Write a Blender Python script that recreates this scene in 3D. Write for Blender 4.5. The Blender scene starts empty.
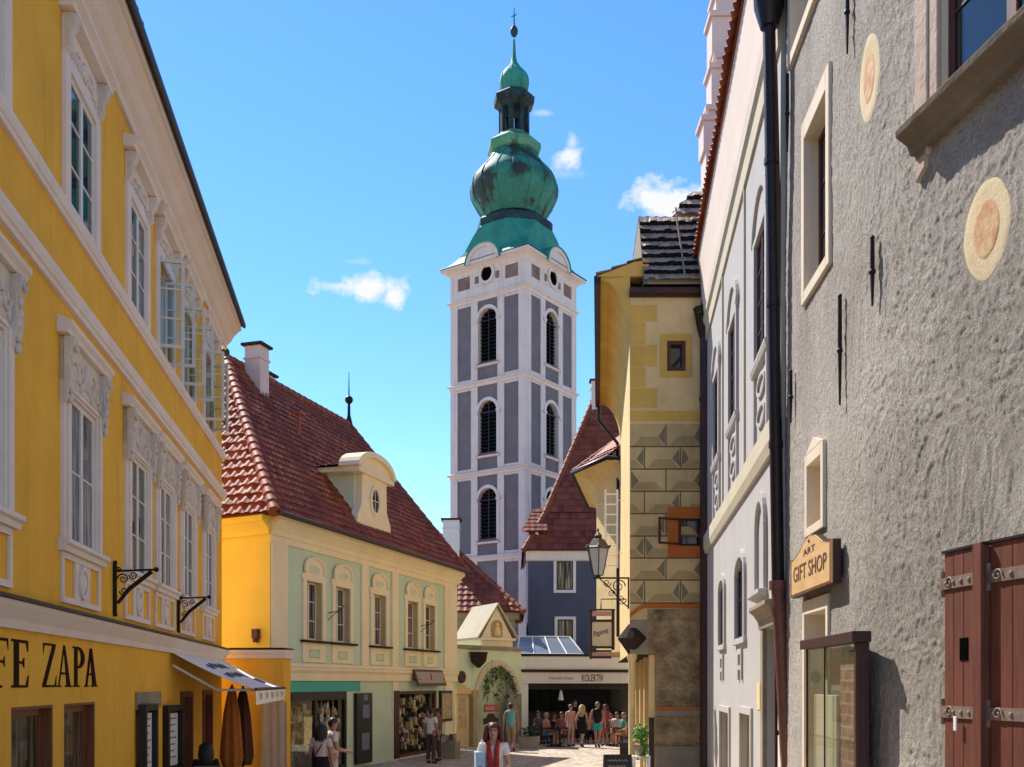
import bpy, bmesh, math, random
from mathutils import Vector, Matrix, noise
random.seed(7)
sc = bpy.context.scene
col = sc.collection
R = math.radians
EYE, F, CX, HY = 1.7, 1000.0, 512.0, 683.0

# ------------------------------------------------------------------ camera
cd = bpy.data.cameras.new('camera')
cam = bpy.data.objects.new('camera', cd); col.objects.link(cam)
cam.location = (0, 0, EYE); cam.rotation_euler = (R(90), 0, 0)
cd.sensor_width = 36.0; cd.sensor_fit = 'HORIZONTAL'; cd.lens = 36.0*F/1024
cd.shift_y = (HY-383.5)/1024.0
cd.clip_start = 0.1; cd.clip_end = 3000
sc.camera = cam

# ------------------------------------------------------------------ light
SUN_H = Vector((-0.63, 0.777)).normalized()
SUN_EL = R(50)
SUN_STRENGTH, SKY_STRENGTH, EXPOSURE = 4.2, 0.15, 0.86
sdir = Vector((SUN_H.x*math.cos(SUN_EL), SUN_H.y*math.cos(SUN_EL), math.sin(SUN_EL)))
sd = bpy.data.lights.new('sun', 'SUN'); sd.energy = SUN_STRENGTH; sd.angle = R(0.5); sd.color = (1, .95, .87)
so = bpy.data.objects.new('sun', sd); col.objects.link(so)
so.rotation_euler = sdir.to_track_quat('Z', 'Y').to_euler(); so.location = (-20, 20, 40)
sc.view_settings.view_transform = 'Standard'
try: sc.view_settings.look = 'None'
except Exception: pass
sc.view_settings.gamma = 1.0
sc.view_settings.use_curve_mapping = False
sc.view_settings.exposure = EXPOSURE
try:
    sc.cycles.max_bounces = 8; sc.cycles.diffuse_bounces = 4; sc.cycles.glossy_bounces = 4
    sc.cycles.transparent_max_bounces = 12
except Exception: pass

wd = bpy.data.worlds.new('World'); sc.world = wd; wd.use_nodes = True
nt = wd.node_tree; nt.nodes.clear()
def wn(t, **k):
    n = nt.nodes.new(t)
    for a, b in k.items(): setattr(n, a, b)
    return n
def wl(a, b): nt.links.new(a, b)
sky = wn('ShaderNodeTexSky'); sky.sky_type = 'NISHITA'; sky.sun_disc = False
sky.sun_elevation = SUN_EL; sky.sun_rotation = math.atan2(SUN_H.x, SUN_H.y)
sky.air_density = 1.0; sky.dust_density = 0.05; sky.ozone_density = 3.2; sky.altitude = 700
hs = wn('ShaderNodeHueSaturation'); hs.inputs['Saturation'].default_value = 1.22; hs.inputs['Hue'].default_value = 0.503; hs.inputs['Value'].default_value = 0.97
wl(sky.outputs[0], hs.inputs['Color'])
bg = wn('ShaderNodeBackground'); bg.inputs[1].default_value = SKY_STRENGTH
wl(hs.outputs[0], bg.inputs[0])
# small fair-weather clouds: noise-edged patches at fixed directions of the sky
tc = wn('ShaderNodeTexCoord'); sep = wn('ShaderNodeSeparateXYZ'); wl(tc.outputs['Generated'], sep.inputs[0])
def wmath(op, a, b=None, clamp=False):
    n = wn('ShaderNodeMath', operation=op); n.use_clamp = clamp
    for i, v in enumerate((a, b)):
        if v is None: continue
        if isinstance(v, (int, float)): n.inputs[i].default_value = v
        else: wl(v, n.inputs[i])
    return n.outputs[0]
ymax = wmath('MAXIMUM', sep.outputs[1], 0.05)
sx = wmath('DIVIDE', sep.outputs[0], ymax); sz = wmath('DIVIDE', sep.outputs[2], ymax)
cmb = wn('ShaderNodeCombineXYZ'); wl(sx, cmb.inputs[0]); wl(sz, cmb.inputs[1])
nz = wn('ShaderNodeTexNoise'); nz.inputs['Scale'].default_value = 26; nz.inputs['Detail'].default_value = 8; nz.inputs['Roughness'].default_value = .62
wl(cmb.outputs[0], nz.inputs['Vector'])
nzc = wmath('SUBTRACT', nz.outputs[0], 0.5)
total = None
for (cx_, cy_, rx, ry, gain) in ((366, 287, 40, 15, 1.0), (393, 297, 13, 14, 1.0), (340, 286, 22, 7, .7), (672, 204, 40, 26, 1.0), (700, 215, 40, 22, 1.0),
                                 (569, 157, 18, 15, .95), (572, 143, 9, 14, .6), (544, 113, 12, 4, .35), (356, 262, 16, 4, .2), (560, 172, 24, 7, .2)):
    dx = wmath('MULTIPLY', wmath('SUBTRACT', sx, (cx_-CX)/F), F/rx)
    dz = wmath('MULTIPLY', wmath('SUBTRACT', sz, (HY-cy_)/F), F/ry)
    d = wmath('SQRT', wmath('ADD', wmath('MULTIPLY', dx, dx), wmath('MULTIPLY', dz, dz)))
    m = wmath('ADD', wmath('SUBTRACT', 1.08, d), wmath('MULTIPLY', nzc, 3.2))
    m = wmath('MULTIPLY', m, 1.5, True)
    m = wmath('MULTIPLY', m, gain)
    total = m if total is None else wmath('MAXIMUM', total, m)
total = wmath('MULTIPLY', total, wmath('GREATER_THAN', sep.outputs[1], 0.06))
bgc = wn('ShaderNodeBackground'); bgc.inputs[0].default_value = (.93, .95, 1, 1); bgc.inputs[1].default_value = 0.57
mixw = wn('ShaderNodeMixShader'); wl(total, mixw.inputs[0]); wl(bg.outputs[0], mixw.inputs[1]); wl(bgc.outputs[0], mixw.inputs[2])
ow = wn('ShaderNodeOutputWorld'); wl(mixw.outputs[0], ow.inputs[0])

# ------------------------------------------------------------------ materials
def new_mat(name):
    m = bpy.data.materials.new(name); m.use_nodes = True
    t = m.node_tree; b = t.nodes['Principled BSDF']
    return m, t, b
def N(t, typ, **k):
    n = t.nodes.new(typ)
    for a, b in k.items():
        if hasattr(n, a) and a not in n.inputs: setattr(n, a, b)
        else: n.inputs[a].default_value = b
    return n
def rgba(c): return (c[0], c[1], c[2], 1)
def mixc(t, fac, a, b, mode='MIX'):
    n = t.nodes.new('ShaderNodeMix'); n.data_type = 'RGBA'; n.blend_type = mode
    if isinstance(fac, (int, float)): n.inputs[0].default_value = fac
    else: t.links.new(fac, n.inputs[0])
    for i, v in ((6, a), (7, b)):
        if isinstance(v, tuple): n.inputs[i].default_value = rgba(v)
        else: t.links.new(v, n.inputs[i])
    return n.outputs[2]
def ramp(t, src, p0, p1, c0=(0,0,0), c1=(1,1,1)):
    n = t.nodes.new('ShaderNodeValToRGB'); n.color_ramp.elements[0].position = p0; n.color_ramp.elements[1].position = p1
    n.color_ramp.elements[0].color = rgba(c0); n.color_ramp.elements[1].color = rgba(c1)
    t.links.new(src, n.inputs[0]); return n.outputs[0]
def sc3(c, k): return (min(1, c[0]*k), min(1, c[1]*k), min(1, c[2]*k))
def coords(t, scale=(1, 1, 1)):
    tc = t.nodes.new('ShaderNodeTexCoord'); mp = t.nodes.new('ShaderNodeMapping'); mp.inputs['Scale'].default_value = scale
    t.links.new(tc.outputs['Object'], mp.inputs[0]); return mp.outputs[0]
def nz_(t, vec, scale, detail=6, rough=.55):
    n = N(t, 'ShaderNodeTexNoise', Scale=scale, Detail=detail, Roughness=rough); t.links.new(vec, n.inputs['Vector']); return n.outputs[0]
def bump(t, b, h, strength, dist):
    n = N(t, 'ShaderNodeBump', Strength=strength, Distance=dist); t.links.new(h, n.inputs['Height']); t.links.new(n.outputs[0], b.inputs['Normal']); return n
def plaster(name, c, var=.12, rough=.85, bs=.35, fine=45, dirt=.25, dirtc=None, streak=.3):
    m, t, b = new_mat(name)
    v = coords(t); v2 = coords(t, (2.2, 2.2, .22))
    n1 = nz_(t, v, 1.1, 7, .6); n2 = nz_(t, v2, 2.0, 5, .6); n3 = nz_(t, v, fine, 4, .6); n4 = nz_(t, v, 5, 6, .65)
    base = mixc(t, ramp(t, n1, .3, .72), sc3(c, 1-var), sc3(c, 1+var))
    dc = dirtc or sc3((c[0]*.6+.05, c[1]*.58+.04, c[2]*.55+.035), .8)
    base = mixc(t, ramp(t, n2, .52, .85, (0,0,0), (streak,)*3), base, dc)
    base = mixc(t, ramp(t, n4, .55, .8, (0,0,0), (dirt,)*3), base, dc)
    t.links.new(base, b.inputs['Base Color'])
    b.inputs['Roughness'].default_value = rough; b.inputs['Specular IOR Level'].default_value = .08
    h = N(t, 'ShaderNodeMath', operation='ADD'); t.links.new(n3, h.inputs[0])
    h2 = N(t, 'ShaderNodeMath', operation='MULTIPLY'); t.links.new(n4, h2.inputs[0]); h2.inputs[1].default_value = 2.0
    t.links.new(h2.outputs[0], h.inputs[1])
    bump(t, b, h.outputs[0], bs, .012)
    return m
def simple(name, c, rough=.6, metal=0, var=.15, scale=6, bs=.15, spec=.4, fine=30):
    m, t, b = new_mat(name); v = coords(t)
    n1 = nz_(t, v, scale, 6, .6)
    t.links.new(mixc(t, ramp(t, n1, .3, .75), sc3(c, 1-var), sc3(c, 1+var)), b.inputs['Base Color'])
    b.inputs['Roughness'].default_value = rough; b.inputs['Metallic'].default_value = metal; b.inputs['Specular IOR Level'].default_value = spec
    if bs: bump(t, b, nz_(t, v, fine, 4), bs, .01)
    return m
def wood(name, c, rough=.55, axis=2, var=.35):
    m, t, b = new_mat(name); s = [14, 14, 14]; s[axis] = 1.1
    v = coords(t, tuple(s)); n1 = nz_(t, v, 1.6, 8, .65); n2 = nz_(t, coords(t), 2.5, 4)
    base = mixc(t, ramp(t, n1, .3, .72), sc3(c, 1-var), sc3(c, 1+var))
    base = mixc(t, ramp(t, n2, .5, .8, (0,0,0), (.4,)*3), base, sc3(c, .6))
    t.links.new(base, b.inputs['Base Color']); b.inputs['Roughness'].default_value = rough; b.inputs['Specular IOR Level'].default_value = .3
    bump(t, b, n1, .25, .006); return m
def tile_mat(name, c, c2, moss=.15):
    m, t, b = new_mat(name)
    uv = t.nodes.new('ShaderNodeUVMap'); fl = N(t, 'ShaderNodeVectorMath', operation='FLOOR'); t.links.new(uv.outputs[0], fl.inputs[0])
    w = t.nodes.new('ShaderNodeTexWhiteNoise'); w.noise_dimensions = '2D'; t.links.new(fl.outputs[0], w.inputs['Vector'])
    v = coords(t); n1 = nz_(t, v, .7, 6, .6); n2 = nz_(t, v, 30, 4)
    base = mixc(t, w.outputs['Value'], sc3(c, .72), c2)
    base = mixc(t, ramp(t, n1, .45, .75, (0,0,0), (.45,)*3), base, sc3(c, .55))
    base = mixc(t, ramp(t, nz_(t, v, 2.2, 8, .72), .54, .72, (0,0,0), (moss*1.8,)*3), base, (.09, .072, .05))
    t.links.new(base, b.inputs['Base Color']); b.inputs['Roughness'].default_value = .62; b.inputs['Specular IOR Level'].default_value = .22
    bump(t, b, n2, .2, .008); return m
def glass_dark(name, c=(.012, .015, .02), rough=.03, curtain=None):
    m, t, b = new_mat(name); v = coords(t)
    if curtain:
        n = nz_(t, coords(t, (9, 9, .6)), 1.0, 5); b2 = mixc(t, ramp(t, n, .45, .62), c, curtain); t.links.new(b2, b.inputs['Base Color'])
    else: b.inputs['Base Color'].default_value = rgba(c)
    b.inputs['Roughness'].default_value = rough; b.inputs['Specular IOR Level'].default_value = .65
    bump(t, b, nz_(t, v, 1.4, 2), .05, .03); return m
def clear_glass(name, tint=(.92, .97, .95), refl=.1):
    m, t, b = new_mat(name); t.nodes.remove(b); o = t.nodes['Material Output']
    tr = N(t, 'ShaderNodeBsdfTransparent', Color=rgba(tint)); gl = N(t, 'ShaderNodeBsdfGlossy', Roughness=.02)
    fr = N(t, 'ShaderNodeFresnel', IOR=1.5); mx = t.nodes.new('ShaderNodeMixShader')
    if refl != .1:
        q = N(t, 'ShaderNodeMath', operation='MULTIPLY'); t.links.new(fr.outputs[0], q.inputs[0]); q.inputs[1].default_value = refl; fr = q
    t.links.new(fr.outputs[0], mx.inputs[0]); t.links.new(tr.outputs[0], mx.inputs[1]); t.links.new(gl.outputs[0], mx.inputs[2]); t.links.new(mx.outputs[0], o.inputs[0]); return m
def copper(name, c, patch, amount=.5):
    m, t, b = new_mat(name); v = coords(t)
    n1 = nz_(t, v, .9, 6, .6); n2 = nz_(t, coords(t, (1, 1, .6)), .8, 7, .6); n3 = nz_(t, v, 9, 4)
    base = mixc(t, ramp(t, n1, .3, .7), sc3(c, .7), sc3(c, 1.35))
    base = mixc(t, ramp(t, n3, .5, .8, (0,0,0), (.35,)*3), base, (.16, .27, .19))
    base = mixc(t, ramp(t, n2, amount, amount+.08), base, patch)
    t.links.new(base, b.inputs['Base Color']); b.inputs['Roughness'].default_value = .62; b.inputs['Metallic'].default_value = .05; b.inputs['Specular IOR Level'].default_value = .3
    bump(t, b, n3, .15, .03); return m

M = {}
M['ochre'] = plaster('ochre_plaster', (.80, .43, .055), .10, bs=.3, dirt=.26, streak=.5, dirtc=(.46, .225, .04))
M['yellow'] = plaster('yellow_plaster', (.95, .69, .115), .05, bs=.2, dirt=.08, streak=.1)
M['cream_trim'] = plaster('pinkish_white_trim', (.76, .65, .575), .06, bs=.25, dirt=.25, streak=.25)
M['stucco'] = plaster('stucco_relief', (.66, .57, .49), .14, bs=1.0, fine=22, dirt=.45)
M['soffit'] = plaster('warm_white_soffit', (.72, .59, .48), .05, bs=.15, dirt=.1, streak=.1)
M['cream'] = plaster('cream_plaster', (.84, .71, .48), .06, bs=.2, dirt=.12, streak=.2)
M['mint'] = plaster('mint_plaster', (.55, .65, .49), .06, bs=.2, dirt=.1, streak=.15)
M['mint_pale'] = plaster('pale_mint_plaster', (.62, .69, .48), .08, bs=.2)
M['teal'] = plaster('teal_band', (.10, .42, .33), .08, bs=.2)
M['tower_white'] = plaster('tower_white', (.66, .545, .50), .07, bs=.3, dirt=.3, streak=.55)
M['tower_grey'] = plaster('tower_slate_render', (.17, .145, .155), .14, bs=.25, dirt=.15, streak=.3)
M['tower_brown'] = plaster('tower_frieze_panel', (.24, .15, .125), .35, bs=.25, dirt=.5)
M['sill_red'] = simple('red_sill', (.30, .08, .08), .6)
M['blue'] = plaster('blue_plaster', (.09, .10, .14), .1, bs=.25, dirt=.12, streak=.25)
M['white_trim'] = plaster('white_trim', (.76, .72, .68), .05, bs=.15, dirt=.15)
M['lilac'] = plaster('lilac_white_plaster', (.47, .44, .41), .07, bs=.2, dirt=.12, streak=.25)
M['ivory'] = plaster('ivory_trim', (.58, .51, .37), .05, bs=.2, dirt=.15)
M['pink'] = plaster('pink_gable', (.66, .52, .46), .08, bs=.3)
M['sgraf_light'] = plaster('sgraffito_light', (.62, .46, .22), .2, bs=.5, dirt=.55, streak=.6)
M['sgraf_mid'] = plaster('sgraffito_mid', (.44, .32, .15), .2, bs=.3, dirt=.3)
M['sgraf_dark'] = plaster('sgraffito_dark', (.17, .125, .07), .15, bs=.3, dirt=.3)
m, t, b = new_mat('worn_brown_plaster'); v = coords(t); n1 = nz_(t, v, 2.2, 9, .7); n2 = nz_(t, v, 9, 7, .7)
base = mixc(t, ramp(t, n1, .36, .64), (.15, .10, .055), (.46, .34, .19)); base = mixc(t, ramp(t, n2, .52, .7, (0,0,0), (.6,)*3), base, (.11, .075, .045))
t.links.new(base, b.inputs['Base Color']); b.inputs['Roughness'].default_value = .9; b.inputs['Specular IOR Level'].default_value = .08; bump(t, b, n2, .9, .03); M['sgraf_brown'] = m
M['sgraf_cream'] = plaster('cream_old_plaster', (.80, .58, .28), .14, bs=.3, dirt=.3)
M['sgraf_yellow'] = plaster('old_yellow_plaster', (.72, .45, .11), .16, bs=.3, dirt=.3)
M['orange'] = plaster('orange_paint', (.50, .15, .035), .12, bs=.25)
M['stone'] = plaster('weathered_stone', (.30, .25, .18), .25, bs=.6, fine=18, dirt=.5)
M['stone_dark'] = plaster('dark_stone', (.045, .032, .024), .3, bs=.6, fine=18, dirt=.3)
M['grey_wall'] = None
M['grey_trim'] = plaster('warm_cream_surround', (.72, .61, .47), .06, bs=.3, fine=30, dirt=.2)
M['sill_stone'] = plaster('sill_stone', (.21, .165, .12), .35, bs=.8, fine=16, dirt=.6)
M['tile'] = tile_mat('clay_tile', (.235, .054, .023), (.31, .084, .038))
M['tile_dark'] = tile_mat('dark_clay_tile', (.20, .044, .021), (.27, .068, .034))
M['tile_old'] = tile_mat('old_brown_shingle', (.40, .32, .23), (.55, .45, .33), .25)
M['tile_red'] = tile_mat('red_tile_edge', (.34, .085, .05), (.42, .13, .07))
M['pane'] = glass_dark('window_pane')
M['pane_curtain'] = glass_dark('curtained_pane', (.02, .02, .02), .05, (.30, .28, .25))
M['pane_shop'] = glass_dark('shop_pane', (.02, .018, .012), .05, (.16, .12, .06))
M['clear'] = clear_glass('clear_glass')
M['green_glass'] = clear_glass('greenish_glass', (.94, .965, .93), .3)
M['frame_white'] = simple('white_painted_wood', (.70, .64, .56), .5, var=.08)
M['frame_brown'] = wood('brown_painted_wood', (.10, .035, .022), .5)
M['frame_black'] = simple('black_frame', (.012, .01, .01), .45, var=.3)
M['iron'] = simple('wrought_iron', (.02, .016, .014), .5, .6, .3)
M['gutter_dark'] = simple('dark_gutter', (.030, .022, .022), .45, .5, .3)
M['pipe_brown'] = simple('brown_pipe', (.055, .024, .020), .45, .3, .3, 3)
M['pipe_red'] = simple('reddish_cast_pipe', (.17, .07, .055), .5, .2, .25, 4)
M['copper'] = copper('copper_patina', (.03, .22, .155), (.03, .045, .04), .62)
M['copper_onion'] = copper('copper_onion', (.028, .165, .118), (.028, .036, .026), .49)
M['copper_dark'] = copper('copper_dark', (.012, .032, .034), (.012, .018, .018), .5)
M['copper_pale'] = copper('copper_pale', (.09, .25, .14), (.05, .09, .07), .58)
M['door_wood'] = wood('red_brown_shutter_wood', (.14, .046, .028), .55)
M['door_dark'] = wood('dark_wood', (.05, .02, .014), .5)
M['sign_wood'] = wood('varnished_sign_wood', (.66, .41, .18), .5, 0, .15)
M['sign_ink'] = simple('sign_ink', (.10, .04, .015), .6)
M['letter'] = simple('dark_brown_letter', (.030, .010, .008), .8, bs=0, spec=.05)
M['sign_panel'] = simple('cream_sign_panel', (.62, .54, .36), .5, var=.08)
M['pink_slat'] = simple('pink_slat', (.52, .28, .24), .5)
M['canvas'] = simple('white_canvas', (.80, .74, .66), .8, var=.05, bs=.1)
M['canvas_beige'] = simple('beige_canvas', (.62, .48, .34), .85, var=.12, scale=3)
M['blue_ink'] = simple('blue_print', (.10, .13, .20), .7, bs=0)
M['grey_ink'] = simple('grey_print', (.16, .17, .22), .7, bs=0)
M['red_sign'] = simple('red_sign', (.42, .035, .03), .4)
M['white_paint'] = simple('white_paint', (.78, .75, .70), .5, var=.06)
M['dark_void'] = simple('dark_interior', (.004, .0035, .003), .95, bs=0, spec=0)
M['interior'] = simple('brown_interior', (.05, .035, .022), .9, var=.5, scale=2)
M['curtain_green'] = simple('green_curtain', (.035, .06, .045), .9, var=.4, scale=4)
M['goods_a'] = simple('shop_goods_gold', (.45, .33, .16), .5, var=.6, scale=14)
M['goods_b'] = simple('shop_goods_pale', (.55, .50, .38), .5, var=.6, scale=18)
M['goods_c'] = simple('shop_goods_dark', (.12, .07, .04), .5, var=.6, scale=14)
M['leaf'] = simple('leaf', (.07, .13, .03), .6, var=.4, scale=8, bs=0)
M['leaf_dark'] = simple('dark_leaf', (.035, .07, .025), .6, var=.4, scale=8, bs=0)
M['leaf_bright'] = simple('bright_leaf', (.10, .30, .03), .6, var=.3, scale=8, bs=0)
M['brick'] = None
M['lamp_glass'] = simple('frosted_lamp_glass', (.55, .53, .47), .2, var=.06, bs=0)
M['paper'] = simple('paper', (.70, .66, .62), .7, var=.08, bs=0)
M['chalk'] = simple('chalk', (.42, .40, .33), .9, bs=0)
M['rattan'] = simple('rattan', (.12, .08, .05), .7, var=.3, scale=20)
M['skylight'] = glass_dark('skylight_glass', (.20, .25, .30), .08)

# grey rough-cast render
m, t, b = new_mat('grey_roughcast'); v = coords(t)
n1 = nz_(t, v, .55, 7, .65); n2 = nz_(t, v, 6, 6, .7); n3 = nz_(t, coords(t, (1, 1, .7)), 15, 9, .78)
base = mixc(t, ramp(t, n1, .33, .68), (.37, .33, .28), (.67, .61, .54))
base = mixc(t, ramp(t, n2, .35, .7, (.0,)*3, (.55,)*3), base, (.40, .35, .29))
base = mixc(t, ramp(t, n3, .5, .72, (0,0,0), (.30,)*3), base, (.66, .60, .52))
n6 = nz_(t, v, 40, 5, .8); n7 = nz_(t, coords(t, (1, 1, .5)), .42, 8, .7)
base = mixc(t, ramp(t, n6, .40, .50, (.5,)*3, (0,0,0)), base, (.17, .145, .12)); base = mixc(t, ramp(t, n6, .56, .66, (0,0,0), (.6,)*3), base, (.80, .74, .66))
base = mixc(t, ramp(t, n7, .50, .68, (0,0,0), (.5,)*3), base, (.20, .17, .135))
t.links.new(base, b.inputs['Base Color']); b.inputs['Roughness'].default_value = .92; b.inputs['Specular IOR Level'].default_value = .15
n5 = nz_(t, coords(t, (1.0, 1.0, .75)), 34, 6, .7); hh = N(t, 'ShaderNodeMath', operation='MULTIPLY_ADD'); t.links.new(n5, hh.inputs[0]); hh.inputs[1].default_value = .5; t.links.new(n3, hh.inputs[2])
bump(t, b, hh.outputs[0], 1.0, .05); M['grey_wall'] = m
# faded fresco medallion
m, t, b = new_mat('faded_fresco'); v = coords(t); n1 = nz_(t, v, 7, 7, .7)
base = mixc(t, ramp(t, n1, .38, .62), (.68, .48, .26), (.50, .235, .11)); t.links.new(base, b.inputs['Base Color']); b.inputs['Roughness'].default_value = .9
bump(t, b, nz_(t, v, 30, 5), .4, .01); M['fresco'] = m
M['fresco_rim'] = plaster('fresco_rim', (.72, .58, .36), .12, bs=.4, dirt=.4)
# brick pier in the display case
m, t, b = new_mat('old_brick'); v = coords(t)
bk = N(t, 'ShaderNodeTexBrick', Scale=1.0); bk.inputs['Color1'].default_value = (.33, .15, .09, 1); bk.inputs['Color2'].default_value = (.42, .21, .13, 1); bk.inputs['Mortar'].default_value = (.40, .33, .26, 1)
bk.inputs['Brick Width'].default_value = .26; bk.inputs['Row Height'].default_value = .11; bk.inputs['Mortar Size'].default_value = .012
mp = N(t, 'ShaderNodeMapping'); mp.inputs['Rotation'].default_value = (R(90), 0, 0); t.links.new(v, mp.inputs[0]); t.links.new(mp.outputs[0], bk.inputs['Vector'])
t.links.new(bk.outputs[0], b.inputs['Base Color']); b.inputs['Roughness'].default_value = .9; bump(t, b, nz_(t, v, 20, 5), .5, .01); M['brick'] = m
# cobbled street
m, t, b = new_mat('street_setts'); v = coords(t)
vo = N(t, 'ShaderNodeTexVoronoi', Scale=4.5); vo.feature = 'DISTANCE_TO_EDGE'; t.links.new(v, vo.inputs['Vector'])
vc = N(t, 'ShaderNodeTexVoronoi', Scale=4.5); t.links.new(v, vc.inputs['Vector'])
sep_ = N(t, 'ShaderNodeSeparateColor'); t.links.new(vc.outputs['Color'], sep_.inputs[0])
base = mixc(t, sep_.outputs[0], (.30, .245, .185), (.58, .49, .38)); base = mixc(t, ramp(t, vo.outputs['Distance'], .0, .07), (.2, .16, .12), base)
base = mixc(t, ramp(t, nz_(t, v, .5, 5), .4, .7, (0,0,0), (.4,)*3), base, (.36, .30, .23))
t.links.new(base, b.inputs['Base Color']); b.inputs['Roughness'].default_value = .8; bump(t, b, vo.outputs['Distance'], .4, .02); M['setts'] = m

# ------------------------------------------------------------------ mesh helpers
class MB:
    def __init__(s, xf=None): s.v = []; s.f = []; s.mi = []; s.sm = []; s.uv = None; s.xf = xf
    def add(s, vs, fs, mi=0, sm=False):
        o = len(s.v)
        for p in vs:
            p = Vector(p); s.v.append(s.xf @ p if s.xf else p)
        for f in fs: s.f.append(tuple(i+o for i in f)); s.mi.append(mi); s.sm.append(sm)
    def box(s, x0, x1, y0, y1, z0, z1, mi=0):
        s.add([(x0,y0,z0),(x1,y0,z0),(x1,y1,z0),(x0,y1,z0),(x0,y0,z1),(x1,y0,z1),(x1,y1,z1),(x0,y1,z1)],
              [(0,3,2,1),(4,5,6,7),(0,1,5,4),(1,2,6,5),(2,3,7,6),(3,0,4,7)], mi); return s
    def vprism(s, poly, z0, z1, mi=0):                 # poly in (x, y), extruded upwards
        n = len(poly); s.add([(p[0], p[1], z0) for p in poly]+[(p[0], p[1], z1) for p in poly], [tuple(range(n-1, -1, -1)), tuple(range(n, 2*n))]+[(i, (i+1) % n, n+(i+1) % n, n+i) for i in range(n)], mi); return s
    def prism(s, poly, y0, y1, mi=0, sm=False):       # poly in (x, z), extruded along y
        n = len(poly); vs = [(p[0], y0, p[1]) for p in poly]+[(p[0], y1, p[1]) for p in poly]
        fs = [tuple(range(n)), tuple(range(2*n-1, n-1, -1))]; s.add(vs, fs, mi)
        s.add(vs, [(i, n+i, n+(i+1) % n, (i+1) % n) for i in range(n)], mi, sm); return s
    def sweep_x(s, prof, x0, x1, mi=0, m0=0, m1=0):    # prof in (y, z) closed, swept along x; mitre at the ends
        n = len(prof); vs = [(x0+m0*p[0], p[0], p[1]) for p in prof]+[(x1+m1*p[0], p[0], p[1]) for p in prof]
        s.add(vs, [tuple(range(n-1, -1, -1)), tuple(range(n, 2*n))]+[(i, (i+1) % n, n+(i+1) % n, n+i) for i in range(n)], mi); return s
    def ring(s, path_outer, path_inner, y0, y1, mi=0, closed=True):
        n = len(path_outer); A = path_outer; B = path_inner
        vs = [(p[0], y0, p[1]) for p in A]+[(p[0], y0, p[1]) for p in B]+[(p[0], y1, p[1]) for p in A]+[(p[0], y1, p[1]) for p in B]
        fs = []
        for i in range(n if closed else n-1):
            j = (i+1) % n
            fs += [(i, j, n+j, n+i), (2*n+i, 3*n+i, 3*n+j, 2*n+j), (i, 2*n+i, 2*n+j, j), (n+i, n+j, 3*n+j, 3*n+i)]
        if not closed: fs += [(0, n, 3*n, 2*n), (n-1, 3*n-1, 4*n-1, 2*n-1)]
        s.add(vs, fs, mi); return s
    def tube(s, path, rad, n=8, mi=0, cap=True, sm=True):
        P = [Vector(p) for p in path]; k = len(P); rs = rad if isinstance(rad, (list, tuple)) else [rad]*k
        vs = []; up = Vector((0, 0, 1))
        prev = None
        for i in range(k):
            d = (P[min(i+1, k-1)]-P[max(i-1, 0)]).normalized()
            if prev is None:
                a = d.cross(up)
                if a.length < .05: a = d.cross(Vector((1, 0, 0)))
            else: a = prev - d*prev.dot(d)
            a.normalize(); prev = a; b_ = d.cross(a)
            for j in range(n):
                t = 2*math.pi*j/n; vs.append(P[i]+(a*math.cos(t)+b_*math.sin(t))*rs[i])
        fs = [(i*n+j, i*n+(j+1) % n, (i+1)*n+(j+1) % n, (i+1)*n+j) for i in range(k-1) for j in range(n)]
        s.add(vs, fs, mi, sm)
        if cap: s.add(vs, [tuple(range(n-1, -1, -1)), tuple(range((k-1)*n, k*n))], mi)
        return s
    def lathe(s, prof, n=24, c=(0, 0, 0), ph=0, mi=0, sm=True, cap=True):
        vs = []; k = len(prof)
        for r, z in prof:
            for j in range(n):
                t = 2*math.pi*j/n+ph; vs.append((c[0]+r*math.cos(t), c[1]+r*math.sin(t), c[2]+z))
        fs = [(i*n+j, i*n+(j+1) % n, (i+1)*n+(j+1) % n, (i+1)*n+j) for i in range(k-1) for j in range(n)]
        s.add(vs, fs, mi, sm)
        if cap: s.add(vs, [tuple(range(n-1, -1, -1)), tuple(range((k-1)*n, k*n))], mi)
        return s
    def ball(s, c, r, n=10, mi=0):
        r = r if isinstance(r, (tuple, list)) else (r, r, r); vs = []; m = max(4, n//2+1)
        for i in range(m+1):
            a = math.pi*i/m
            for j in range(n):
                t = 2*math.pi*j/n; vs.append((c[0]+r[0]*math.sin(a)*math.cos(t), c[1]+r[1]*math.sin(a)*math.sin(t), c[2]-r[2]*math.cos(a)))
        s.add(vs, [(i*n+j, i*n+(j+1) % n, (i+1)*n+(j+1) % n, (i+1)*n+j) for i in range(m) for j in range(n)], mi, True); return s
    def leaves(s, c, r, cnt, size, mi=0):
        for _ in range(cnt):
            d = Vector((random.gauss(0, 1), random.gauss(0, 1), random.gauss(0, 1))).normalized()*random.random()**.4
            p = Vector((c[0]+d.x*r[0], c[1]+d.y*r[1], c[2]+d.z*r[2]))
            a = Vector((random.uniform(-1, 1), random.uniform(-1, 1), random.uniform(-.6, .6))).normalized(); b_ = a.cross(Vector((random.uniform(-1, 1), random.uniform(-1, 1), 1))).normalized()
            z = size*random.uniform(.6, 1.3); nn = a.cross(b_)*z*.12
            s.add([p-a*z, p+b_*z*.45+nn, p+a*z, p-b_*z*.45+nn], [(0, 1, 2, 3)], mi)
        return s
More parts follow.
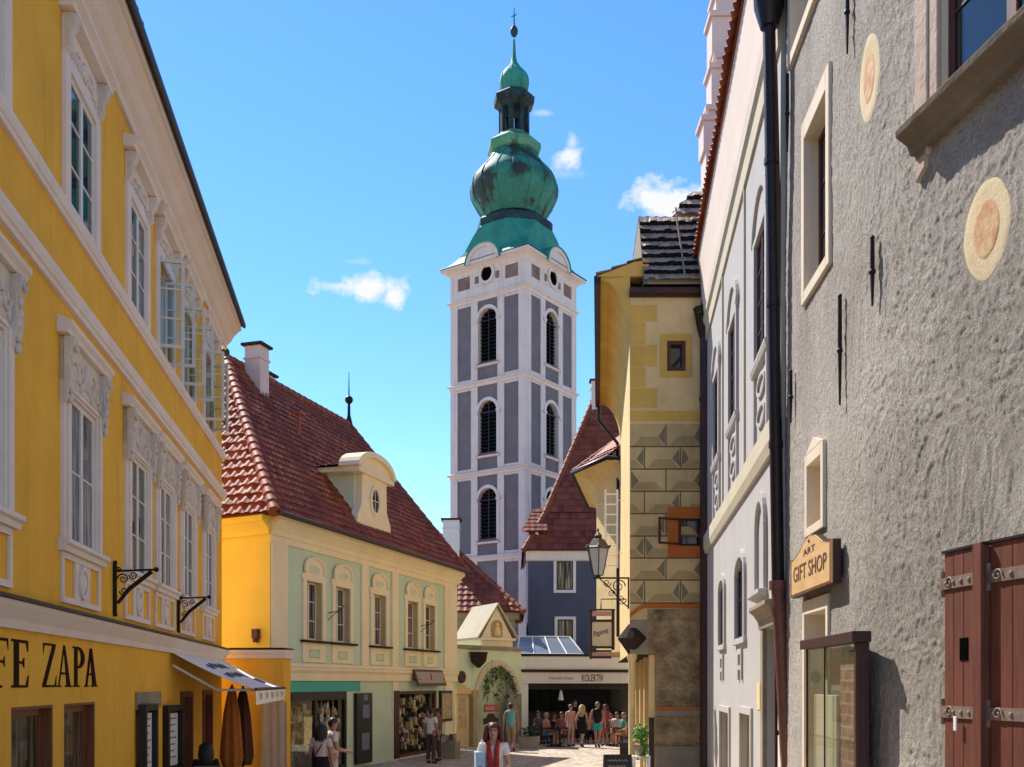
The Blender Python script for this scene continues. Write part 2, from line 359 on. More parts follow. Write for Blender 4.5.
    def split(s, name, mats, parent=None, bevel=0):
        """link every connected piece as an object of its own"""
        par = list(range(len(s.v)))
        def fd(i):
            while par[i] != i: par[i] = par[par[i]]; i = par[i]
            return i
        for f in s.f:
            for i in f[1:]: par[fd(i)] = fd(f[0])
        grp = {}
        for k, f in enumerate(s.f): grp.setdefault(fd(f[0]), []).append(k)
        for ks in grp.values():
            mb = MB(); ids = sorted({i for k in ks for i in s.f[k]}); mp = {v: n for n, v in enumerate(ids)}
            mb.v = [s.v[i] for i in ids]; mb.f = [tuple(mp[i] for i in s.f[k]) for k in ks]; mb.mi = [s.mi[k] for k in ks]; mb.sm = [s.sm[k] for k in ks]
            mb.build(name, mats, parent, bevel)
    def build(s, name, mats, parent=None, bevel=0, seg=2):
        me = bpy.data.meshes.new(name); me.from_pydata([tuple(p) for p in s.v], [], s.f)
        for m_ in (mats if isinstance(mats, (list, tuple)) else [mats]): me.materials.append(M[m_] if isinstance(m_, str) else m_)
        me.polygons.foreach_set('material_index', s.mi); me.polygons.foreach_set('use_smooth', s.sm)
        if s.uv:
            l = me.uv_layers.new(name='UVMap'); k = 0
            for p in me.polygons:
                for vi in p.vertices: l.data[k].uv = s.uv[vi]; k += 1
        me.update(); me.validate()
        if not s.uv:
            bm = bmesh.new(); bm.from_mesh(me); bmesh.ops.recalc_face_normals(bm, faces=bm.faces); bm.to_mesh(me); bm.free()
        o = bpy.data.objects.new(name, me); col.objects.link(o)
        if parent: o.parent = parent
        if bevel:
            md = o.modifiers.new('bevel', 'BEVEL'); md.width = bevel; md.segments = seg; md.limit_method = 'ANGLE'; md.angle_limit = R(35)
        return o

def props(o, label, cat, group=None, kind=None):
    if label: o['label'] = label
    if cat: o['category'] = cat
    if group: o['group'] = group
    if kind: o['kind'] = kind
    return o
def thing(name, label, cat, loc=(0, 0, 0), rz=0, group=None):
    o = bpy.data.objects.new(name, None); col.objects.link(o); o.location = loc; o.rotation_euler = (0, 0, rz); o.empty_display_size = .3
    props(o, label, cat, group); return o
def G(Y): return -0.0364*min(max(Y, -20), 22.0)
def PX(px, Y): return (px-CX)/F*Y
def E(py, Y): return EYE+(HY-py)/F*Y
class Frame:
    """a facade plane: local x along it (left to right from the street), y into the building, z up from its base"""
    def __init__(s, A, B, base): 
        s.A = Vector(A); d = Vector(B)-s.A; s.len = d.length; s.u = d.normalized(); s.w = Vector((-s.u.y, s.u.x)); s.base = base
        s.rz = math.atan2(s.u.y, s.u.x)
    def uv(s, px, py, off=0):
        r = (px-CX)/F; O = s.A-s.w*off; n = s.w
        t = n.dot(O)/(n.x*r+n.y); p = Vector((r*t, t))
        return (p-O).dot(s.u), EYE+(HY-py)/F*t-s.base
    def U(s, px, off=0): return s.uv(px, HY, off)[0]
    def Z(s, px, py, off=0): return s.uv(px, py, off)[1]
    def root(s, name, label, cat, group=None): return thing(name, label, cat, (s.A.x, s.A.y, s.base), s.rz, group)
    def mat(s): return Matrix.Translation((s.A.x, s.A.y, s.base)) @ Matrix.Rotation(s.rz, 4, 'Z')
    def world(s, u, y, z): p = s.A+s.u*u+s.w*y; return Vector((p.x, p.y, s.base+z))

def wall(mb, u0, u1, z0, z1, holes, thick=.3, mi=0, mr=None, cell=None, disp=None, mapf=None):
    """front face with rectangular (or arched: 5th item = spring height) openings and their reveals"""
    mr = mi if mr is None else mr
    xs = sorted({u0, u1}|{h[0] for h in holes}|{h[1] for h in holes}); zs = sorted({z0, z1}|{h[2] for h in holes}|{h[3] for h in holes})
    def sub(a):
        if not cell: return a
        o = []
        for p, q in zip(a, a[1:]):
            k = max(1, int(math.ceil((q-p)/cell))); o += [p+(q-p)*i/k for i in range(k)]
        return o+[a[-1]]
    xs = sub(xs); zs = sub(zs); mp = mapf or (lambda u, y, z: (u, y, z))
    idx = {}; vs = []; fs = []
    def vid(i, j):
        if (i, j) not in idx:
            idx[(i, j)] = len(vs); vs.append(mp(xs[i], disp(xs[i], zs[j]) if disp else 0, zs[j]))
        return idx[(i, j)]
    for i in range(len(xs)-1):
        cxx = (xs[i]+xs[i+1])/2
        for j in range(len(zs)-1):
            cz = (zs[j]+zs[j+1])/2
            if any(h[0] < cxx < h[1] and h[2] < cz < h[3] for h in holes): continue
            fs.append((vid(i, j), vid(i+1, j), vid(i+1, j+1), vid(i, j+1)))
    mb.add(vs, fs, mi, bool(disp))
    for h in holes:
        a, b_, c, d = h[:4]
        if len(h) > 4:
            sp = h[4]; cx_ = (a+b_)/2; rx = (b_-a)/2; rz_ = d-sp
            arc = [(cx_+rx*math.cos(math.pi*k/16), sp+rz_*math.sin(math.pi*k/16)) for k in range(17)]
            for k in range(16):
                p, q = arc[k], arc[k+1]; cn = (b_, d) if k < 8 else (a, d)
                mb.add([mp(p[0], 0, p[1]), mp(q[0], 0, q[1]), mp(cn[0], 0, cn[1])], [(0, 1, 2)], mi)
                mb.add([mp(p[0], 0, p[1]), mp(q[0], 0, q[1]), mp(q[0], thick, q[1]), mp(p[0], thick, p[1])], [(0, 1, 2, 3)], mr, True)
            d2 = sp
            es = [((a, c), (b_, c)), ((b_, c), (b_, d2)), ((a, d2), (a, c))]
        else: es = [((a, c), (b_, c)), ((b_, c), (b_, d)), ((b_, d), (a, d)), ((a, d), (a, c))]
        for p, q in es:
            mb.add([mp(p[0], 0, p[1]), mp(q[0], 0, q[1]), mp(q[0], thick, q[1]), mp(p[0], thick, p[1])], [(0, 1, 2, 3)], mr)

def body(mb, u0, u1, y1, z0, z1, mi=0, top=True, y0=0):
    """side and rear walls closing a building behind its front wall"""
    mb.add([(u0, y0, z0), (u0, y1, z0), (u0, y1, z1), (u0, y0, z1), (u1, y0, z0), (u1, y1, z0), (u1, y1, z1), (u1, y0, z1)],
           [(0, 1, 2, 3), (5, 4, 7, 6), (1, 5, 6, 2)]+([(3, 2, 6, 7)] if top else []), mi)

def casement(mb, u0, u1, z0, z1, y, t=.05, d=.05, cols=2, rows=2, bar=.025, mi=0, split=True):
    """window frame with mullion and glazing bars, front at y"""
    mb.box(u0, u0+t, y, y+d, z0, z1, mi); mb.box(u1-t, u1, y, y+d, z0, z1, mi)
    mb.box(u0+t, u1-t, y, y+d, z0, z0+t, mi); mb.box(u0+t, u1-t, y, y+d, z1-t, z1, mi)
    for c in range(1, cols):
        x = u0+(u1-u0)*c/cols; w_ = t*.75 if split else bar/2
        mb.box(x-w_, x+w_, y-.004, y+d-.004, z0+t, z1-t, mi)
    for r_ in range(1, rows):
        z = z0+(z1-z0)*r_/rows
        for c in range(cols):
            a = u0+(u1-u0)*c/cols+t*.8; b_ = u0+(u1-u0)*(c+1)/cols-t*.8
            mb.box(a, b_, y+.006, y+d-.01, z-bar/2, z+bar/2, mi)
def window(root, u0, u1, z0, z1, y, fm='frame_white', pm='pane', cols=2, rows=3, t=.06, xf=None, name='window', d=.05):
    mb = MB(xf); casement(mb, u0, u1, z0, z1, y, t, d, cols, rows); w = mb.build(name, fm, root, .004, 1)
    MB(xf).box(u0+.01, u1-.01, y+.02, y+.032, z0+.01, z1-.01).build('pane', pm, w)
    return w

def tile_roof(name, parent, e0, e1, t1, t0, mat, tw=.24, course=.32, lift=.045, wave=.03, xf=None, riser=None):
    e0, e1, t0, t1 = map(Vector, (e0, e1, t0, t1)); a = (e1-e0).normalized(); n = a.cross(t0-e0 if (t0-e0).length > .01 else t1-e0).normalized()
    if n.z < 0: n = -n
    b_ = n.cross(a)
    if b_.dot(t0-e0) < 0: b_ = -b_
    A0, A1 = 0.0, (e1-e0).length; B = (t0-e0).dot(b_); ta0 = (t0-e0).dot(a); ta1 = (t1-e0).dot(a)
    lo = min(A0, ta0); hi = max(A1, ta1); na = max(2, int((hi-lo)/tw*4)); al = [lo+(hi-lo)*i/na for i in range(na+1)]
    nc = max(1, int(round(B/course))); vs = []; uv = []; fs = []
    rows = []
    for k in range(nc): rows += [(B*k/nc, lift), (B*(k+1)/nc-.001, .0)]
    for ri, (bb, lf) in enumerate(rows):
        f = bb/B if B else 0; lo_, hi_ = A0+(ta0-A0)*f, A1+(ta1-A1)*f
        for x in al:
            xx = min(max(x, lo_), hi_); jt = math.sin(math.floor(x/tw+.5)*12.9898+(ri//2)*78.233)*43758.5453; jt -= math.floor(jt)
            h = lf*(.75+.5*jt)+wave*(.5+.5*math.cos(2*math.pi*x/tw))+.05*noise.noise(Vector((x*.45, bb*.45, tw*9)))
            p = e0+a*xx+b_*bb+n*h; vs.append(p); uv.append((x/tw+.01, (bb+.01 if ri % 2 == 0 else bb-.01)/course))
    w_ = na+1
    for r_ in range(len(rows)-1):
        for i in range(na):
            q = (r_*w_+i, r_*w_+i+1, (r_+1)*w_+i+1, (r_+1)*w_+i)
            if (vs[q[0]]-vs[q[1]]).length < .004 and (vs[q[2]]-vs[q[3]]).length < .004: continue
            fs.append(q)
    mb = MB(xf); mb.add(vs, fs, 0, False); mb.uv = uv
    if riser:  # riser faces take a dark material as painted shadow lines
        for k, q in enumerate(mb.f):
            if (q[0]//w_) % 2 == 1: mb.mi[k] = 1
    # close the underside
    o = len(mb.v)
    for p in (e0, e1, t1, t0): q = Vector(p)-n*.05; mb.v.append(xf @ q if xf else q); mb.uv.append((0, 0))
    mb.f.append((o, o+1, o+2, o+3)); mb.mi.append(0); mb.sm.append(False)
    return mb.build(name, [mat, riser] if riser else mat, parent)
def ridge_caps(mb, p, q, r=.13, step=.38, mi=0):
    p, q = Vector(p), Vector(q); d = q-p; n = max(1, int(d.length/step))
    for i in range(n): mb.tube([p+d*(i/n), p+d*((i+1.08)/n)], [r*1.1, r*.88], 8, mi)

def text_mesh(s, size, name, mat, parent, origin, ux, uz, sx=1.0, shear=0, depth=.003):
    """real lettering as a flat mesh: origin = lower left, ux/uz = direction vectors in the parent's space"""
    cu = bpy.data.curves.new('lettering', 'FONT'); cu.body = s; cu.size = size; cu.extrude = depth; cu.shear = shear
    ob = bpy.data.objects.new('lettering_tmp', cu); col.objects.link(ob)
    bpy.context.view_layer.update(); dg = bpy.context.evaluated_depsgraph_get()
    me = bpy.data.meshes.new_from_object(ob.evaluated_get(dg)); col.objects.unlink(ob); bpy.data.objects.remove(ob)
    ux, uz = Vector(ux), Vector(uz); nn = ux.cross(uz).normalized(); o3 = Vector(origin)
    for v_ in me.vertices: c = v_.co.copy(); v_.co = o3+ux*c.x*sx+uz*c.y+nn*c.z
    me.name = name; me.materials.clear(); me.materials.append(M[mat])
    o = bpy.data.objects.new(name, me); col.objects.link(o)
    if parent: o.parent = parent
    return o
# ------------------------------------------------------------------ ground
mb = MB()
ys = [-60, -20, -10, 0, 5, 10, 15, 20, 22, 30, 40, 50, 80, 150, 400, 900]; xsg = [-900, -60, -20, -8, -4, 0, 4, 8, 20, 60, 900]
vs = [(x, y, G(y)) for y in ys for x in xsg]; w_ = len(xsg)
mb.add(vs, [(j*w_+i, j*w_+i+1, (j+1)*w_+i+1, (j+1)*w_+i) for j in range(len(ys)-1) for i in range(w_-1)], 0)
props(mb.build('ground', 'setts'), None, None, None, 'structure')

# ================================================================== ochre café building on the left
Y0 = 9.3; d_ = Vector((-0.144, 1)).normalized(); A_ = Vector((-0.512*Y0, Y0))
LU0, LU1 = -8.5, (23.4-Y0)*math.hypot(1, .144)
FL = Frame((A_.x, A_.y), (A_.x+d_.x, A_.y+d_.y), G(12))
zl = lambda e: EYE+e-FL.base
root = FL.root('corner_building', 'ochre yellow three storey café building with ornate white window hoods and open top casements', 'building')
YB = root
uY = lambda Y: (Y-Y0)*math.hypot(1, .144)
WC = [-6.5, -3.2, uY(8.75), uY(11.9), uY(14.8), uY(16.8), uY(18.9), uY(21.35)]
holes = []; low = []; upp = []
for c in WC:
    low.append((c-.55, c+.55, zl(1.60), zl(3.28))); upp.append((c-.54, c+.54, zl(5.46), zl(6.96)))
gw_ = [(FL.U(11), FL.U(53), zl(-1.25), zl(-.235)), (FL.U(64), FL.U(95), zl(-1.25), zl(-.235)), (-4.6, -3.3, zl(-1.25), zl(-.235)), (-2.4, -1.1, zl(-1.25), zl(-.235))]
drs = [(FL.U(137), FL.U(157), .08, FL.Z(146, 709)), (FL.U(181), FL.U(191), .02, FL.Z(186, 697)), (FL.U(203), FL.U(211), .02, FL.Z(207, 695))]
mb = MB(); wall(mb, LU0, LU1, -.3, zl(8.2), low+upp+gw_+drs, .30); body(mb, LU0, LU1, 11, -.3, zl(8.2), top=False)
mb.build('wall', 'ochre', root)
# open-air side: reveals of the shop windows are painted brown
# cornice, gutter, roof
prof = [(0, zl(7.92)), (-.06, zl(7.92)), (-.08, zl(8.02)), (-.16, zl(8.10)), (-.24, zl(8.24)), (-.36, zl(8.36)), (-.40, zl(8.37)), (-.40, zl(8.50)), (0, zl(8.50))]
MB().sweep_x(prof, LU0, LU1+.35).build('eaves_cornice', 'soffit', root)
MB().sweep_x([(-.40, zl(8.502)), (-.47, zl(8.46)), (-.50, zl(8.50)), (-.50, zl(8.56)), (-.30, zl(8.60))], LU0, LU1+.42).build('gutter', 'gutter_dark', root)
tile_roof('roof', root, (LU0, -.42, zl(8.58)), (LU1+.3, -.42, zl(8.58)), (LU1+.3, 5.5, zl(12.0)), (LU0, 5.5, zl(12.0)), 'tile_dark', .3, .4)
tile_roof('roof', root, (LU1+.3, 11.2, zl(8.55)), (LU0, 11.2, zl(8.55)), (LU0, 5.5, zl(12.0)), (LU1+.3, 5.5, zl(12.0)), 'tile_dark', .3, .4)
mb = MB(); mb.add([(LU1-.002, 0, zl(8.2)), (LU1-.002, 11, zl(8.2)), (LU1-.002, 5.5, zl(11.9)), (LU0, 0, zl(8.2)), (LU0, 11, zl(8.2)), (LU0, 5.5, zl(11.9))], [(0, 1, 2), (3, 4, 5)]); mb.build('gable', 'ochre', root)
# string courses
def string(z0, z1, p): return [(0, z0), (-p*.55, z0), (-p*.6, z0+(z1-z0)*.3), (-p*.8, z0+(z1-z0)*.35), (-p, z0+(z1-z0)*.7), (-p, z1), (0, z1+.02)]
MB().sweep_x(string(zl(5.20), zl(5.38), .085), LU0, LU1+.1).build('string_course', 'cream_trim', root)
MB().sweep_x(string(zl(4.27), zl(4.47), .10), LU0, LU1+.12).build('string_course', 'cream_trim', root)
MB().sweep_x([(0, zl(.52)), (-.05, zl(.52)), (-.07, zl(.60)), (-.16, zl(.73)), (-.16, zl(.77)), (0, zl(.78))], LU0, LU1+.12).build('belt_cornice', 'cream_trim', root)
MB().sweep_x([(0, zl(.785)), (-.20, zl(.775)), (-.20, zl(.80)), (0, zl(.86))], LU0, LU1+.12).build('belt_flashing', 'gutter_dark', root)

def scroll(mb, cx, cz, y, r, turns=1.6, flip=1, rad=.022, n=22, end=.15):
    pts = []
    for i in range(n+1):
        f = i/n; a = flip*f*turns*2*math.pi; rr = r*(1-f*(1-end)); pts.append((cx+rr*math.cos(a), y, cz+rr*math.sin(a)))
    mb.tube(pts, [rad*(1-.4*i/n) for i in range(n+1)], 6)
for k, c in enumerate(WC):
    # ---- first floor window
    z0, z1 = zl(1.60), zl(3.28)
    w = window(root, c-.55, c+.55, z0, z1, -.015, 'frame_white', 'pane_curtain' if k in (3, 5) else 'pane', 2, 2 if k == 3 else 3, .06)
    mb = MB()
    for a, b_ in ((c-.80, c-.55), (c+.55, c+.80)):
        mb.box(a, b_, -.05, .02, z0-.02, z1+.10); s_ = .05 if a < c else -.05; mb.box(a+.07+s_*.2, b_-.07+s_*.2, -.075, -.049, z0, z1+.06)
    mb.box(c-.549, c+.549, -.05, .02, z1, z1+.099); mb.box(c-.56, c+.56, -.075, -.049, z1+.03, z1+.08)
    mb.build('surround', 'cream_trim', w, .006)
    mb = MB(); mb.box(c-.78, c+.78, -.06, .0, z1+.10, zl(3.86))      # frieze with carved relief
    for s_ in (-1, 1):
        scroll(mb, c+s_*.24, zl(3.60), -.07, .15, 1.5, s_, .028); scroll(mb, c+s_*.50, zl(3.58), -.07, .12, 1.3, -s_, .026)
        for q in range(5): mb.ball((c+s_*(.10+.12*q), -.065, zl(3.50)+.05*math.sin(q*2.1+k)), (.05, .03, .07), 8)
    mb.ball((c, -.07, zl(3.62)), (.11, .05, .15), 10); mb.ball((c, -.10, zl(3.60)), (.06, .04, .09), 8)
    mb.build('frieze_relief', 'stucco', w)
    for s_ in (-1, 1):                                                # consoles
        mb = MB(); x = c+s_*.74
        pr = [(-.05, zl(3.86)), (-.16, zl(3.86)), (-.16, zl(3.76)), (-.11, zl(3.66)), (-.11, zl(3.52)), (-.13, zl(3.44)), (-.11, zl(3.33)), (-.08, zl(3.24)), (-.09, zl(3.18)), (-.05, zl(3.12))]
        mb.sweep_x(pr, x-.085, x+.085); scroll(mb, x, zl(3.76), -.165, .06, 1.4, s_, .016, 14)
        for q in range(5): mb.ball((x+.03*math.sin(q*2.2), -.12+.006*q, zl(3.62)-.11*q), (.055, .035, .055), 8)
        mb.build('console', 'stucco', w)
    mb = MB(); mb.sweep_x([(0, zl(3.865)), (-.12, zl(3.865)), (-.13, zl(3.91)), (-.17, zl(3.95)), (-.17, zl(4.00)), (0, zl(4.06))], c-.93, c+.93); mb.build('hood_cornice', 'cream_trim', w, .005)
    mb = MB(); mb.sweep_x([(0, z0-.13), (-.08, z0-.13), (-.09, z0-.07), (-.13, z0-.05), (-.13, z0-.0), (.02, z0+.02)], c-.88, c+.88); mb.build('sill', 'cream_trim', w, .004)
    mb = MB(); za, zb = zl(.90), z0-.131
    mb.box(c-.80, c+.80, -.035, 0, za, za+.07); mb.box(c-.80, c+.80, -.035, 0, zb-.07, zb)
    for x in (-.80, -.30, .23, .73): mb.box(c+x, c+x+.07, -.034, 0, za+.07, zb-.07)
    mb.box(c-.228, c+.228, -.02, 0, za+.07, zb-.07)
    el = [(math.cos(t*math.pi/10), math.sin(t*math.pi/10)) for t in range(20)]
    mb.ring([(c+.17*x, (za+zb)/2+.20*z) for x, z in el], [(c+.12*x, (za+zb)/2+.15*z) for x, z in el], -.06, -.015)
    mb.ball((c, -.025, (za+zb)/2), (.08, .05, .11), 8)
    mb.build('apron', 'cream_trim', w, .004)
    # ---- second floor window
    z0, z1 = zl(5.46), zl(6.96); opened = k >= 5
    if not opened:
        w = window(root, c-.54, c+.54, z0, z1, -.015, 'frame_white', 'pane', 2, 3, .06)
    else:
        mb = MB(); t_ = .05; mb.box(c-.54, c-.49, .10, .15, z0, z1); mb.box(c+.49, c+.54, .10, .15, z0, z1); mb.box(c-.49, c+.49, .10, .15, z0, z0+.05); mb.box(c-.49, c+.49, .10, .15, z1-.05, z1)
        w = mb.build('window', 'frame_white', root)
        mb = MB(); casement(mb, c-.49, c+.49, z0+.05, z1-.05, .24, .05, .03, 2, 3, .025); mb.build('inner_sash', 'frame_white', w)
        MB().box(c-.53, c+.53, .275, .285, z0, z1).build('pane', 'pane_curtain', w)
        for s_, ang in ((-1, 82 if k == 5 else 88), (1, 96 if k < 7 else 70)):
            X = Matrix.Translation((c+s_*.50, .09, 0)) @ Matrix.Rotation(R(-ang if s_ < 0 else ang+180), 4, 'Z')
            mb = MB(X); lo_, hi_ = (0, .50)
            casement(mb, lo_, hi_, z0+.03, z1-.03, -.02, .05, .04, 1, 3, .028)
            lf = mb.build('casement', 'frame_white', w); lf.name = 'casement'
            mbp = MB(X); mbp.box(.03, .47, -.003, .003, z0+.07, z1-.07)
            # pane glass belongs to the leaf: a joined second material slot
            me = lf.data; me.materials.append(M['clear']); bm = bmesh.new(); bm.from_mesh(me)
            nv = [bm.verts.new(v_) for v_ in mbp.v]
            for f_ in mbp.f: ff = bm.faces.new([nv[i] for i in f_]); ff.material_index = 1
            bm.to_mesh(me); bm.free()
    mb = MB()
    for a, b_ in ((c-.74, c-.54), (c+.54, c+.74)): mb.box(a, b_, -.05, .02, zl(5.405), z1+.08)
    mb.box(c-.539, c+.539, -.05, .02, z1, z1+.079); mb.box(c-.74, c+.74, -.04, 0, z1+.08, zl(7.50))
    mb.build('surround', 'cream_trim', w, .006)
    mb = MB()
    for s_ in (-1, 1):
        scroll(mb, c+s_*.25, zl(7.26), -.05, .11, 1.4, s_, .022, 16)
        for q in range(4): mb.ball((c+s_*(.10+.13*q), -.045, zl(7.20)+.04*math.sin(q*1.7)), (.045, .03, .05), 8)
        mb.sweep_x([(-.04, zl(7.50)), (-.17, zl(7.50)), (-.15, zl(7.38)), (-.09, zl(7.28)), (-.10, zl(7.16)), (-.04, zl(7.08))], c+s_*.68-.07, c+s_*.68+.07)
    mb.ball((c, -.05, zl(7.26)), (.10, .04, .11), 8); mb.build('frieze_relief', 'stucco', w)
    MB().sweep_x([(0, zl(7.505)), (-.16, zl(7.505)), (-.17, zl(7.55)), (-.24, zl(7.60)), (-.24, zl(7.65)), (0, zl(7.69))], c-.86, c+.86).build('hood_cornice', 'cream_trim', w, .004)
M['shop_brown'] = wood('red_brown_shop_wood', (.20, .062, .022), .5)
for i, h in enumerate(gw_):
    a, b_, z0, z1 = h
    mb = MB(); mb.box(a, a+.03, .004, .11, z0, z1); mb.box(b_-.03, b_, .004, .11, z0, z1); mb.box(a+.03, b_-.03, .004, .11, z1-.03, z1)
    casement(mb, a+.03, b_-.03, z0, z1-.03, .11, .08, .06, 1, 1)
    w = mb.build('shop_window', 'shop_brown', root); MB().box(a, b_, .13, .14, z0, z1).build('pane', 'pane_shop', w)
for i, h in enumerate(drs):
    a, b_, z0, z1 = h
    mb = MB(); casement(mb, a, b_, z0, z1, .10, .09, .06, 1, 1); mb.box(a, a+.02, .003, .10, z0, z1); mb.box(b_-.02, b_, .003, .10, z0, z1); w = mb.build('door', 'shop_brown', root)
    MB().box(a+.09, b_-.09, .12, .13, z0+.09, z1-.09).build('pane' if i == 0 else 'door_panel', 'pane_shop' if i == 0 else 'shop_brown', w)
    if i == 0: MB().box(a-.12, b_+.1, -.05, .0, z1+.0, z1+.26).build('lintel', 'stone', w, .01)
    else:
        MB().box(a-.10, a, -.03, .02, z0, z1+.1).box(b_, b_+.10, -.03, .02, z0, z1+.1).box(a, b_, -.03, .02, z1, z1+.1).build('door_jamb', 'frame_brown', w)
# ---- painted lettering (serif capitals)
def letters(spec, name, mat, parent):
    mb = MB(); q = [0]
    def P(poly): mb.prism(poly, -.004-.0006*q[0], .002); q[0] += 1
    for ch, a, b_, z0, z1 in spec:
        w_, h_ = b_-a, z1-z0; X = lambda x: a+x*w_; Z = lambda z: z0+z*h_
        rect = lambda x0, x1, y0, y1: P([(X(x0), Z(y0)), (X(x1), Z(y0)), (X(x1), Z(y1)), (X(x0), Z(y1))])
        quad = lambda *p: P([(X(x), Z(z)) for x, z in p])
        if ch in 'FE':
            rect(.14, .42, .05, .95); rect(0, .58, .95, 1.0) ; rect(0, .58 if ch == 'F' else .95, 0, .05); rect(.42, .95, .94, 1.0); rect(.42, .72, .50, .55)
            quad((.86, .94), (.95, .94), (.95, .76)); quad((.64, .50), (.72, .42), (.72, .63), (.64, .55))
            if ch == 'E': quad((.95, .05), (.84, .05), (.98, .26))
        elif ch == 'Z':
            rect(.06, .96, .95, 1.0); rect(.0, 1, 0, .05); quad((.0, .05), (.26, .05), (.96, .95), (.70, .95)); quad((.06, .95), (.16, .95), (.06, .74)); quad((1, .05), (.88, .05), (1, .28))
        elif ch == 'A':
            quad((.10, .04), (.17, .04), (.53, 1), (.45, 1)); quad((.45, 1), (.55, 1), (.93, .04), (.66, .04)); rect(.24, .70, .30, .35); rect(0, .28, 0, .04); rect(.56, 1, 0, .04)
        elif ch == 'P':
            rect(.12, .38, .04, .95); rect(0, .55, 0, .04); rect(0, .5, .95, 1)
            n_ = 10; o_ = [(.40+.58*math.cos(t), .73+.27*math.sin(t)) for t in [math.pi/2-math.pi*i/n_ for i in range(n_+1)]]; i_ = [(.40+.30*math.cos(t), .73+.22*math.sin(t)) for t in [math.pi/2-math.pi*i/n_ for i in range(n_+1)]]
            for i in range(n_): quad(o_[i], o_[i+1], i_[i+1], i_[i])
        elif ch == 'C':
            n_ = 18; ts = [R(40)+R(280)*i/n_ for i in range(n_+1)]
            for i in range(n_):
                t0, t1 = ts[i], ts[i+1]; quad((.5+.5*math.cos(t0), .5+.5*math.sin(t0)), (.5+.5*math.cos(t1), .5+.5*math.sin(t1)), (.54+.30*math.cos(t1), .5+.45*math.sin(t1)), (.54+.30*math.cos(t0), .5+.45*math.sin(t0)))
    return mb.build(name, mat, parent)
zt, zb = zl(.425), zl(-.045)
sp = []
for ch, p0, p1 in (('F', -8, 8.6), ('E', 11, 28), ('Z', 42, 56), ('A', 56.5, 71), ('P', 72.5, 84), ('A', 84, 96)): sp.append((ch, FL.U(p0), FL.U(p1), zb, zt))
uf = FL.U(-8); sp += [('A', uf-.62, uf-.05, zb, zt), ('C', uf-1.2, uf-.70, zb, zt)]
letters(sp[:2]+sp[6:], 'lettering', 'letter', root); letters(sp[2:6], 'lettering', 'letter', root)

# ---- wrought iron brackets
def bracket(px, pt, pb, name, label):
    u, zt_ = FL.uv(px, pt); zb_ = FL.Z(px, pb); h = zt_-zb_; p = FL.world(u, 0, 0)
    r_ = thing(name, label, 'bracket', (p.x, p.y, FL.base+zb_), FL.rz, 'iron brackets on the ochre building')
    L = .50
    mb = MB(); mb.box(-.018, .018, -.05, -.004, 0, h*1.0); mb.ball((0, -.03, h+.02), .03); mb.ball((0, -.03, -.02), .03)
    mb.tube([(0, .0, h*.86), (0, -.05, h*.86), (0, -L-.06, h*.90)], .016, 6); mb.tube([(0, -L, h*.86), (0, -L*.42, h*.50), (0, -.06, h*.20)], [.03, .03, .022], 8)
    mb.ball((0, -L-.06, h*.90), .035)
    mb.build('arm', 'iron', r_)
    mb = MB(Matrix.Rotation(R(90), 4, 'Z'))
    for cx, cz, rr, fl in ((-.13, h*.70, .075, 1), (-.26, h*.78, .055, -1), (-.14, h*.45, .06, -1), (-.07, h*.88, .04, 1)): scroll(mb, cx, cz, 0, rr, 1.6, fl, .011, 18)
    mb.build('scrollwork', 'iron', r_)
bracket(113, 564, 613, 'wall_bracket', 'larger black iron scroll bracket, nearer the painted lettering on the ochre building')
bracket(177, 593, 630, 'wall_bracket', 'smaller looking black iron scroll bracket directly above the white awning')

# ---- awning
ua, ub = FL.U(169), LU1-.05; zi, zo = zl(.56), zl(-.11)
p = FL.world(ua, 0, 0); AW = thing('awning', 'white canvas shop awning with faint blue script over the café doors', 'awning', (p.x, p.y, FL.base+zo), FL.rz)
L = ub-ua; D = 1.45; H = zi-zo; mb = MB(); nu, nv = 14, 12
def aw(i, j):
    f = j/nv; x = L*i/nu; return (x, -D*f, H*(1-f)-.05*math.sin(math.pi*f)*(1+.35*math.sin(9*i/nu)))
vs = [aw(i, j) for j in range(nv+1) for i in range(nu+1)]
mb.add(vs, [(j*(nu+1)+i, j*(nu+1)+i+1, (j+1)*(nu+1)+i+1, (j+1)*(nu+1)+i) for j in range(nv) for i in range(nu)], 0, True)
o = mb.build('canvas', 'canvas', AW); md = o.modifiers.new('solid', 'SOLIDIFY'); md.thickness = .006
mb = MB(); vs = []
for i in range(41):
    x = L*i/40; s_ = .02*abs(math.sin(i*math.pi/2.5)); vs += [(x, -D-.005, .0), (x, -D-.01-.015*math.sin(i*.9), -.26-s_)]
mb.add(vs, [(2*i, 2*i+2, 2*i+3, 2*i+1) for i in range(40)], 0, True); mb.build('valance', 'canvas', AW)
mb = MB(); mb.tube([(0, -D, .0), (L, -D, .0)], .03, 8); mb.box(0, L, -.05, -.01, H-.03, H+.03); mb.build('front_bar', 'gutter_dark', AW)
mb = MB()
for x in (.15, L-.6): mb.tube([(x, -.03, H-.25), (x+.25, -.75, H*.35-.25), (x, -D, -.01)], .025, 6)
mb.split('folding_arm', 'white_paint', AW)
mb = MB()   # script-like print on the canvas
def on(u, f): q = aw(0, f*nv); return (u, q[1], H*(1-f)-.05*math.sin(math.pi*f)*(1+.35*math.sin(9*u/L))+.012)
for k in range(2):
    pts = [on(1.3+i*.11+.10*math.sin(i*1.3+k), .30+.24*k+.07*math.sin(i*1.9+k*2)) for i in range(24)]; mb.tube(pts, .010, 5)
for k in range(3): mb.tube([on(4.2+.17*k, .66), on(4.3+.17*k, .80)], .022, 5)
mb.build('printed_script', 'blue_ink', AW)
mb = MB()
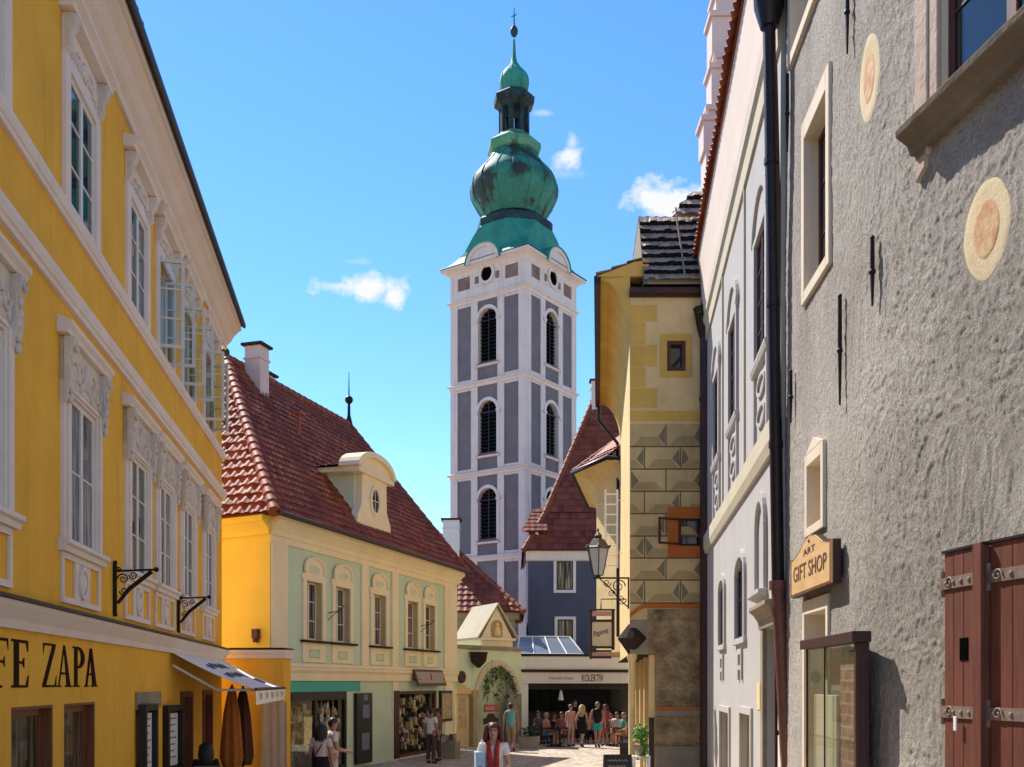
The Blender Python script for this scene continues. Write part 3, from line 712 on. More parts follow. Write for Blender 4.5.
for k in range(5): mb.box(.6+k*1.1, .68+k*1.1, -D-.034, -D-.031, -.20, -.07); mb.box(.72+k*1.1, .80+k*1.1, -D-.034, -D-.031, -.17, -.08)
mb.build('valance_print', 'grey_ink', AW)
# canvas side drop at the far end of the awning
p = FL.world(LU1-.12, -1.42, 0)
X = MB(); vs = []
for i in range(25):
    f = i/24; vs += [(-.55+1.1*f, .03*math.sin(f*22), 0), (-.55+1.1*f, .04*math.sin(f*22+.5), 2.2)]
X.add(vs, [(2*i, 2*i+2, 2*i+3, 2*i+1) for i in range(24)], 0, True)
o = X.build('canvas_drop', 'canvas_beige'); o.location = (PX(274, 24.0), 24.0, G(23)); o.scale = (.56, .6, .93)
props(o, 'beige canvas drop hanging under the far end of the white awning', 'canvas blind')
# ---- framed menu boards
def menu_board(px0, px1, py0, label, extra):
    u0, u1 = FL.U(px0), FL.U(px1); z1 = FL.Z((px0+px1)/2, py0); p = FL.world((u0+u1)/2, -.02, 0); w_ = u1-u0
    r_ = thing('menu_board', label, 'menu board', (p.x, p.y, FL.base), FL.rz-R(extra)); z0 = z1-1.15
    mb = MB(); mb.box(-w_/2, -w_/2+.09, -.14, -.02, z0, z1); mb.box(w_/2-.09, w_/2, -.14, -.02, z0, z1); mb.box(-w_/2+.09, w_/2-.09, -.14, -.02, z1-.10, z1); mb.box(-w_/2+.09, w_/2-.09, -.14, -.02, z0, z0+.09); mb.box(-w_/2+.01, w_/2-.01, -.03, -.015, z0+.01, z1-.01)
    mb.box(-.04, .04, -.13, -.03, .02, z0)
    mb.build('case', 'frame_black', r_, .005)
    mb = MB(); mb.box(-w_/2+.12, w_/2-.12, -.06, -.05, z0+.12, z1-.14); o = mb.build('menu_sheet', 'paper', r_)
    mb = MB()
    for q in range(7): mb.box(-w_/2+.18, w_/2-.2-.05*(q % 3), -.063, -.0605, z1-.24-.11*q, z1-.215-.11*q)
    mb.build('printed_lines', 'grey_ink', o)
menu_board(135, 148, 704, 'black framed menu case with a pale sheet on the ochre wall, nearer the lettering', 0)
menu_board(162.5, 172, 705, 'black framed menu case standing out beside the café door, under the awning end', 8)

# ================================================================== low ochre link with white coping
FK = Frame((PX(216, 24.2), 24.25), (PX(284, 24.2), 24.15), G(24)); r_ = FK.root('link_building', 'low ochre link with white coping between the café building and the mint house', 'building')
w_ = FK.len; zc = FK.Z(260, 650)
mb = MB(); mb.box(0, w_, 0, .6, -.2, zc-.2); mb.build('wall', 'ochre', r_)
MB().sweep_x([(.0, zc-.20), (-.06, zc-.20), (-.08, zc-.12), (-.14, zc-.06), (-.14, zc), (.62, zc+.02), (.62, zc-.2)], -.1, w_+.06).build('coping', 'cream_trim', r_)
MB().box(-.1, w_+.08, -.17, .65, zc+.022, zc+.05).build('flashing', 'gutter_dark', r_)

# ================================================================== mint and cream house
FG = Frame((PX(270, 25.0), 25.0), (PX(270, 25.0)+.308*12.7, 37.7), G(28)); zg = lambda e: EYE+e-FG.base
root = FG.root('townhouse', 'mint green and cream two storey house with steep hipped tile roof and a baroque dormer', 'house')
LEN = FG.len
hl = []
for a, b_, t, bt in ((306, 321, 582, 640), (335, 349, 588, 644), (373, 385, 597, 648), (407, 417, 603, 650), (425, 434, 608, 653)):
    hl.append((FG.U(a)-.02, FG.U(b_)+.02, zg(1.17), zg(2.74)))
shop = [(FG.U(290), FG.U(347), .05, FG.Z(318, 690)), (FG.U(398), FG.U(437), .05, FG.Z(410, 691))]
SD = (1.78, 7.8)
mb = MB(); wall(mb, 0, LEN, -.2, zg(4.05), hl+shop, .28, 0, 1)
mb.add([(0, 0, -.2), (SD[0], SD[1], -.2), (SD[0], SD[1], zg(4.05)), (0, 0, zg(4.05)), (LEN, 0, -.2), (LEN, 8, -.2), (LEN, 8, zg(4.05)), (LEN, 0, zg(4.05))], [(4, 5, 6, 7), (5, 1, 2, 6)])
mb.build('wall', ['mint', 'sgraf_light'], root)
mb = MB(); mb.add([(0, 0, -.2), (SD[0], SD[1], -.2), (SD[0], SD[1], zg(4.05)), (0, 0, zg(4.05))], [(0, 1, 2, 3)]); mb.build('side_wall', 'yellow', root)
SX = Matrix(((SD[0]/8, SD[1]/8, 0, 0), (-SD[1]/8, SD[0]/8, 0, 0), (0, 0, 1, 0), (0, 0, 0, 1)))   # side wall frame: local x runs back along it, y outward(-)
SM = Matrix(((SD[0]/8.0, -SD[1]/8.0, 0, 0), (SD[1]/8.0, SD[0]/8.0, 0, 0), (0, 0, 1, 0), (0, 0, 0, 1)))
# along +x of SM = back along the side; its +y points away from the street side (outwards)
mb = MB(SM); mb.box(1.75, 2.35, .003, .02, zg(1.35), zg(3.72)); mb.build('painted_strip', plaster('pale_yellow_strip', (.72, .52, .10), .06), root)
mb = MB(SM); mb.box(.32, .52, .005, .12, zg(1.12), zg(1.36)); mb.box(.36, .46, .01, .14, zg(1.02), zg(1.119)); mb.build('alarm_box', 'door_wood', root, .01)
# trims
mb = MB()
for a, b_ in ((270.5, 286), (360.5, 367), (391, 397)): mb.box(FG.U(a), FG.U(b_), -.06, 0, zg(.52), zg(3.55))
mb.box(FG.U(443.5), LEN+.06, -.06, 0, zg(.52), zg(3.55)); mb.box(.0, LEN+.06, -.05, 0, zg(3.551), zg(3.72))
mb.box(.0, LEN+.06, -.05, 0, zg(.42), zg(.519))
for a, b_ in ((283, 286.5), (392, 397), (444, 452)): mb.box(FG.U(a), FG.U(b_)-.02, -.05, 0, -.2, zg(.05))
mb.split('pilaster_strip', 'cream', root, .006)
mb = MB(); mb.sweep_x([(0, zg(.06)), (-.06, zg(.06)), (-.07, zg(.26)), (-.12, zg(.34)), (-.12, zg(.41)), (0, zg(.42))], 0, LEN+.1); mb.build('belt_cornice', 'cream', root)
MB().box(FG.U(286), FG.U(360), -.012, 0, zg(-.24), zg(.055)).build('teal_fascia', 'teal', root)
cp = [(0, zg(3.72)), (-.07, zg(3.72)), (-.09, zg(3.84)), (-.18, zg(3.95)), (-.26, zg(4.02)), (-.30, zg(4.03)), (-.30, zg(4.18)), (0, zg(4.18))]
MB().sweep_x(cp, 0, LEN+.25).build('eaves_cornice', 'cream', root)
mb = MB(SM @ Matrix.Scale(-1, 4, (0, 1, 0))); mb.sweep_x(cp, -.02, 8); mb.build('side_cornice', 'yellow', root)
# windows
for k, (a, b_, z0, z1) in enumerate(hl):
    w = window(root, a, b_, z0, z1, .16, 'frame_white', 'pane_curtain', 2, 3, .05)
    c = (a+b_)/2; hw = (b_-a)/2; mb = MB(); e = .20
    for s_ in (-1, 1): mb.box(min(c+s_*hw, c+s_*(hw+e)), max(c+s_*hw, c+s_*(hw+e)), -.045, .02, z0-.02, z1+.04)
    mb.box(c-hw+.001, c+hw-.001, -.045, .02, z1, z1+.039)
    # shaped head: ears and a raised shouldered panel
    zt_ = z1+.62; pts = [(c-hw-e-.06, z1+.04), (c+hw+e+.06, z1+.04), (c+hw+e+.06, z1+.16), (c+hw+.10, z1+.22), (c+hw+.08, z1+.42), (c+hw+.02, z1+.50), (c+hw-.06, zt_-.05), (c, zt_+.03), (c-hw+.06, zt_-.05), (c-hw-.02, z1+.50), (c-hw-.08, z1+.42), (c-hw-.10, z1+.22), (c-hw-e-.06, z1+.16)]
    mb.prism(pts, -.04, 0); o = [(x, z) for x, z in pts[3:12]]
    rim = [(c+(x-c)*1.10, z+.03) for x, z in o]; mb.ring(rim, [(c+(x-c)*.93, z-.03) for x, z in o], -.08, -.03, closed=False)
    el = [(math.cos(t*math.pi/8), math.sin(t*math.pi/8)) for t in range(16)]
    mb.ring([(c+.30*x, z1+.33+.13*z) for x, z in el], [(c+.24*x, z1+.33+.085*z) for x, z in el], -.06, -.035)
    mb.build('surround', 'cream', w, .006)
    mb = MB(); mb.prism([(c+.238*x, z1+.33+.084*z) for x, z in el], -.045, -.03); mb.box(c-.28, c+.28, -.036, 0, zg(.70), zg(.88)); mb.build('mint_cartouche', 'mint', w)
    MB().box(c-hw-e-.10, c+hw+e+.10, -.14, .02, z0-.08, z0-.021).build('sill', 'stone_dark', w, .004)
    mb = MB(); za, zb = zg(.56), z0-.081
    mb.box(c-hw-e, c-.30, -.035, 0, za, zb); mb.box(c+.30, c+hw+e, -.035, 0, za, zb); mb.box(c-.299, c+.299, -.034, 0, za, zg(.68)); mb.box(c-.299, c+.299, -.034, 0, zg(.90), zb); mb.build('apron', 'cream', w, .006)
# roof
e_ = 4.20; ov = .38; A0 = Vector((-.38*1.0-.05, -ov, zg(e_))); A1 = Vector((LEN+.30, -ov, zg(e_))); R0 = Vector((4.16, 4.0, zg(9.83))); R1 = Vector((12.45, 4.0, zg(9.83)))
B1 = Vector((LEN+.30, 8.4, zg(e_))); B0 = Vector((SD[0]-.40, 8.4, zg(e_)))
tile_roof('roof', root, A0, A1, R1, R0, 'tile', .22, .28)
tile_roof('roof_hip', root, B0, A0, R0, R0, 'tile', .30, .34, .06, .045)
tile_roof('roof_hip', root, A1, B1, R1, R1, 'tile', .34, .40)
tile_roof('roof', root, B1, B0, R0, R1, 'tile', .34, .40)
mb = MB(); ridge_caps(mb, A0, R0, .15, .34); ridge_caps(mb, A1, R1, .12); ridge_caps(mb, R0, R1, .13); ridge_caps(mb, B0, R0, .13); ridge_caps(mb, B1, R1, .12)
mb.uv = [(0, 0)]*len(mb.v); mb.build('ridge_tiles', 'tile', root)
MB().sweep_x([(-.40, zg(4.20)), (-.50, zg(4.14)), (-.53, zg(4.22)), (-.42, zg(4.27))], -.4, LEN+.35).build('gutter', 'gutter_dark', root)
def rp(d): return zg(e_)+(d+ov)*(9.83-e_)/(4+ov)      # height of the street slope at depth d
def chimney(parent, x, y, z0, z1, wx, wy, mat='pink', name='chimney'):
    mb = MB(); mb.box(x-wx/2, x+wx/2, y-wy/2, y+wy/2, z0, z1); mb.box(x-wx/2-.04, x+wx/2+.04, y-wy/2-.04, y+wy/2+.04, z1-.42, z1-.36); o = mb.build(name, mat, parent, .015)
    mb = MB(); mb.box(x-wx/2-.09, x+wx/2+.09, y-wy/2-.09, y+wy/2+.09, z1, z1+.08); mb.build('cap', 'stone_dark', o, .01); return o
chimney(root, 5.2, 3.55, zg(8.0), zg(10.4), .52, .55); chimney(root, 7.4, 4.6, zg(8.0), zg(10.25), .5, .5)
mb = MB(); c = R1; mb.tube([(c.x, c.y, c.z), (c.x, c.y, c.z+.9), (c.x, c.y, c.z+1.0), (c.x, c.y, c.z+2.0)], [.07, .05, .03, .012], 8); mb.ball((c.x, c.y, c.z+.95), .16, 10); mb.lathe([(.16, -.05), (.1, .2), (.05, .4)], 10, (c.x, c.y, c.z)); mb.build('finial', 'iron', root)
mb = MB(); mb.ball((R0.x, R0.y, R0.z+.15), .14, 8); mb.build('ridge_knob', 'copper_dark', root)
mb = MB(); y = 2.35; mb.tube([(5.6, y, rp(y)-.1), (5.6, y-.05, rp(y)+.25), (5.6, y-.05, rp(y)+.62)], .05, 8); mb.box(5.45, 5.75, y-.18, y+.1, rp(y)+.62, rp(y)+.68); mb.build('vent_pipe', 'tile_red', root)
# dormer: shaped front with an oval window under a segmental pediment
dy = .03; dl, dr = FG.U(357, -dy), FG.U(391, -dy); dc = (dl+dr)/2; hw = (dr-dl)/2; zb_, zt_ = rp(dy)-.05, FG.Z(375, 479, -dy)
mb = MB(); pts = [(dc-hw, zb_), (dc+hw, zb_), (dc+hw-.05, zb_+.35), (dc+hw-.32, zb_+.7), (dc+hw-.36, zt_), (dc-hw+.36, zt_), (dc-hw+.32, zb_+.7), (dc-hw+.05, zb_+.35)]
mb.prism(pts, dy, dy+.25); o_d = mb.build('dormer', 'cream', root, .01)
el = [(math.cos(t*math.pi/12), math.sin(t*math.pi/12)) for t in range(24)]; zc_ = (zb_+zt_)/2+.12
mb = MB(); mb.ring([(dc+.36*x, zc_+.48*z) for x, z in el], [(dc+.25*x, zc_+.36*z) for x, z in el], dy-.05, dy+.02); mb.build('oval_surround', 'cream', o_d)
mb = MB(); mb.prism([(dc+.25*x, zc_+.36*z) for x, z in el], dy-.012, dy-.002); mb.build('oval_pane', 'pane', o_d)
mb = MB(); mb.box(dc-.012, dc+.012, dy-.03, dy-.013, zc_-.35, zc_+.35); mb.box(dc-.24, dc-.013, dy-.03, dy-.013, zc_-.012, zc_+.012); mb.box(dc+.013, dc+.24, dy-.03, dy-.013, zc_-.012, zc_+.012); mb.build('glazing_bars', 'frame_white', o_d)
dd = 2.6; n_ = 14; arc = [(dc+(hw+.05)*math.cos(math.pi*i/n_), zt_+.15+.50*math.sin(math.pi*i/n_)) for i in range(n_+1)]
mb = MB(); mb.prism(arc, dy-.02, dy+.5); mb.box(dc-hw-.05, dc+hw+.05, dy-.10, dy+.4, zt_, zt_+.149); mb.ring([(dc+(hw+.14)*math.cos(math.pi*i/n_), zt_+.16+.60*math.sin(math.pi*i/n_)) for i in range(n_+1)], [(dc+(hw-.06)*math.cos(math.pi*i/n_), zt_+.16+.42*math.sin(math.pi*i/n_)) for i in range(n_+1)], dy-.14, dy+.55, closed=False); mb.build('segmental_pediment', 'cream', o_d, .008)
mb = MB(); mb.box(dc-hw+.3, dc+hw-.3, dy+.25, dd, zb_+.1, zt_+.1); mb.build('dormer_cheeks', 'mint_pale', o_d)
mb = MB(); mb.box(dc-hw-.02, dc+hw+.02, dy+.4, dd, zt_+.02, zt_+.16); mb.build('dormer_eaves', 'cream', o_d)
zz = zt_+.17; rz_ = zz+.42
for a, b_, c_, d2 in (((dc-hw-.06, dd+.6, zz), (dc-hw-.06, dy+.5, zz), (dc, dy+.5, rz_), (dc, dd+.6, rz_)), ((dc+hw+.06, dy+.5, zz), (dc+hw+.06, dd+.6, zz), (dc, dd+.6, rz_), (dc, dy+.5, rz_))):
    tile_roof('dormer_roof', o_d, a, b_, c_, d2, 'tile', .26, .3)
# shopfronts of the mint house
def goods(mb, x0, x1, y0, y1, z0, z1, n, mi=3):
    for _ in range(n):
        x, y, z = random.uniform(x0, x1), random.uniform(y0, y1), random.uniform(z0, z1); s_ = random.uniform(.03, .09)
        if random.random() < .5: mb.box(x-s_, x+s_, y-s_, y+s_, z-s_*1.4, z+s_*1.4, random.randrange(mi))
        else: mb.ball((x, y, z), (s_, s_, s_*1.5), 6, random.randrange(mi))
a, b_, z0, z1 = shop[0]
mb = MB(); casement(mb, a, b_, z0, z1, .02, .10, .10, 1, 1); mb.box(a+(b_-a)*.42, a+(b_-a)*.42+.16, .02, .12, z0+.1, z1-.1); mb.box(a+.1, b_-.1, .0, .03, z1-.28, z1-.1); sf = mb.build('shopfront', 'frame_black', root)
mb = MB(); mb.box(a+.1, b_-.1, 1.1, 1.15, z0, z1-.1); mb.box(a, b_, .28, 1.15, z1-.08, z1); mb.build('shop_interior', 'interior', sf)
mb = MB(); goods(mb, a+.15, b_-.2, .12, .8, z0+.3, z1-.42, 420)
for x in (a+.35, a+.55, b_-1.0, b_-.6, b_-.3): mb.tube([(x, .3, z1-.3), (x, .3, z1-.9)], .02, 5, 1); mb.ball((x, .3, z1-.75), (.1, .05, .3), 8, 1)
mb.build('display_goods', ['goods_a', 'goods_b', 'goods_c'], sf)['kind'] = 'stuff'
mb = MB(); mb.box(a+.1, a+(b_-a)*.42, .06, .065, z0+.1, z1-.28); mb.build('pane', 'green_glass', sf)
text_mesh('ORIGINAL GIFTS', .16, 'fascia_lettering', 'chalk', sf, (a+(b_-a)*.5, -.004, z1-.26), (1, 0, 0), (0, 0, 1), .8) if False else None
a2, b2 = FG.U(353.5), FG.U(369)
mb = MB(); mb.box(a2, b2, -.12, -.01, .1, zg(-.30)); mb.build('shutter_panel', 'frame_black', root, .01)
mb = MB(); mb.box(a2+.35, b2-.25, -.135, -.121, 1.45, 1.85); mb.box(a2+.3, b2-.25, -.135, -.121, .5, 1.0); mb.box(a2+.42, b2-.36, -.135, -.121, 1.98, 2.15); mb.build('poster', 'grey_ink', root)
a, b_, z0, z1 = shop[1]
mb = MB(); casement(mb, a, b_, z0, z1, .05, .10, .10, 1, 1); sf = mb.build('shop_entrance', 'frame_brown', root)
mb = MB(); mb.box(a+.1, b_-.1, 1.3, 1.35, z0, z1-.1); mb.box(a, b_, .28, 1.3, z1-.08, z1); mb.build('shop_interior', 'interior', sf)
mb = MB(); goods(mb, a+.12, b_-.15, .1, 1.1, z0+.2, z1-.2, 320); mb.build('display_goods', ['goods_a', 'goods_b', 'goods_c'], sf)['kind'] = 'stuff'
MB().box(a-.45, a-.02, -.07, -.01, z0, z1+.02).build('door_leaf', 'door_dark', root, .01)
a3, b3 = FG.U(438.5), FG.U(450); mb = MB(); mb.box(a3, b3, -.10, -.01, zg(-1.4), zg(-.28)); w = mb.build('showcase', 'door_dark', root, .01); MB().box(a3+.1, b3-.1, -.112, -.101, zg(-1.3), zg(-.38)).build('pane', 'goods_a', w)
# tilted sign board over the shop door
u0, u1 = FG.U(409), FG.U(438); p = FG.world((u0+u1)/2, -.06, 0); w_ = u1-u0
r_ = thing('shop_sign', 'tilted brown sign board with small red mark above the mint house shop entrance', 'sign', (p.x, p.y, FG.base+zg(-.18)), FG.rz)
X = Matrix.Rotation(R(-18), 4, 'X'); mb = MB(X); mb.box(-w_/2, w_/2, -.30, -.25, 0, .58); mb.build('board', 'frame_brown', r_, .01)
mb = MB(X); mb.box(-w_/2+.10, w_/2-.10, -.308, -.301, .09, .49); mb.build('face', simple('taupe_sign', (.36, .28, .22), .6), r_)
mb = MB(X); mb.tube([(-.04, -.315, .2), (.05, -.315, .36), (.0, -.315, .42)], .028, 6); mb.build('red_mark', 'red_sign', r_)
mb = MB(); mb.tube([(-w_/2+.2, .05, .3), (-w_/2+.2, -.27, .3)], .015, 6); mb.tube([(w_/2-.2, .05, .3), (w_/2-.2, -.27, .3)], .015, 6); mb.split('stay', 'iron', r_)
# small iron brackets under the upper windows
for px, py in ((328, 613), (421, 626)):
    u, z = FG.uv(px, py); mb = MB(); mb.tube([(u, .0, z), (u, -.35, z+.05), (u, -.5, z+.2)], .014, 6); mb.tube([(u, 0, z-.2), (u, -.3, z+.04)], .01, 6); mb.build('flag_holder', 'iron', root)
# ================================================================== church tower
HT = 2.72; CXT, CYT = .13, 61.87; TB = -0.8
zt_ = lambda e: EYE+e-TB
TRZ = math.atan2(-.574, .819)      # local x runs along the street-facing side, left to right
TW = thing('church_tower', 'tall white and slate grey church tower with green copper onion dome', 'church tower', (CXT, CYT, TB), TRZ)
w5 = 2*HT; fr = lambda f: -HT+w5*f
STR = [2.0, 7.5, 12.6, 18.0, 23.1]
faces = [Matrix.Rotation(R(90*k), 4, 'Z') @ Matrix.Translation((0, -HT, 0)) for k in range(4)]
win = [(8.6, 11.62), (13.75, 16.85), (19.2, 22.35)]
oh = .68
mbw = MB()
for X in faces:
    mbw.xf = X; wall(mbw, -HT, HT, 0, zt_(25.0), [(-oh, oh, zt_(a), zt_(b), zt_(b)-oh) for a, b in win], .55, 0, 1)
mbw.build('wall', ['tower_grey', 'tower_white'], TW)
for k, X in enumerate(faces):
    for (a, b), s0 in zip(win, STR[1:4]):
        mb = MB(X)
        n_ = 16; sp = zt_(b)-oh; arc = lambda r, z: [(r*math.cos(math.pi*i/n_), z+r*math.sin(math.pi*i/n_)) for i in range(n_+1)]
        mb.box(-oh-.20, -oh, -.10, .02, zt_(a)-.1, sp); mb.box(oh, oh+.20, -.10, .02, zt_(a)-.1, sp)
        mb.ring(arc(oh+.20, sp), arc(oh, sp), -.10, .02, closed=False)
        for s_ in (-1, 1): mb.box(min(s_*oh, s_*(oh+.30)), max(s_*oh, s_*(oh+.30)), -.17, -.101, sp-.10, sp+.06)
        o = mb.build('window', 'tower_white', TW, .01)
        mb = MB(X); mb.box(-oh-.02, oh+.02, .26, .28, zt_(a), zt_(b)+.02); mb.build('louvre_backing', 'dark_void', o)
        mb = MB(X)
        nl = int((b-a)/.22)
        for i in range(nl):
            z = zt_(a)+.05+i*.22; mb.add([(-oh, .12, z), (oh, .12, z), (oh, .24, z+.16), (-oh, .24, z+.16)], [(0, 1, 2, 3)])
        mb.box(-.03, .03, .08, .11, zt_(a), zt_(b)); mb.box(-oh, oh, .07, .10, sp-.03, sp+.03); mb.build('louvre', 'frame_black', o)
        mb = MB(X); mb.sweep_x([(.3, zt_(a)+.02), (-.16, zt_(a)-.14), (-.16, zt_(a)-.18), (.3, zt_(a)-.1)], -oh-.12, oh+.12); mb.build('sill', 'sill_red', o)
        mb = MB(X); mb.box(-oh-.22, oh+.22, -.19, -.0, zt_(a)-.30, zt_(a)-.185); mb.build('sill_ledge', 'tower_white', o)
# pilasters & horizontal bands: one trim part per storey
for si in range(4):
    z0, z1 = zt_(STR[si]), zt_(STR[si+1]); mb = MB()
    for X in faces:
        mb.xf = X
        for f0, f1 in ((.0, .085), (.275, .365), (.635, .725), (.915, 1.0)):
            p = .085 if f0 in (.0, .915) else .08
            a, b_ = fr(f0), fr(f1)
            if f0 == 0: a -= .085
            if f1 == 1.0: b_ += .0
            mb.box(a, b_, -p, .0, z0+.14, z1-.22)
        mb.box(fr(.085)+.0, fr(.275), -.05, 0, z0+.14, z0+.30); mb.box(fr(.725), fr(.915), -.05, 0, z0+.14, z0+.30)
        mb.box(fr(.085), fr(.275), -.05, 0, z1-.36, z1-.22); mb.box(fr(.725), fr(.915), -.05, 0, z1-.36, z1-.22)
    mb.split('trim_panel_strip', 'tower_white', TW, .01)
for e in STR:
    mb = MB()
    for X in faces:
        mb.xf = X; z = zt_(e); mb.sweep_x([(.0, z-.22), (-.10, z-.22), (-.12, z-.08), (-.24, z), (-.24, z+.06), (-.10, z+.14), (0, z+.14)], -HT, HT, 0, 1, -1)
    mb.build('string_course', 'tower_white', TW)
mb = MB()
for X in faces:                                               # architrave above the belfry windows, frieze uprights, cornice
    mb.xf = X; mb.box(-HT-.09, HT, -.09, 0, zt_(23.25), zt_(23.78))
    for f0, f1 in ((.0, .09), (.26, .37), (.63, .74), (.91, 1.0)): mb.box(fr(f0)-(.08 if f0 == 0 else 0), fr(f1), -.08, 0, zt_(23.781), zt_(24.55))
    mb.box(-HT-.09, HT, -.085, 0, zt_(24.551), zt_(24.75))
mb.build('entablature', 'tower_white', TW, .01)
CP = [(0, zt_(24.70)), (-.10, zt_(24.70)), (-.14, zt_(24.80)), (-.26, zt_(24.90)), (-.40, zt_(24.98)), (-.52, zt_(25.02)), (-.52, zt_(25.18)), (0, zt_(25.26))]
mb = MB()
for X in faces: mb.xf = X; mb.sweep_x(CP, -HT, HT, 0, 1, -1)
mb.build('main_cornice', 'tower_white', TW)
mb = MB()
for X in faces:
    mb.xf = X; mb.box(fr(.09), fr(.26), -.02, 0, zt_(23.82), zt_(24.5)); mb.box(fr(.74), fr(.91), -.02, 0, zt_(23.82), zt_(24.5))
mb.split('frieze_panel', 'tower_brown', TW)
n_ = 20; ro = 1.12; cz = zt_(24.62)
hump = [(ro*1.0*math.cos(math.pi*i/n_), zt_(25.0)+.95*math.sin(math.pi*i/n_)) for i in range(n_+1)]
for k, X in enumerate(faces):
    mb = MB(X); mb.prism(hump, -.53, 1.9)
    mb.ring([(x*1.10, zt_(25.0)+(z-zt_(25.0))*1.12) for x, z in hump], [(x*.88, zt_(25.0)+(z-zt_(25.0))*.85) for x, z in hump], -.61, -.38, closed=False)
    mb.box(-ro*.92, ro*.92, -.10, .0, zt_(23.79), zt_(25.0)); o = mb.build('arched_gable', 'tower_white', TW, .01)
    mb = MB(X); el = [(math.cos(t*math.pi/12), math.sin(t*math.pi/12)) for t in range(24)]
    y0_, zc = -.47, zt_(24.38)
    mb.ring([(.58*x, zc+.62*z) for x, z in el], [(.40*x, zc+.44*z) for x, z in el], -.20, -.02); mb.build('oculus_ring', 'tower_white', o, .01)
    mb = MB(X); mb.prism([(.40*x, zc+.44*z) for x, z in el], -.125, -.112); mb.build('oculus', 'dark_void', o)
    mb = MB(X); mb.box(-.9, -.62, -.115, -.101, zt_(23.95), zc); mb.box(.62, .9, -.115, -.101, zt_(23.95), zc); mb.build('oculus_panel', 'tower_brown', o)
    mb = MB(X); mb.ring([(x*1.15, zt_(25.0)+(z-zt_(25.0))*1.19) for x, z in hump], [(x*1.09, zt_(25.0)+(z-zt_(25.0))*1.11) for x, z in hump], -.67, 2.0, closed=False); mb.build('gable_flashing', 'copper', o)
# copper roofs
def octo(w_, c_, z): return [(-w_, -(w_-c_), z), (-(w_-c_), -w_, z), (w_-c_, -w_, z), (w_, -(w_-c_), z), (w_, w_-c_, z), (w_-c_, w_, z), (-(w_-c_), w_, z), (-w_, w_-c_, z)]
mb = MB(); rings = [(3.30, .03, 25.20), (3.27, .03, 25.25), (3.02, .07, 25.38), (2.80, .15, 25.6), (2.56, .30, 25.95), (2.44, .48, 26.3), (2.38, .72, 26.75), (2.34, 1.0, 27.2), (2.26, 1.25, 27.6), (2.12, 1.24, 27.9)]
vs = [p for w_, c_, e in rings for p in octo(w_, c_, zt_(e))]
mb.add(vs, [(i*8+j, i*8+(j+1) % 8, (i+1)*8+(j+1) % 8, (i+1)*8+j) for i in range(len(rings)-1) for j in range(8)], 0, False); mb.build('copper_cap', 'copper', TW)
pe = lambda px, r: (r*.0619, (HY-px)*.0619+EYE-TB-.24)
LE = lambda pts: [pe(y, r) for y, r in pts]
MB().lathe([(2.2, zt_(27.65)), (2.42, zt_(27.75)), (2.42, zt_(28.15)), (2.30, zt_(28.3)), (2.1, zt_(28.4)), (1.95, zt_(28.45))], 8, ph=R(22.5), sm=False).build('drum_ring', 'copper_dark', TW)
on = [(218, 30), (213, 32.5), (207, 36.5), (200, 41), (194, 43.3), (188, 43.8), (182, 43), (176, 40), (170, 35), (164, 29.5), (158, 25.5), (153, 23.5)]
mb = MB(); mb.lathe(LE(on), 32)
for j in range(16):
    a = R(22.5*j+11.25); mb.tube([(r*math.cos(a), r*math.sin(a), z) for r, z in LE([(y, r+.15) for y, r in on])], .035, 5)
mb.build('onion_dome', 'copper_onion', TW)
MB().lathe(LE([(154, 23), (152, 26), (148, 27.5), (143, 27), (140, 23.5), (136, 18), (133, 15.5)]), 8, ph=R(22.5), sm=False).build('lantern_base', 'copper_pale', TW)
mb = MB()
for j in range(8):
    a = R(45*j+22.5); z0, z1 = LE([(134, 0)])[0][1], LE([(103, 0)])[0][1]; r_ = 13.6*.0619
    mb.xf = Matrix.Rotation(a, 4, 'Z'); mb.box(r_-.13, r_+.10, -.15, .15, z0, z1)
mb.build('lantern_columns', 'copper_dark', TW, .02)
MB().lathe(LE([(110, 9), (106, 15), (104, 17), (102, 20.5), (96, 21), (94, 19), (91, 15)]), 8, ph=R(22.5), sm=False).build('lantern_cornice', 'copper_dark', TW)
so_ = [(91, 12.5), (88, 13.5), (82, 14.8), (77, 14.6), (72, 13), (68, 10), (64, 6), (60, 3.5), (54, 2.2), (46, 1.5), (36, 1.1)]
mb = MB(); mb.lathe(LE(so_), 24)
for j in range(8):
    a = R(45*j+22.5); mb.tube([(r*math.cos(a), r*math.sin(a), z) for r, z in LE([(y, r+.1) for y, r in so_[:8]])], .025, 5)
mb.build('small_onion', 'copper', TW)
mb = MB(); mb.lathe(LE([(34, .5), (32.5, 2.2), (30, 3.6), (27.5, 3.9), (25, 3.3), (22.5, 1.6), (21, .6)]), 16); mb.tube([(0, 0, LE([(22, 0)])[0][1]), (0, 0, LE([(4, 0)])[0][1])], [.05, .02], 6)
z = LE([(12, 0)])[0][1]; mb.box(-.22, .22, -.015, .015, z-.02, z+.02); mb.build('finial', 'copper_dark', TW)

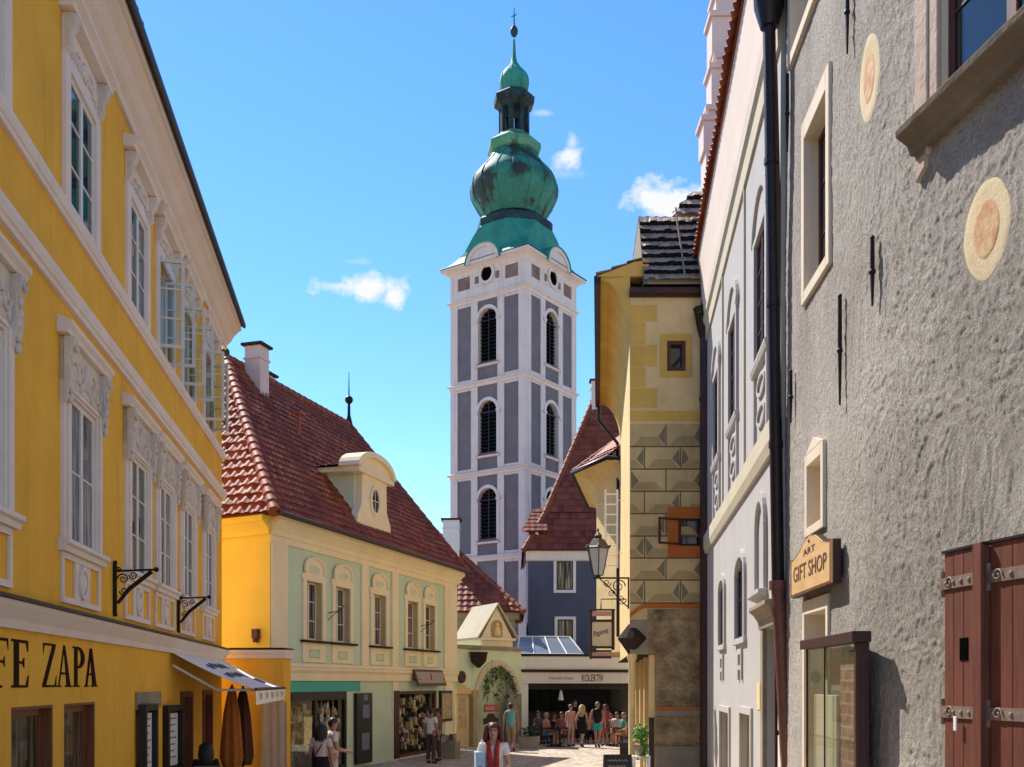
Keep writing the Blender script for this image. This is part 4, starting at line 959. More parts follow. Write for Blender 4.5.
# ================================================================== far red-roofed house
FR = Frame((PX(395, 46), 46), (PX(515, 46), 46), -.8); zr = lambda e: EYE+e+.8
r_ = FR.root('red_roof_house', 'grey walled house with red hipped roof and white chimney left of the tower foot', 'house'); L = FR.len
mb = MB(); mb.box(0, L, 0, 7.5, 0, zr(3.2)); mb.build('wall', 'stone', r_)
MB().sweep_x([(0, zr(2.9)), (-.1, zr(2.9)), (-.22, zr(3.12)), (-.22, zr(3.25)), (0, zr(3.25))], 0, L+.2).build('eaves_cornice', 'stone', r_)
a0, a1, q0, q1 = (0, -.4, zr(3.25)), (L+.4, -.4, zr(3.25)), (0, 4, zr(7.7)), (L-4.1, 4, zr(7.7)); b0, b1 = (0, 8, zr(3.25)), (L+.4, 8, zr(3.25))
tile_roof('roof', r_, a0, a1, q1, q0, 'tile', .3, .4); tile_roof('roof_hip', r_, a1, b1, q1, q1, 'tile', .3, .4); tile_roof('roof', r_, b1, b0, q0, q1, 'tile', .3, .4)
mb = MB(); ridge_caps(mb, q0, q1, .14); ridge_caps(mb, a1, q1, .14); mb.uv = [(0, 0)]*len(mb.v); mb.build('ridge_tiles', 'tile', r_)
u, _ = FR.uv(451.5, 540, -2.6); chimney(r_, u, 2.6, zr(4.8), zr((HY-521)*.0486), .80, .7, 'white_trim')
# ================================================================== arched gateway with little gabled niche
FA = Frame((PX(449, 38.4), 38.4), (PX(521, 42.4), 42.4), -.8); za = lambda e: EYE+e+.8
r_ = FA.root('gateway', 'pale green rendered gateway wall with an arched opening', 'gate'); L = FA.len
ga, gb = FA.U(478), FA.U(515.5); zta = FA.Z(496, 667)
mb = MB(); wall(mb, 0, L, -.1, za(1.35), [(ga, gb, -.1, zta, zta-(gb-ga)/2*.95)], .45); body(mb, 0, L, .45, -.1, za(1.35)); mb.build('wall', 'mint_pale', r_)
mb = MB(); n_ = 16; rx = (gb-ga)/2; cx_ = (ga+gb)/2; sp = zta-rx*.95
mb.ring([(cx_+(rx+.28)*math.cos(math.pi*i/n_), sp+(rx*.95+.28)*math.sin(math.pi*i/n_)) for i in range(n_+1)], [(cx_+rx*math.cos(math.pi*i/n_), sp+rx*.95*math.sin(math.pi*i/n_)) for i in range(n_+1)], -.06, .02, closed=False)
mb.box(ga-.28, ga, -.06, .02, -.1, sp); mb.box(gb, gb+.28, -.06, .02, -.1, sp); mb.build('arch_surround', 'ivory', r_, .01)
MB().box(-.05, L+.1, -.12, .5, za(1.352), za(1.50)).build('coping', 'stone', r_, .02)
MB().box(FA.U(505), FA.U(519), -.14, -.062, 0, za(-.45)).build('notice_board', 'stone', r_, .01)
mb = MB(); mb.lathe([(.06, 0), (.30, .25), (.36, .6), (.42, .62)], 12, (FA.U(473.5), -.25, za(.60)), cap=True); mb.build('rainwater_hopper', 'stone_dark', r_)
# back wall of the passage
p = FA.world(cx_, 2.6, 0); o = MB().box(-2.2, 2.2, 0, .3, 0, 3.3).build('courtyard_wall', 'mint_pale'); o.location = (p.x, p.y, -.8); o.rotation_euler = (0, 0, FA.rz)
props(o, 'pale wall seen through the arched gateway behind the hanging plants', 'wall')
# gabled niche
p = (PX(497, 41.4), 41.4); M['niche_roof'] = plaster('cream_sheet_roof', (.50, .42, .30), .1, bs=.2)
NB = thing('gabled_niche', 'small cream gabled niche with white sheet roof standing on the gateway wall', 'niche', (p[0], p[1], EYE+1.30), R(26))
w_, dp = .72, 2.5; mb = MB(); mb.box(-w_, w_, 0, dp, 0, .55); mb.prism([(-w_, .551), (w_, .551), (0, 1.85)], .02, dp); mb.box(-w_-.12, w_+.12, -.1, dp, .46, .56); mb.build('wall', 'cream', NB, .01)
for s_ in (-1, 1):
    mb = MB(); mb.add([(0, -.12, 2.02), (0, dp, 2.02), (s_*(w_+.22), dp, .58), (s_*(w_+.22), -.12, .58), (0, -.12, 1.93), (0, dp, 1.93), (s_*(w_+.2), dp, .50), (s_*(w_+.2), -.12, .50)], [(0, 1, 2, 3), (4, 5, 6, 7), (0, 3, 7, 4), (1, 2, 6, 5), (0, 1, 5, 4), (3, 2, 6, 7)])
    for f in (.0, .5, .97): mb.box(s_*.01 if s_ > 0 else -.02, .02 if s_ > 0 else -.01, 0, .01, 0, .01) if False else None
    mb.build('roof', 'niche_roof', NB)
mb = MB(); n_ = 10; mb.prism([(.26*math.cos(math.pi*i/n_), 1.0+.3*math.sin(math.pi*i/n_)) for i in range(n_+1)]+[(-.26, .62), (.26, .62)], -.012, .018); mb.build('niche_opening', 'sgraf_mid', NB)
mb = MB(); mb.ball((0, -.02, 1.12), (.09, .06, .11), 8); mb.lathe([(.13, 0), (.15, .2), (.09, .38)], 10, (0, -.02, .64)); mb.build('figure', 'sgraf_cream', NB)
# hanging plants, red sign, wooden cabinets at the gateway
def on_gate(px, py, off): u, z = FA.uv(px, py, off); q = FA.world(u, -off, 0); return (q.x, q.y, FA.base+z)
mb = MB(); ax = (cx_, 0)
for i in range(15):
    t = R(20+140*i/14); q = FA.world(cx_+rx*.86*math.cos(t), -.15, 0); z = -.8+sp+rx*.9*math.sin(t); mb.leaves((q.x, q.y, z-.18), (.18, .15, .28+.12*random.random()), 26, .07, random.randrange(2))
for i in range(9):
    t = R(25+130*i/8); q = FA.world(cx_+rx*.86*math.cos(t), -.15, 0); z = -.8+sp+rx*.9*math.sin(t); mb.tube([(q.x, q.y, z+.15), (q.x+.03, q.y, z-.3)], .008, 4, 2)
props(mb.build('climbing_plant', ['leaf_dark', 'leaf', 'iron']), 'green climbing plant trained round the inside of the gateway arch', 'plant')
for px, py in ((487, 690), (492, 682), (500, 688), (497, 697), (507, 695)):
    mb = MB(); q = on_gate(px, py, .15); mb.leaves(q, (.16, .14, .2), 34, .06, random.randrange(2)); mb.tube([q, (q[0], q[1], q[2]+.9)], .006, 4, 2)
    props(mb.build('hanging_plant', ['leaf_dark', 'leaf', 'iron']), 'small green plant hanging in the opening of the gateway arch', 'plant', 'plants hanging in the gateway arch')
p = on_gate(491, 712, .35); r_ = thing('red_sign', 'small red sign with pale lettering hung below the plants in the gateway arch', 'sign', p, FA.rz)
mb = MB(); mb.box(-.46, .46, -.02, .02, 0, .30); mb.build('board', 'red_sign', r_, .005)
text_mesh('PERNÍKY', .2, 'lettering', 'sign_panel', r_, (-.40, -.021, .08), (1, 0, 0), (0, 0, 1), .85)
mb = MB(); mb.tube([(-.3, 0, .3), (-.15, 0, .85)], .01, 5); mb.tube([(.3, 0, .3), (.15, 0, .85)], .01, 5); mb.build('hanger', 'iron', r_)
p = on_gate(491, 724, .30); r_ = thing('menu_stall', 'dark carved wooden board below the red sign in the gateway arch', 'board', (p[0], p[1], p[2]), FA.rz)
mb = MB(); pts = [(-.48, 0), (.48, 0), (.48, .22), (.3, .26), (.14, .42), (-.14, .42), (-.3, .26), (-.48, .22)]; mb.prism(pts, -.03, .03); mb.build('board', 'door_dark', r_, .01)
mb = MB()
for x in (-.40, .40): mb.tube([(x, 0, 0), (x, 0, -1.35)], .02, 6)
mb.split('post', 'door_dark', r_)
def cabinet(px0, px1, pt, label, mat, group=None):
    u0, u1 = FA.U(px0, .3), FA.U(px1, .3); z1 = FA.Z((px0+px1)/2, pt, .3); q = FA.world((u0+u1)/2, -.3, 0); w_ = (u1-u0)/2
    r_ = thing('wooden_showcase', label, 'showcase', (q.x, q.y, -.8), FA.rz); mb = MB()
    mb.box(-w_, w_, -.0, .25, 0, z1-.35); mb.prism([(-w_-.08, z1-.349), (w_+.08, z1-.349), (w_+.08, z1-.2), (0, z1), (-w_-.08, z1-.2)], -.08, .28); mb.build('case', mat, r_, .015)
    mb = MB(); mb.box(-w_*.6, w_*.6, -.012, -.001, .75, z1-.45); o = mb.build('pane', 'goods_a', r_)
    mb = MB(); mb.box(-w_*.6, w_*.6, -.025, -.013, 1.3, 1.34); mb.box(-.02, .02, -.025, -.013, .75, 1.3); mb.build('glazing_bar', mat, o)
cabinet(456.5, 468.5, 685, 'tall brown wooden showcase with gabled top left of the gateway arch', 'sign_wood')
u, z = FA.uv(461.5, 677, .08); q = FA.world(u, -.08, 0); mb = MB(Matrix.Translation((q.x, q.y, z-.8)) @ Matrix.Rotation(FA.rz, 4, 'Z') @ Matrix.Rotation(R(90), 4, 'X')); mb.lathe([(.20, -.03), (.24, 0), (.24, .04), (.2, .06)], 20)
o = mb.build('round_plaque', 'door_dark'); props(o, 'small round dark plaque on the pale green wall above the tall showcase', 'plaque')
u, z = FA.uv(473.5, 698, .12); q = FA.world(u, -.12, 0); mb = MB(Matrix.Translation((q.x, q.y, -.8)) @ Matrix.Rotation(FA.rz, 4, 'Z')); mb.box(-.13, .13, -.1, .1, 0, z); mb.box(-.2, .2, -.13, .13, z, z+.3)
o = mb.build('stone_pillar', 'sgraf_mid', bevel=.015); props(o, 'slim weathered pillar with block capital just left of the gateway arch', 'pillar')
# ================================================================== café with flat roof
FC = Frame((PX(517, 43.0), 43.0), (PX(645, 44.4), 44.4), -.8); zc_ = lambda e: EYE+e+.8; L = FC.len
r_ = FC.root('cafe', 'flat roofed white café with a dark open front and sign band', 'café')
mb = MB(); mb.box(0, .5, 0, .5, 0, zc_(-.0)); mb.box(L-.3, L, 0, .5, 0, zc_(0)); mb.box(0, .25, .5, 5, 0, zc_(.5)); mb.box(L-.25, L, .5, 5, 0, zc_(.5)); mb.box(0, L, 5, 5.25, 0, zc_(.5)); mb.build('wall', 'white_trim', r_)
FCz0 = zc_(-.02); mb = MB(); mb.box(-.02, L+.02, -.04, .4, FCz0+.002, zc_(.47)); mb.build('sign_band', 'white_trim', r_, .01)
mb = MB(); mb.box(-.05, L+.05, -.10, 5.3, zc_(.472), zc_(.58)); mb.build('band_edge', 'frame_black', r_)
mb = MB(); mb.box(-.15, L+.05, -.28, 5.3, zc_(.582), zc_(1.17)); mb.build('roof_fascia', 'white_trim', r_, .10)
mb = MB(); mb.box(-.17, L+.06, -.31, 5.35, zc_(1.172), zc_(1.26)); mb.build('roof_edge', 'gutter_dark', r_)
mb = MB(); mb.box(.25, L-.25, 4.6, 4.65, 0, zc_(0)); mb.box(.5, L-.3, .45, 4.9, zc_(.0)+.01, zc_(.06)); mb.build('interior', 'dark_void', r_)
mb = MB()
for i in range(9):
    x = .7+i*(L-1.2)/9; mb.box(x, x+.28+.1*(i % 3), 4.3, 4.4, .1, zc_(-.1))
mb.split('curtain', 'curtain_green', r_)
mb = MB(); mb.box(.5, L-.3, 2.2, 2.8, 0, 1.15); mb.box(.5, L-.3, 2.1, 2.85, 1.151, 1.2); mb.build('counter', 'door_dark', r_)
MB().box(.52, L-.32, .1, .16, zc_(-.28), zc_(-.04)).build('awning_housing', 'gutter_dark', r_)
u, z = FC.uv(581.5, 681.3, .045); text_mesh('KOLEKTIV', .44, 'sign_lettering', 'letter', r_, (u, -.046, z), (1, 0, 0), (0, 0, 1), .50, 0, .004)
u, z = FC.uv(549, 679.5, .045); text_mesh('THE DRINK KITCHEN', .15, 'sign_lettering', 'grey_ink', r_, (u, -.046, z), (1, 0, 0), (0, 0, 1), .74, 0, .003)
mb = MB(); mb.lathe([(.02, .45), (.05, .42), (.11, .1), (.13, 0)], 12, (FC.U(562.5), .25, zc_(-.75))); mb.tube([(FC.U(562.5), .25, zc_(-.3)), (FC.U(562.5), .25, zc_(.0))], .008, 5); mb.build('pendant_lamp', 'white_paint', r_)
# sloping roof light
sk = thing('roof_light', 'grey glazed roof light on the flat café roof', 'skylight', (PX(517, 43.6), 43.6, EYE+1.26), FC.rz)
W = (587-517)*.0436; mb = MB(); pts = [(0, 0), (W, 0), (W-.3, .9), (.45, .9)]
for a, b_ in ((0, W*.28), (W*.28, W*.56), (W*.56, W*.86)): pass
vs = [(0, 0, 0), (W, 0, 0), (W-.25, 1.3, .82), (.45, 1.3, .82), (W, 1.6, 0), (0, 1.6, 0)]
mb.add(vs, [(0, 1, 2, 3), (1, 4, 2), (0, 3, 5), (3, 2, 4, 5)]); mb.build('glazing', 'skylight', sk)
mb = MB()
for f in (0, .25, .5, .75, 1): mb.tube([(W*f, -.01, .01), (.45+(W-.7)*f, 1.3, .835)], .03, 5)
mb.tube([(0, -.01, .02), (W, -.01, .02)], .03, 5); mb.tube([(.45, 1.3, .84), (W-.25, 1.3, .84)], .03, 5); mb.tube([(W, 0, .02), (W, 1.6, .02)], .03, 5); mb.tube([(W-.25, 1.3, .84), (W, 1.6, .02)], .03, 5); mb.build('bars', 'white_paint', sk)
# ================================================================== blue house
FBL = Frame((PX(528, 48), 48), (PX(650, 48), 48), -.8); zb_ = lambda e: EYE+e+.8; L = FBL.len
r_ = FBL.root('blue_house', 'dark slate blue house with white framed windows under a steep red roof', 'house')
bw = [(FBL.U(556.5), FBL.U(573), FBL.Z(565, 590), FBL.Z(565, 561)), (FBL.U(557.5), FBL.U(573), FBL.Z(565, 645), FBL.Z(565, 619.5))]
mb = MB(); wall(mb, 0, L, 0, zb_(6.0), bw, .2); body(mb, 0, L, 8, 0, zb_(6.0)); mb.build('wall', 'blue', r_)
MB().sweep_x([(0, zb_(5.85)), (-.12, zb_(5.9)), (-.2, zb_(6.1)), (-.28, zb_(6.25)), (-.28, zb_(6.32)), (0, zb_(6.32))], -.1, L).build('eaves_cornice', 'white_trim', r_)
for a, b_, z0, z1 in bw:
    w = window(r_, a, b_, z0, z1, .02, 'frame_black', 'pane_curtain', 2, 1, .05)
    mb = MB(); e = .14; mb.box(a-e, a, -.04, .02, z0-e, z1+e); mb.box(b_, b_+e, -.04, .02, z0-e, z1+e); mb.box(a, b_, -.04, .02, z1, z1+e); mb.box(a, b_, -.06, .02, z0-e, z0); mb.build('surround', 'white_trim', w, .005)
a0, a1 = Vector((-.22, -.42, zb_(6.32))), Vector((L, -.42, zb_(6.32))); k0, k1 = Vector((.85, .75, zb_(8.3))), Vector((L, .75, zb_(8.3))); q0, q1 = Vector((3.55, 4.0, zb_(14.9))), Vector((L, 4.0, zb_(14.9)))
b0, kb0, kb1, b1 = Vector((-.22, 8.4, zb_(6.32))), Vector((.85, 7.2, zb_(8.3))), Vector((L, 7.2, zb_(8.3))), Vector((L, 8.4, zb_(6.32)))
tile_roof('roof', r_, a0, a1, k1, k0, 'tile_dark', .3, .38); tile_roof('roof', r_, k0, k1, q1, q0, 'tile_dark', .3, .38)
tile_roof('roof_hip', r_, b0, a0, k0, kb0, 'tile_dark', .3, .38); tile_roof('roof_hip', r_, kb0, k0, q0, q0, 'tile_dark', .3, .38); tile_roof('roof', r_, kb1, kb0, q0, q1, 'tile_dark', .3, .38)
mb = MB(); ridge_caps(mb, a0, k0, .13); ridge_caps(mb, k0, q0, .14); mb.uv = [(0, 0)]*len(mb.v); mb.build('ridge_tiles', 'tile_dark', r_)
mb = MB(); u = FBL.U(536); mb.box(u-.35, u+.35, .0, .9, zb_(6.8), zb_(7.3)); d = mb.build('dormer', 'frame_black', r_)
mb = MB(); mb.box(u-.03, u+.12, -.02, -.001, zb_(6.85), zb_(7.25)); mb.build('dormer_post', 'white_paint', d)
tile_roof('dormer_roof', d, (u-.7, -.25, zb_(7.25)), (u+.55, -.25, zb_(7.25)), (u+.55, 1.4, zb_(8.6)), (u-.1, 1.4, zb_(8.6)), 'tile_dark', .3, .38, .03, .012)
u = FBL.U(602); chimney(r_, u, 3.8, zb_(13.5), zb_(15.6), .45, .45)
# ================================================================== cream house beyond the sgraffito house (upper floor carried over the lane)
ca = Vector((PX(596.5, 37.0), 37.0)); dv = Vector((.19, .98)).normalized(); far = ca+dv*5.6
FCH = Frame((far.x, far.y), (ca.x, ca.y), -.8); zk = lambda e: EYE+e+.8; L = FCH.len
r_ = FCH.root('cream_house', 'cream house with deep curved eaves jutting out beyond the painted block house', 'house')
inv = FCH.mat().inverted()
def lc(x, y): q = inv @ Vector((x, y, 0)); return (q.x, q.y)
cN = ca+Vector((.29, -.957))*3.2
PW = [(0, 0), (L, 0), lc(cN.x, cN.y), lc(cN.x+4.5, cN.y+1.5), (0, 5.5)]
oc = Vector((2.22, 36.1)); oN = cN+Vector((-.957, -.29))*.85
PE = [(-.2, -.95), lc(oc.x, oc.y), lc(oN.x, oN.y), PW[3], (-.2, 5.5)]
mb = MB(); mb.vprism(PW, zk(1.1), zk(6.6)); mb.build('wall', 'sgraf_cream', r_)
mb = MB(); mb.vprism([(0, 1.6), (L, 1.6), (L+1, 5), (0, 5.5)], 0, zk(1.099)); mb.build('ground_floor_wall', 'sgraf_cream', r_)
mb = MB(); za_, zb2 = zk(6.2), zk(7.55); vs = []
for k in range(8):
    f = k/7; w_ = 1-math.cos(f*math.pi/2); z = za_+(zb2-za_)*math.sin(f*math.pi/2)
    for a, b_ in zip(PW, PE): vs.append((a[0]+(b_[0]-a[0])*w_, a[1]+(b_[1]-a[1])*w_, z))
mb.add(vs, [(k*5+q, k*5+(q+1) % 5, (k+1)*5+(q+1) % 5, (k+1)*5+q) for k in range(7) for q in range(5)]+[(35, 36, 37, 38, 39)]); mb.build('eaves_cove', 'sgraf_cream', r_)
gz = zb2+.05; mb = MB(); mb.tube([(p[0], p[1]-.04, gz) for p in PE[:4]], .085, 8); mb.build('gutter', 'gutter_dark', r_)
e0, e1, e2 = [Vector((p[0], p[1], zb2+.08)) for p in PE[:3]]; q1 = Vector((L-.6, 3.2, zb2+3.2)); q0 = Vector((-.2, 3.2, zb2+3.2))
tile_roof('roof', r_, e0, e1, q1, q0, 'tile', .24, .32); tile_roof('roof_hip', r_, e1, e2, q1+Vector((2, .2, 0)), q1, 'tile', .24, .32)
mb = MB(); ridge_caps(mb, e1, q1, .10); mb.uv = [(0, 0)]*len(mb.v); mb.build('ridge_tiles', 'tile', r_)

# ================================================================== sgraffito house
YS = 24.0
FS = Frame((PX(630, YS), YS), (PX(709, YS), YS), G(24)); zs = lambda e: EYE+e-FS.base; L = FS.len
SR = FS.root('sgraffito_house', 'old corner house with painted diamond blocks, yellow quoins and old shingle roof', 'house')
sx_ = (.0860, 1.0); DL = 10.5
wn = (FS.U(667), FS.U(685.5), FS.Z(676, 371), FS.Z(676, 341)); w2 = (FS.U(680), FS.U(701), FS.Z(690, 546), FS.Z(690, 518))
TOP = zs(9.25); BOT = zs(.70); gfl = FS.U(656)
mb = MB(); wall(mb, 0, L, BOT, TOP, [wn, w2], .25)
mb.add([(0, 0, BOT), (DL*sx_[0], DL, BOT), (L+.8, DL, BOT), (L, 0, BOT), (0, 0, TOP), (DL*sx_[0], DL, TOP), (L+.8, DL, TOP), (L, 0, TOP)], [(1, 2, 6, 5), (2, 3, 7, 6), (4, 5, 6, 7), (0, 1, 2, 3)])
mb.build('wall', 'sgraf_light', SR)
SS = Matrix.Rotation(math.atan2(1, .086), 4, 'Z')          # side: +x back along the lane, +y outwards
mb = MB(); mb.xf = None; mb.add([(-.004, 0, BOT), (DL*sx_[0]-.004, DL, BOT), (DL*sx_[0]-.004, DL, TOP), (-.004, 0, TOP)], [(0, 1, 2, 3)]); mb.build('side_wall', 'sgraf_cream', SR)
# painted upper wall
mb = MB(); zband = FS.Z(660, 424)
mb.box(0, wn[0]-.18, -.004, 0, zband, TOP); mb.box(wn[1]+.18, L, -.004, 0, zband, TOP); mb.box(wn[0]-.18, wn[1]+.18, -.004, 0, zband, wn[2]-.16); mb.box(wn[0]-.18, wn[1]+.18, -.004, 0, wn[3]+.16, TOP); mb.build('upper_render', 'sgraf_cream', SR)
mb = MB(); a, b_, c_, d_2 = wn
mb.box(a-.17, a, -.012, .0, c_-.15, d_2+.17); mb.box(b_, b_+.12, -.012, 0, c_-.15, d_2+.17); mb.box(a, b_, -.012, 0, d_2, d_2+.17); mb.box(a, b_, -.012, 0, c_-.15, c_)
ys_ = [305, 322, 345, 367, 388, 408, 424]
for i in range(6):
    wq = FS.U(657 if i % 2 == 0 else 645.5); z1, z0 = FS.Z(640, ys_[i]), FS.Z(640, ys_[i+1])
    if i == 5: continue
    mb.box(-.0, wq, -.010, 0, z0+.01, z1-.01)
mb.box(0, L, -.010, 0, FS.Z(660, 421), FS.Z(660, 411)); mb.split('painted_quoin', 'sgraf_yellow', SR)
w = window(SR, a+.05, b_-.05, c_+.05, d_2-.05, .10, 'frame_brown', 'pane', 1, 1, .05); mb = MB(); mb.box(a, a+.09, -.02, .12, c_, d_2); mb.box(b_-.09, b_, -.02, .12, c_, d_2); mb.box(a+.09, b_-.09, -.02, .12, c_, c_+.09); mb.box(a+.09, b_-.09, -.02, .12, d_2-.09, d_2); mb.build('outer_frame', 'frame_brown', w)
# diamond blocks
rows = [424, 446.5, 469, 491.3, 513.5, 536, 558, 580, 603]
lines, lo_, dk, md_ = MB(), MB(), MB(), MB(); bw_ = 36*.024
for i in range(8):
    z1, z0 = FS.Z(660, rows[i]), FS.Z(660, rows[i+1]); off = 0 if i % 2 == 0 else -.62*bw_+.02
    lines.box(0, L, -.003, 0, z0-.018, z0+.018)
    x = off
    while x < L-.02:
        a, b_ = max(x, 0), min(x+bw_*(1 if x > off or i % 2 == 0 else 1), L); 
        if a > 0: lines.box(a-.014, a+.014, -.0032, 0, z0+.018, z1-.018)
        xl, xr, m_ = x+.03, x+bw_-.03, .19; zm = z0+(z1-z0)*.42; zq = z0+(z1-z0)*.92; z_ = z0+.035
        def clip(pl):
            out = []
            for k in range(len(pl)):
                p, q = pl[k-1], pl[k]
                for lim, sg in ((0.004, 1),):
                    pi, qi = (p[0]-lim)*sg >= 0, (q[0]-lim)*sg >= 0
                    if pi != qi: t = (lim-p[0])/(q[0]-p[0]); out.append((lim, p[1]+(q[1]-p[1])*t))
                    if qi: out.append(q)
            o2 = []
            for k in range(len(out)):
                p, q = out[k-1], out[k]; lim = L-.004
                pi, qi = p[0] <= lim, q[0] <= lim
                if pi != qi: t = (lim-p[0])/(q[0]-p[0]); o2.append((lim, p[1]+(q[1]-p[1])*t))
                if qi: o2.append(q)
            return o2
        for tgt, pl in ((dk, [(xl+.06, z_), (xr-.02, z_), (xr-m_, zm), (xl+m_+.05, zm)]), (md_, [(xr, z_+.02), (xr, zq), (xr-m_+.02, zm+.02)])):
            if (i+int(round(x/bw_))) % 3 == 2: pl = [(xl+xr-q[0], q[1]) for q in pl][::-1]
            pl = [(q[0]+random.uniform(-.018, .018), q[1]+random.uniform(-.012, .012)) for q in pl]; pl = clip(pl)
            if len(pl) >= 3: tgt.prism(pl, -.005, 0)
        x += bw_
lines.build('joint_pattern', 'sgraf_dark', SR); dk.build('diamond_pattern', 'sgraf_mid', SR); md_.build('diamond_pattern', plaster('sgraffito_side', (.24, .20, .125), .12), SR)
# orange framed casement, open
a, b_, c_, d_2 = w2
mb = MB(); mb.box(a-.30, a, -.012, 0, c_-.27, d_2+.27); mb.box(a, L-.0, -.012, 0, d_2, d_2+.27); mb.box(a, L, -.012, 0, c_-.27, c_); op = mb.build('painted_surround', 'orange', SR)
w = window(SR, a, b_, c_, d_2, .06, 'frame_black', 'pane_curtain', 1, 1, .06)
mb = MB(Matrix.Translation((a, -.01, 0)) @ Matrix.Rotation(R(205), 4, 'Z')); casement(mb, 0, .62, c_+.02, d_2-.02, 0, .05, .04, 1, 1); mb.build('casement', 'frame_brown', w)
# orange moulding and worn plaster below
zo_ = FS.Z(670, 608); mb = MB(); pts = []
for i in range(9): f = i/8; pts.append((f*.42, zo_-.24*(1-math.sin(f*math.pi/2))))
pts.append((L, zo_-.02)); n = len(pts); vs = []
for x, z in pts: vs += [(x, -.02, z), (x, -.02, z+.11), (x, 0, z+.11), (x, 0, z)]
mb.add(vs, [(i*4+j, i*4+(j+1) % 4, (i+1)*4+(j+1) % 4, (i+1)*4+j) for i in range(n-1) for j in range(4)]); mb.build('orange_moulding', 'orange', SR)
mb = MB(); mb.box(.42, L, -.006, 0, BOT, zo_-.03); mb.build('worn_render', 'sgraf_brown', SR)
mb = MB(); mb.box(0, .419, -.006, 0, BOT, zo_-.28); mb.build('grey_patch', 'stone', SR)
# ground floor, set back under the overhang
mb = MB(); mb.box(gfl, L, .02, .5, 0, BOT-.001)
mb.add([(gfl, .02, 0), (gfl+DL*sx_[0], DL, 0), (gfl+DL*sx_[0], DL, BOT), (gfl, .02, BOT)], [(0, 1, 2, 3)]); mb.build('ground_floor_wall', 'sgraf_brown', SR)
mb = MB(); mb.box(gfl-.02, L, -.03, .019, FS.Z(680, 716), FS.Z(680, 710)); mb.build('plinth_band', 'stone', SR, .01); MB().box(gfl-.01, L, -.015, .019, 0, FS.Z(680, 746)).build('plinth', 'stone', SR, .01); MB().box(gfl-.01, L, -.02, .019, FS.Z(680, 709.8), FS.Z(680, 707)).build('plinth_line', 'orange', SR)
GS = Matrix.Translation((gfl, 0, 0)) @ SS
mb = MB(GS)
for x in (.15, 2.7, 5.4, 8.6): mb.box(x, x+.30, .0, .16, 0, BOT-.01)
mb.split('side_pilaster', 'sgraf_cream', SR, .01)
mb = MB(GS)
for x in (.9, 3.4, 6.3): mb.box(x, x+1.3, -.01, .03, 0, 2.3); mb.box(x-.08, x+1.38, -.01, .05, 2.301, 2.42)
mb.build('side_door', 'door_dark', SR)
mb = MB(); mb.lathe([(.09, BOT-.06), (.12, BOT+.02), (.20, BOT+.14), (.33, BOT+.32), (.36, BOT+.38), (.30, BOT+.46), (.10, BOT+.72)], 12, (.08, .16, 0), sm=False); mb.build('corner_corbel', 'stone_dark', SR)
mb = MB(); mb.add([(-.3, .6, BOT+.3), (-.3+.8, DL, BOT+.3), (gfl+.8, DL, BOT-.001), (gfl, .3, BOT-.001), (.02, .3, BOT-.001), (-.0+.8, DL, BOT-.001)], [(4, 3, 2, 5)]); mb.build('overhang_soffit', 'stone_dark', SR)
mb = MB(); mb.lathe([(.12, 0), (.12, .12), (.085, .16), (.085, BOT-.2), (.12, BOT-.1), (.12, BOT)], 14, (.06, .10, 0)); mb.build('corner_column', 'sgraf_cream', SR)
# eaves, gutter, shingle roof
EZ = zs(9.70)
GX = SS
n_ = 6; pr = [(0, zs(8.3))]+[(.72*(1-math.cos(i/n_*math.pi/2)), zs(8.3)+(EZ-zs(8.3))*math.sin(i/n_*math.pi/2)) for i in range(1, n_+1)]+[(.72, EZ+.05), (0, EZ+.05)]
mb = MB(GX); mb.sweep_x(pr, -.0, DL+.2); mb.build('side_eaves_cove', 'sgraf_yellow', SR)
mb = MB(GX); mb.box(-.06, DL+.25, .70, .86, EZ-.12, EZ+.08); mb.tube([(DL+.1, .75, EZ-.1), (DL+.1, .75, EZ-.6), (DL+.1, .1, EZ-1.4), (DL+.1, .08, EZ-2.2), (DL+.1, .08, zs(1.6))], .055, 8); mb.build('side_gutter', 'gutter_dark', SR)
mb = MB(); mb.prism([(-.80, EZ+.05), (.45, EZ+.05), (.45, zs(10.15)), (.1, zs(10.1))], -.02, .4); mb.build('verge_gable', 'sgraf_yellow', SR)
mb = MB(); mb.sweep_x([(0, zs(9.25)), (-.10, zs(9.25)), (-.18, zs(9.30)), (-.18, zs(9.43)), (0, zs(9.45))], -.02, L-.1); mb.build('gutter', 'pipe_brown', SR)
mb = MB(); mb.box(FS.U(643), L, .05, .3, zs(9.43), zs(9.85)); mb.build('boarding', 'frame_black', SR)
x0_ = FS.U(643); RL = L+.62
zf = lambda d: 9.52+(d+.24)*2.0
tile_roof('roof', SR, (x0_, -.24, zs(9.52)), (RL, -.24, zs(9.52)), (RL, .78, zs(zf(.78))), (x0_, .78, zs(zf(.78))), 'tile_old', .17, .27, .12, .012, None, 'frame_black')  # black risers paint in the shadow under each shingle course
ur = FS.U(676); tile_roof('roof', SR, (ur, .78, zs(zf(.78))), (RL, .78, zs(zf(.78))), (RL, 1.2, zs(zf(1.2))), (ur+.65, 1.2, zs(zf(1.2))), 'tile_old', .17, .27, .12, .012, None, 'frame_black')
tile_roof('roof', SR, (RL, 5.4, zs(9.6)), (x0_, 5.4, zs(9.6)), (x0_, .82, zs(zf(.78))), (RL, .82, zs(zf(.78))), 'tile_old', .22, .4)
tile_roof('roof', SR, (DL*.086-.8, DL, EZ+.08), (-.80, .0, EZ+.08), (x0_, .0, zs(10.18)), (x0_+DL*.086, DL, zs(10.18)), 'tile_old', .24, .4)
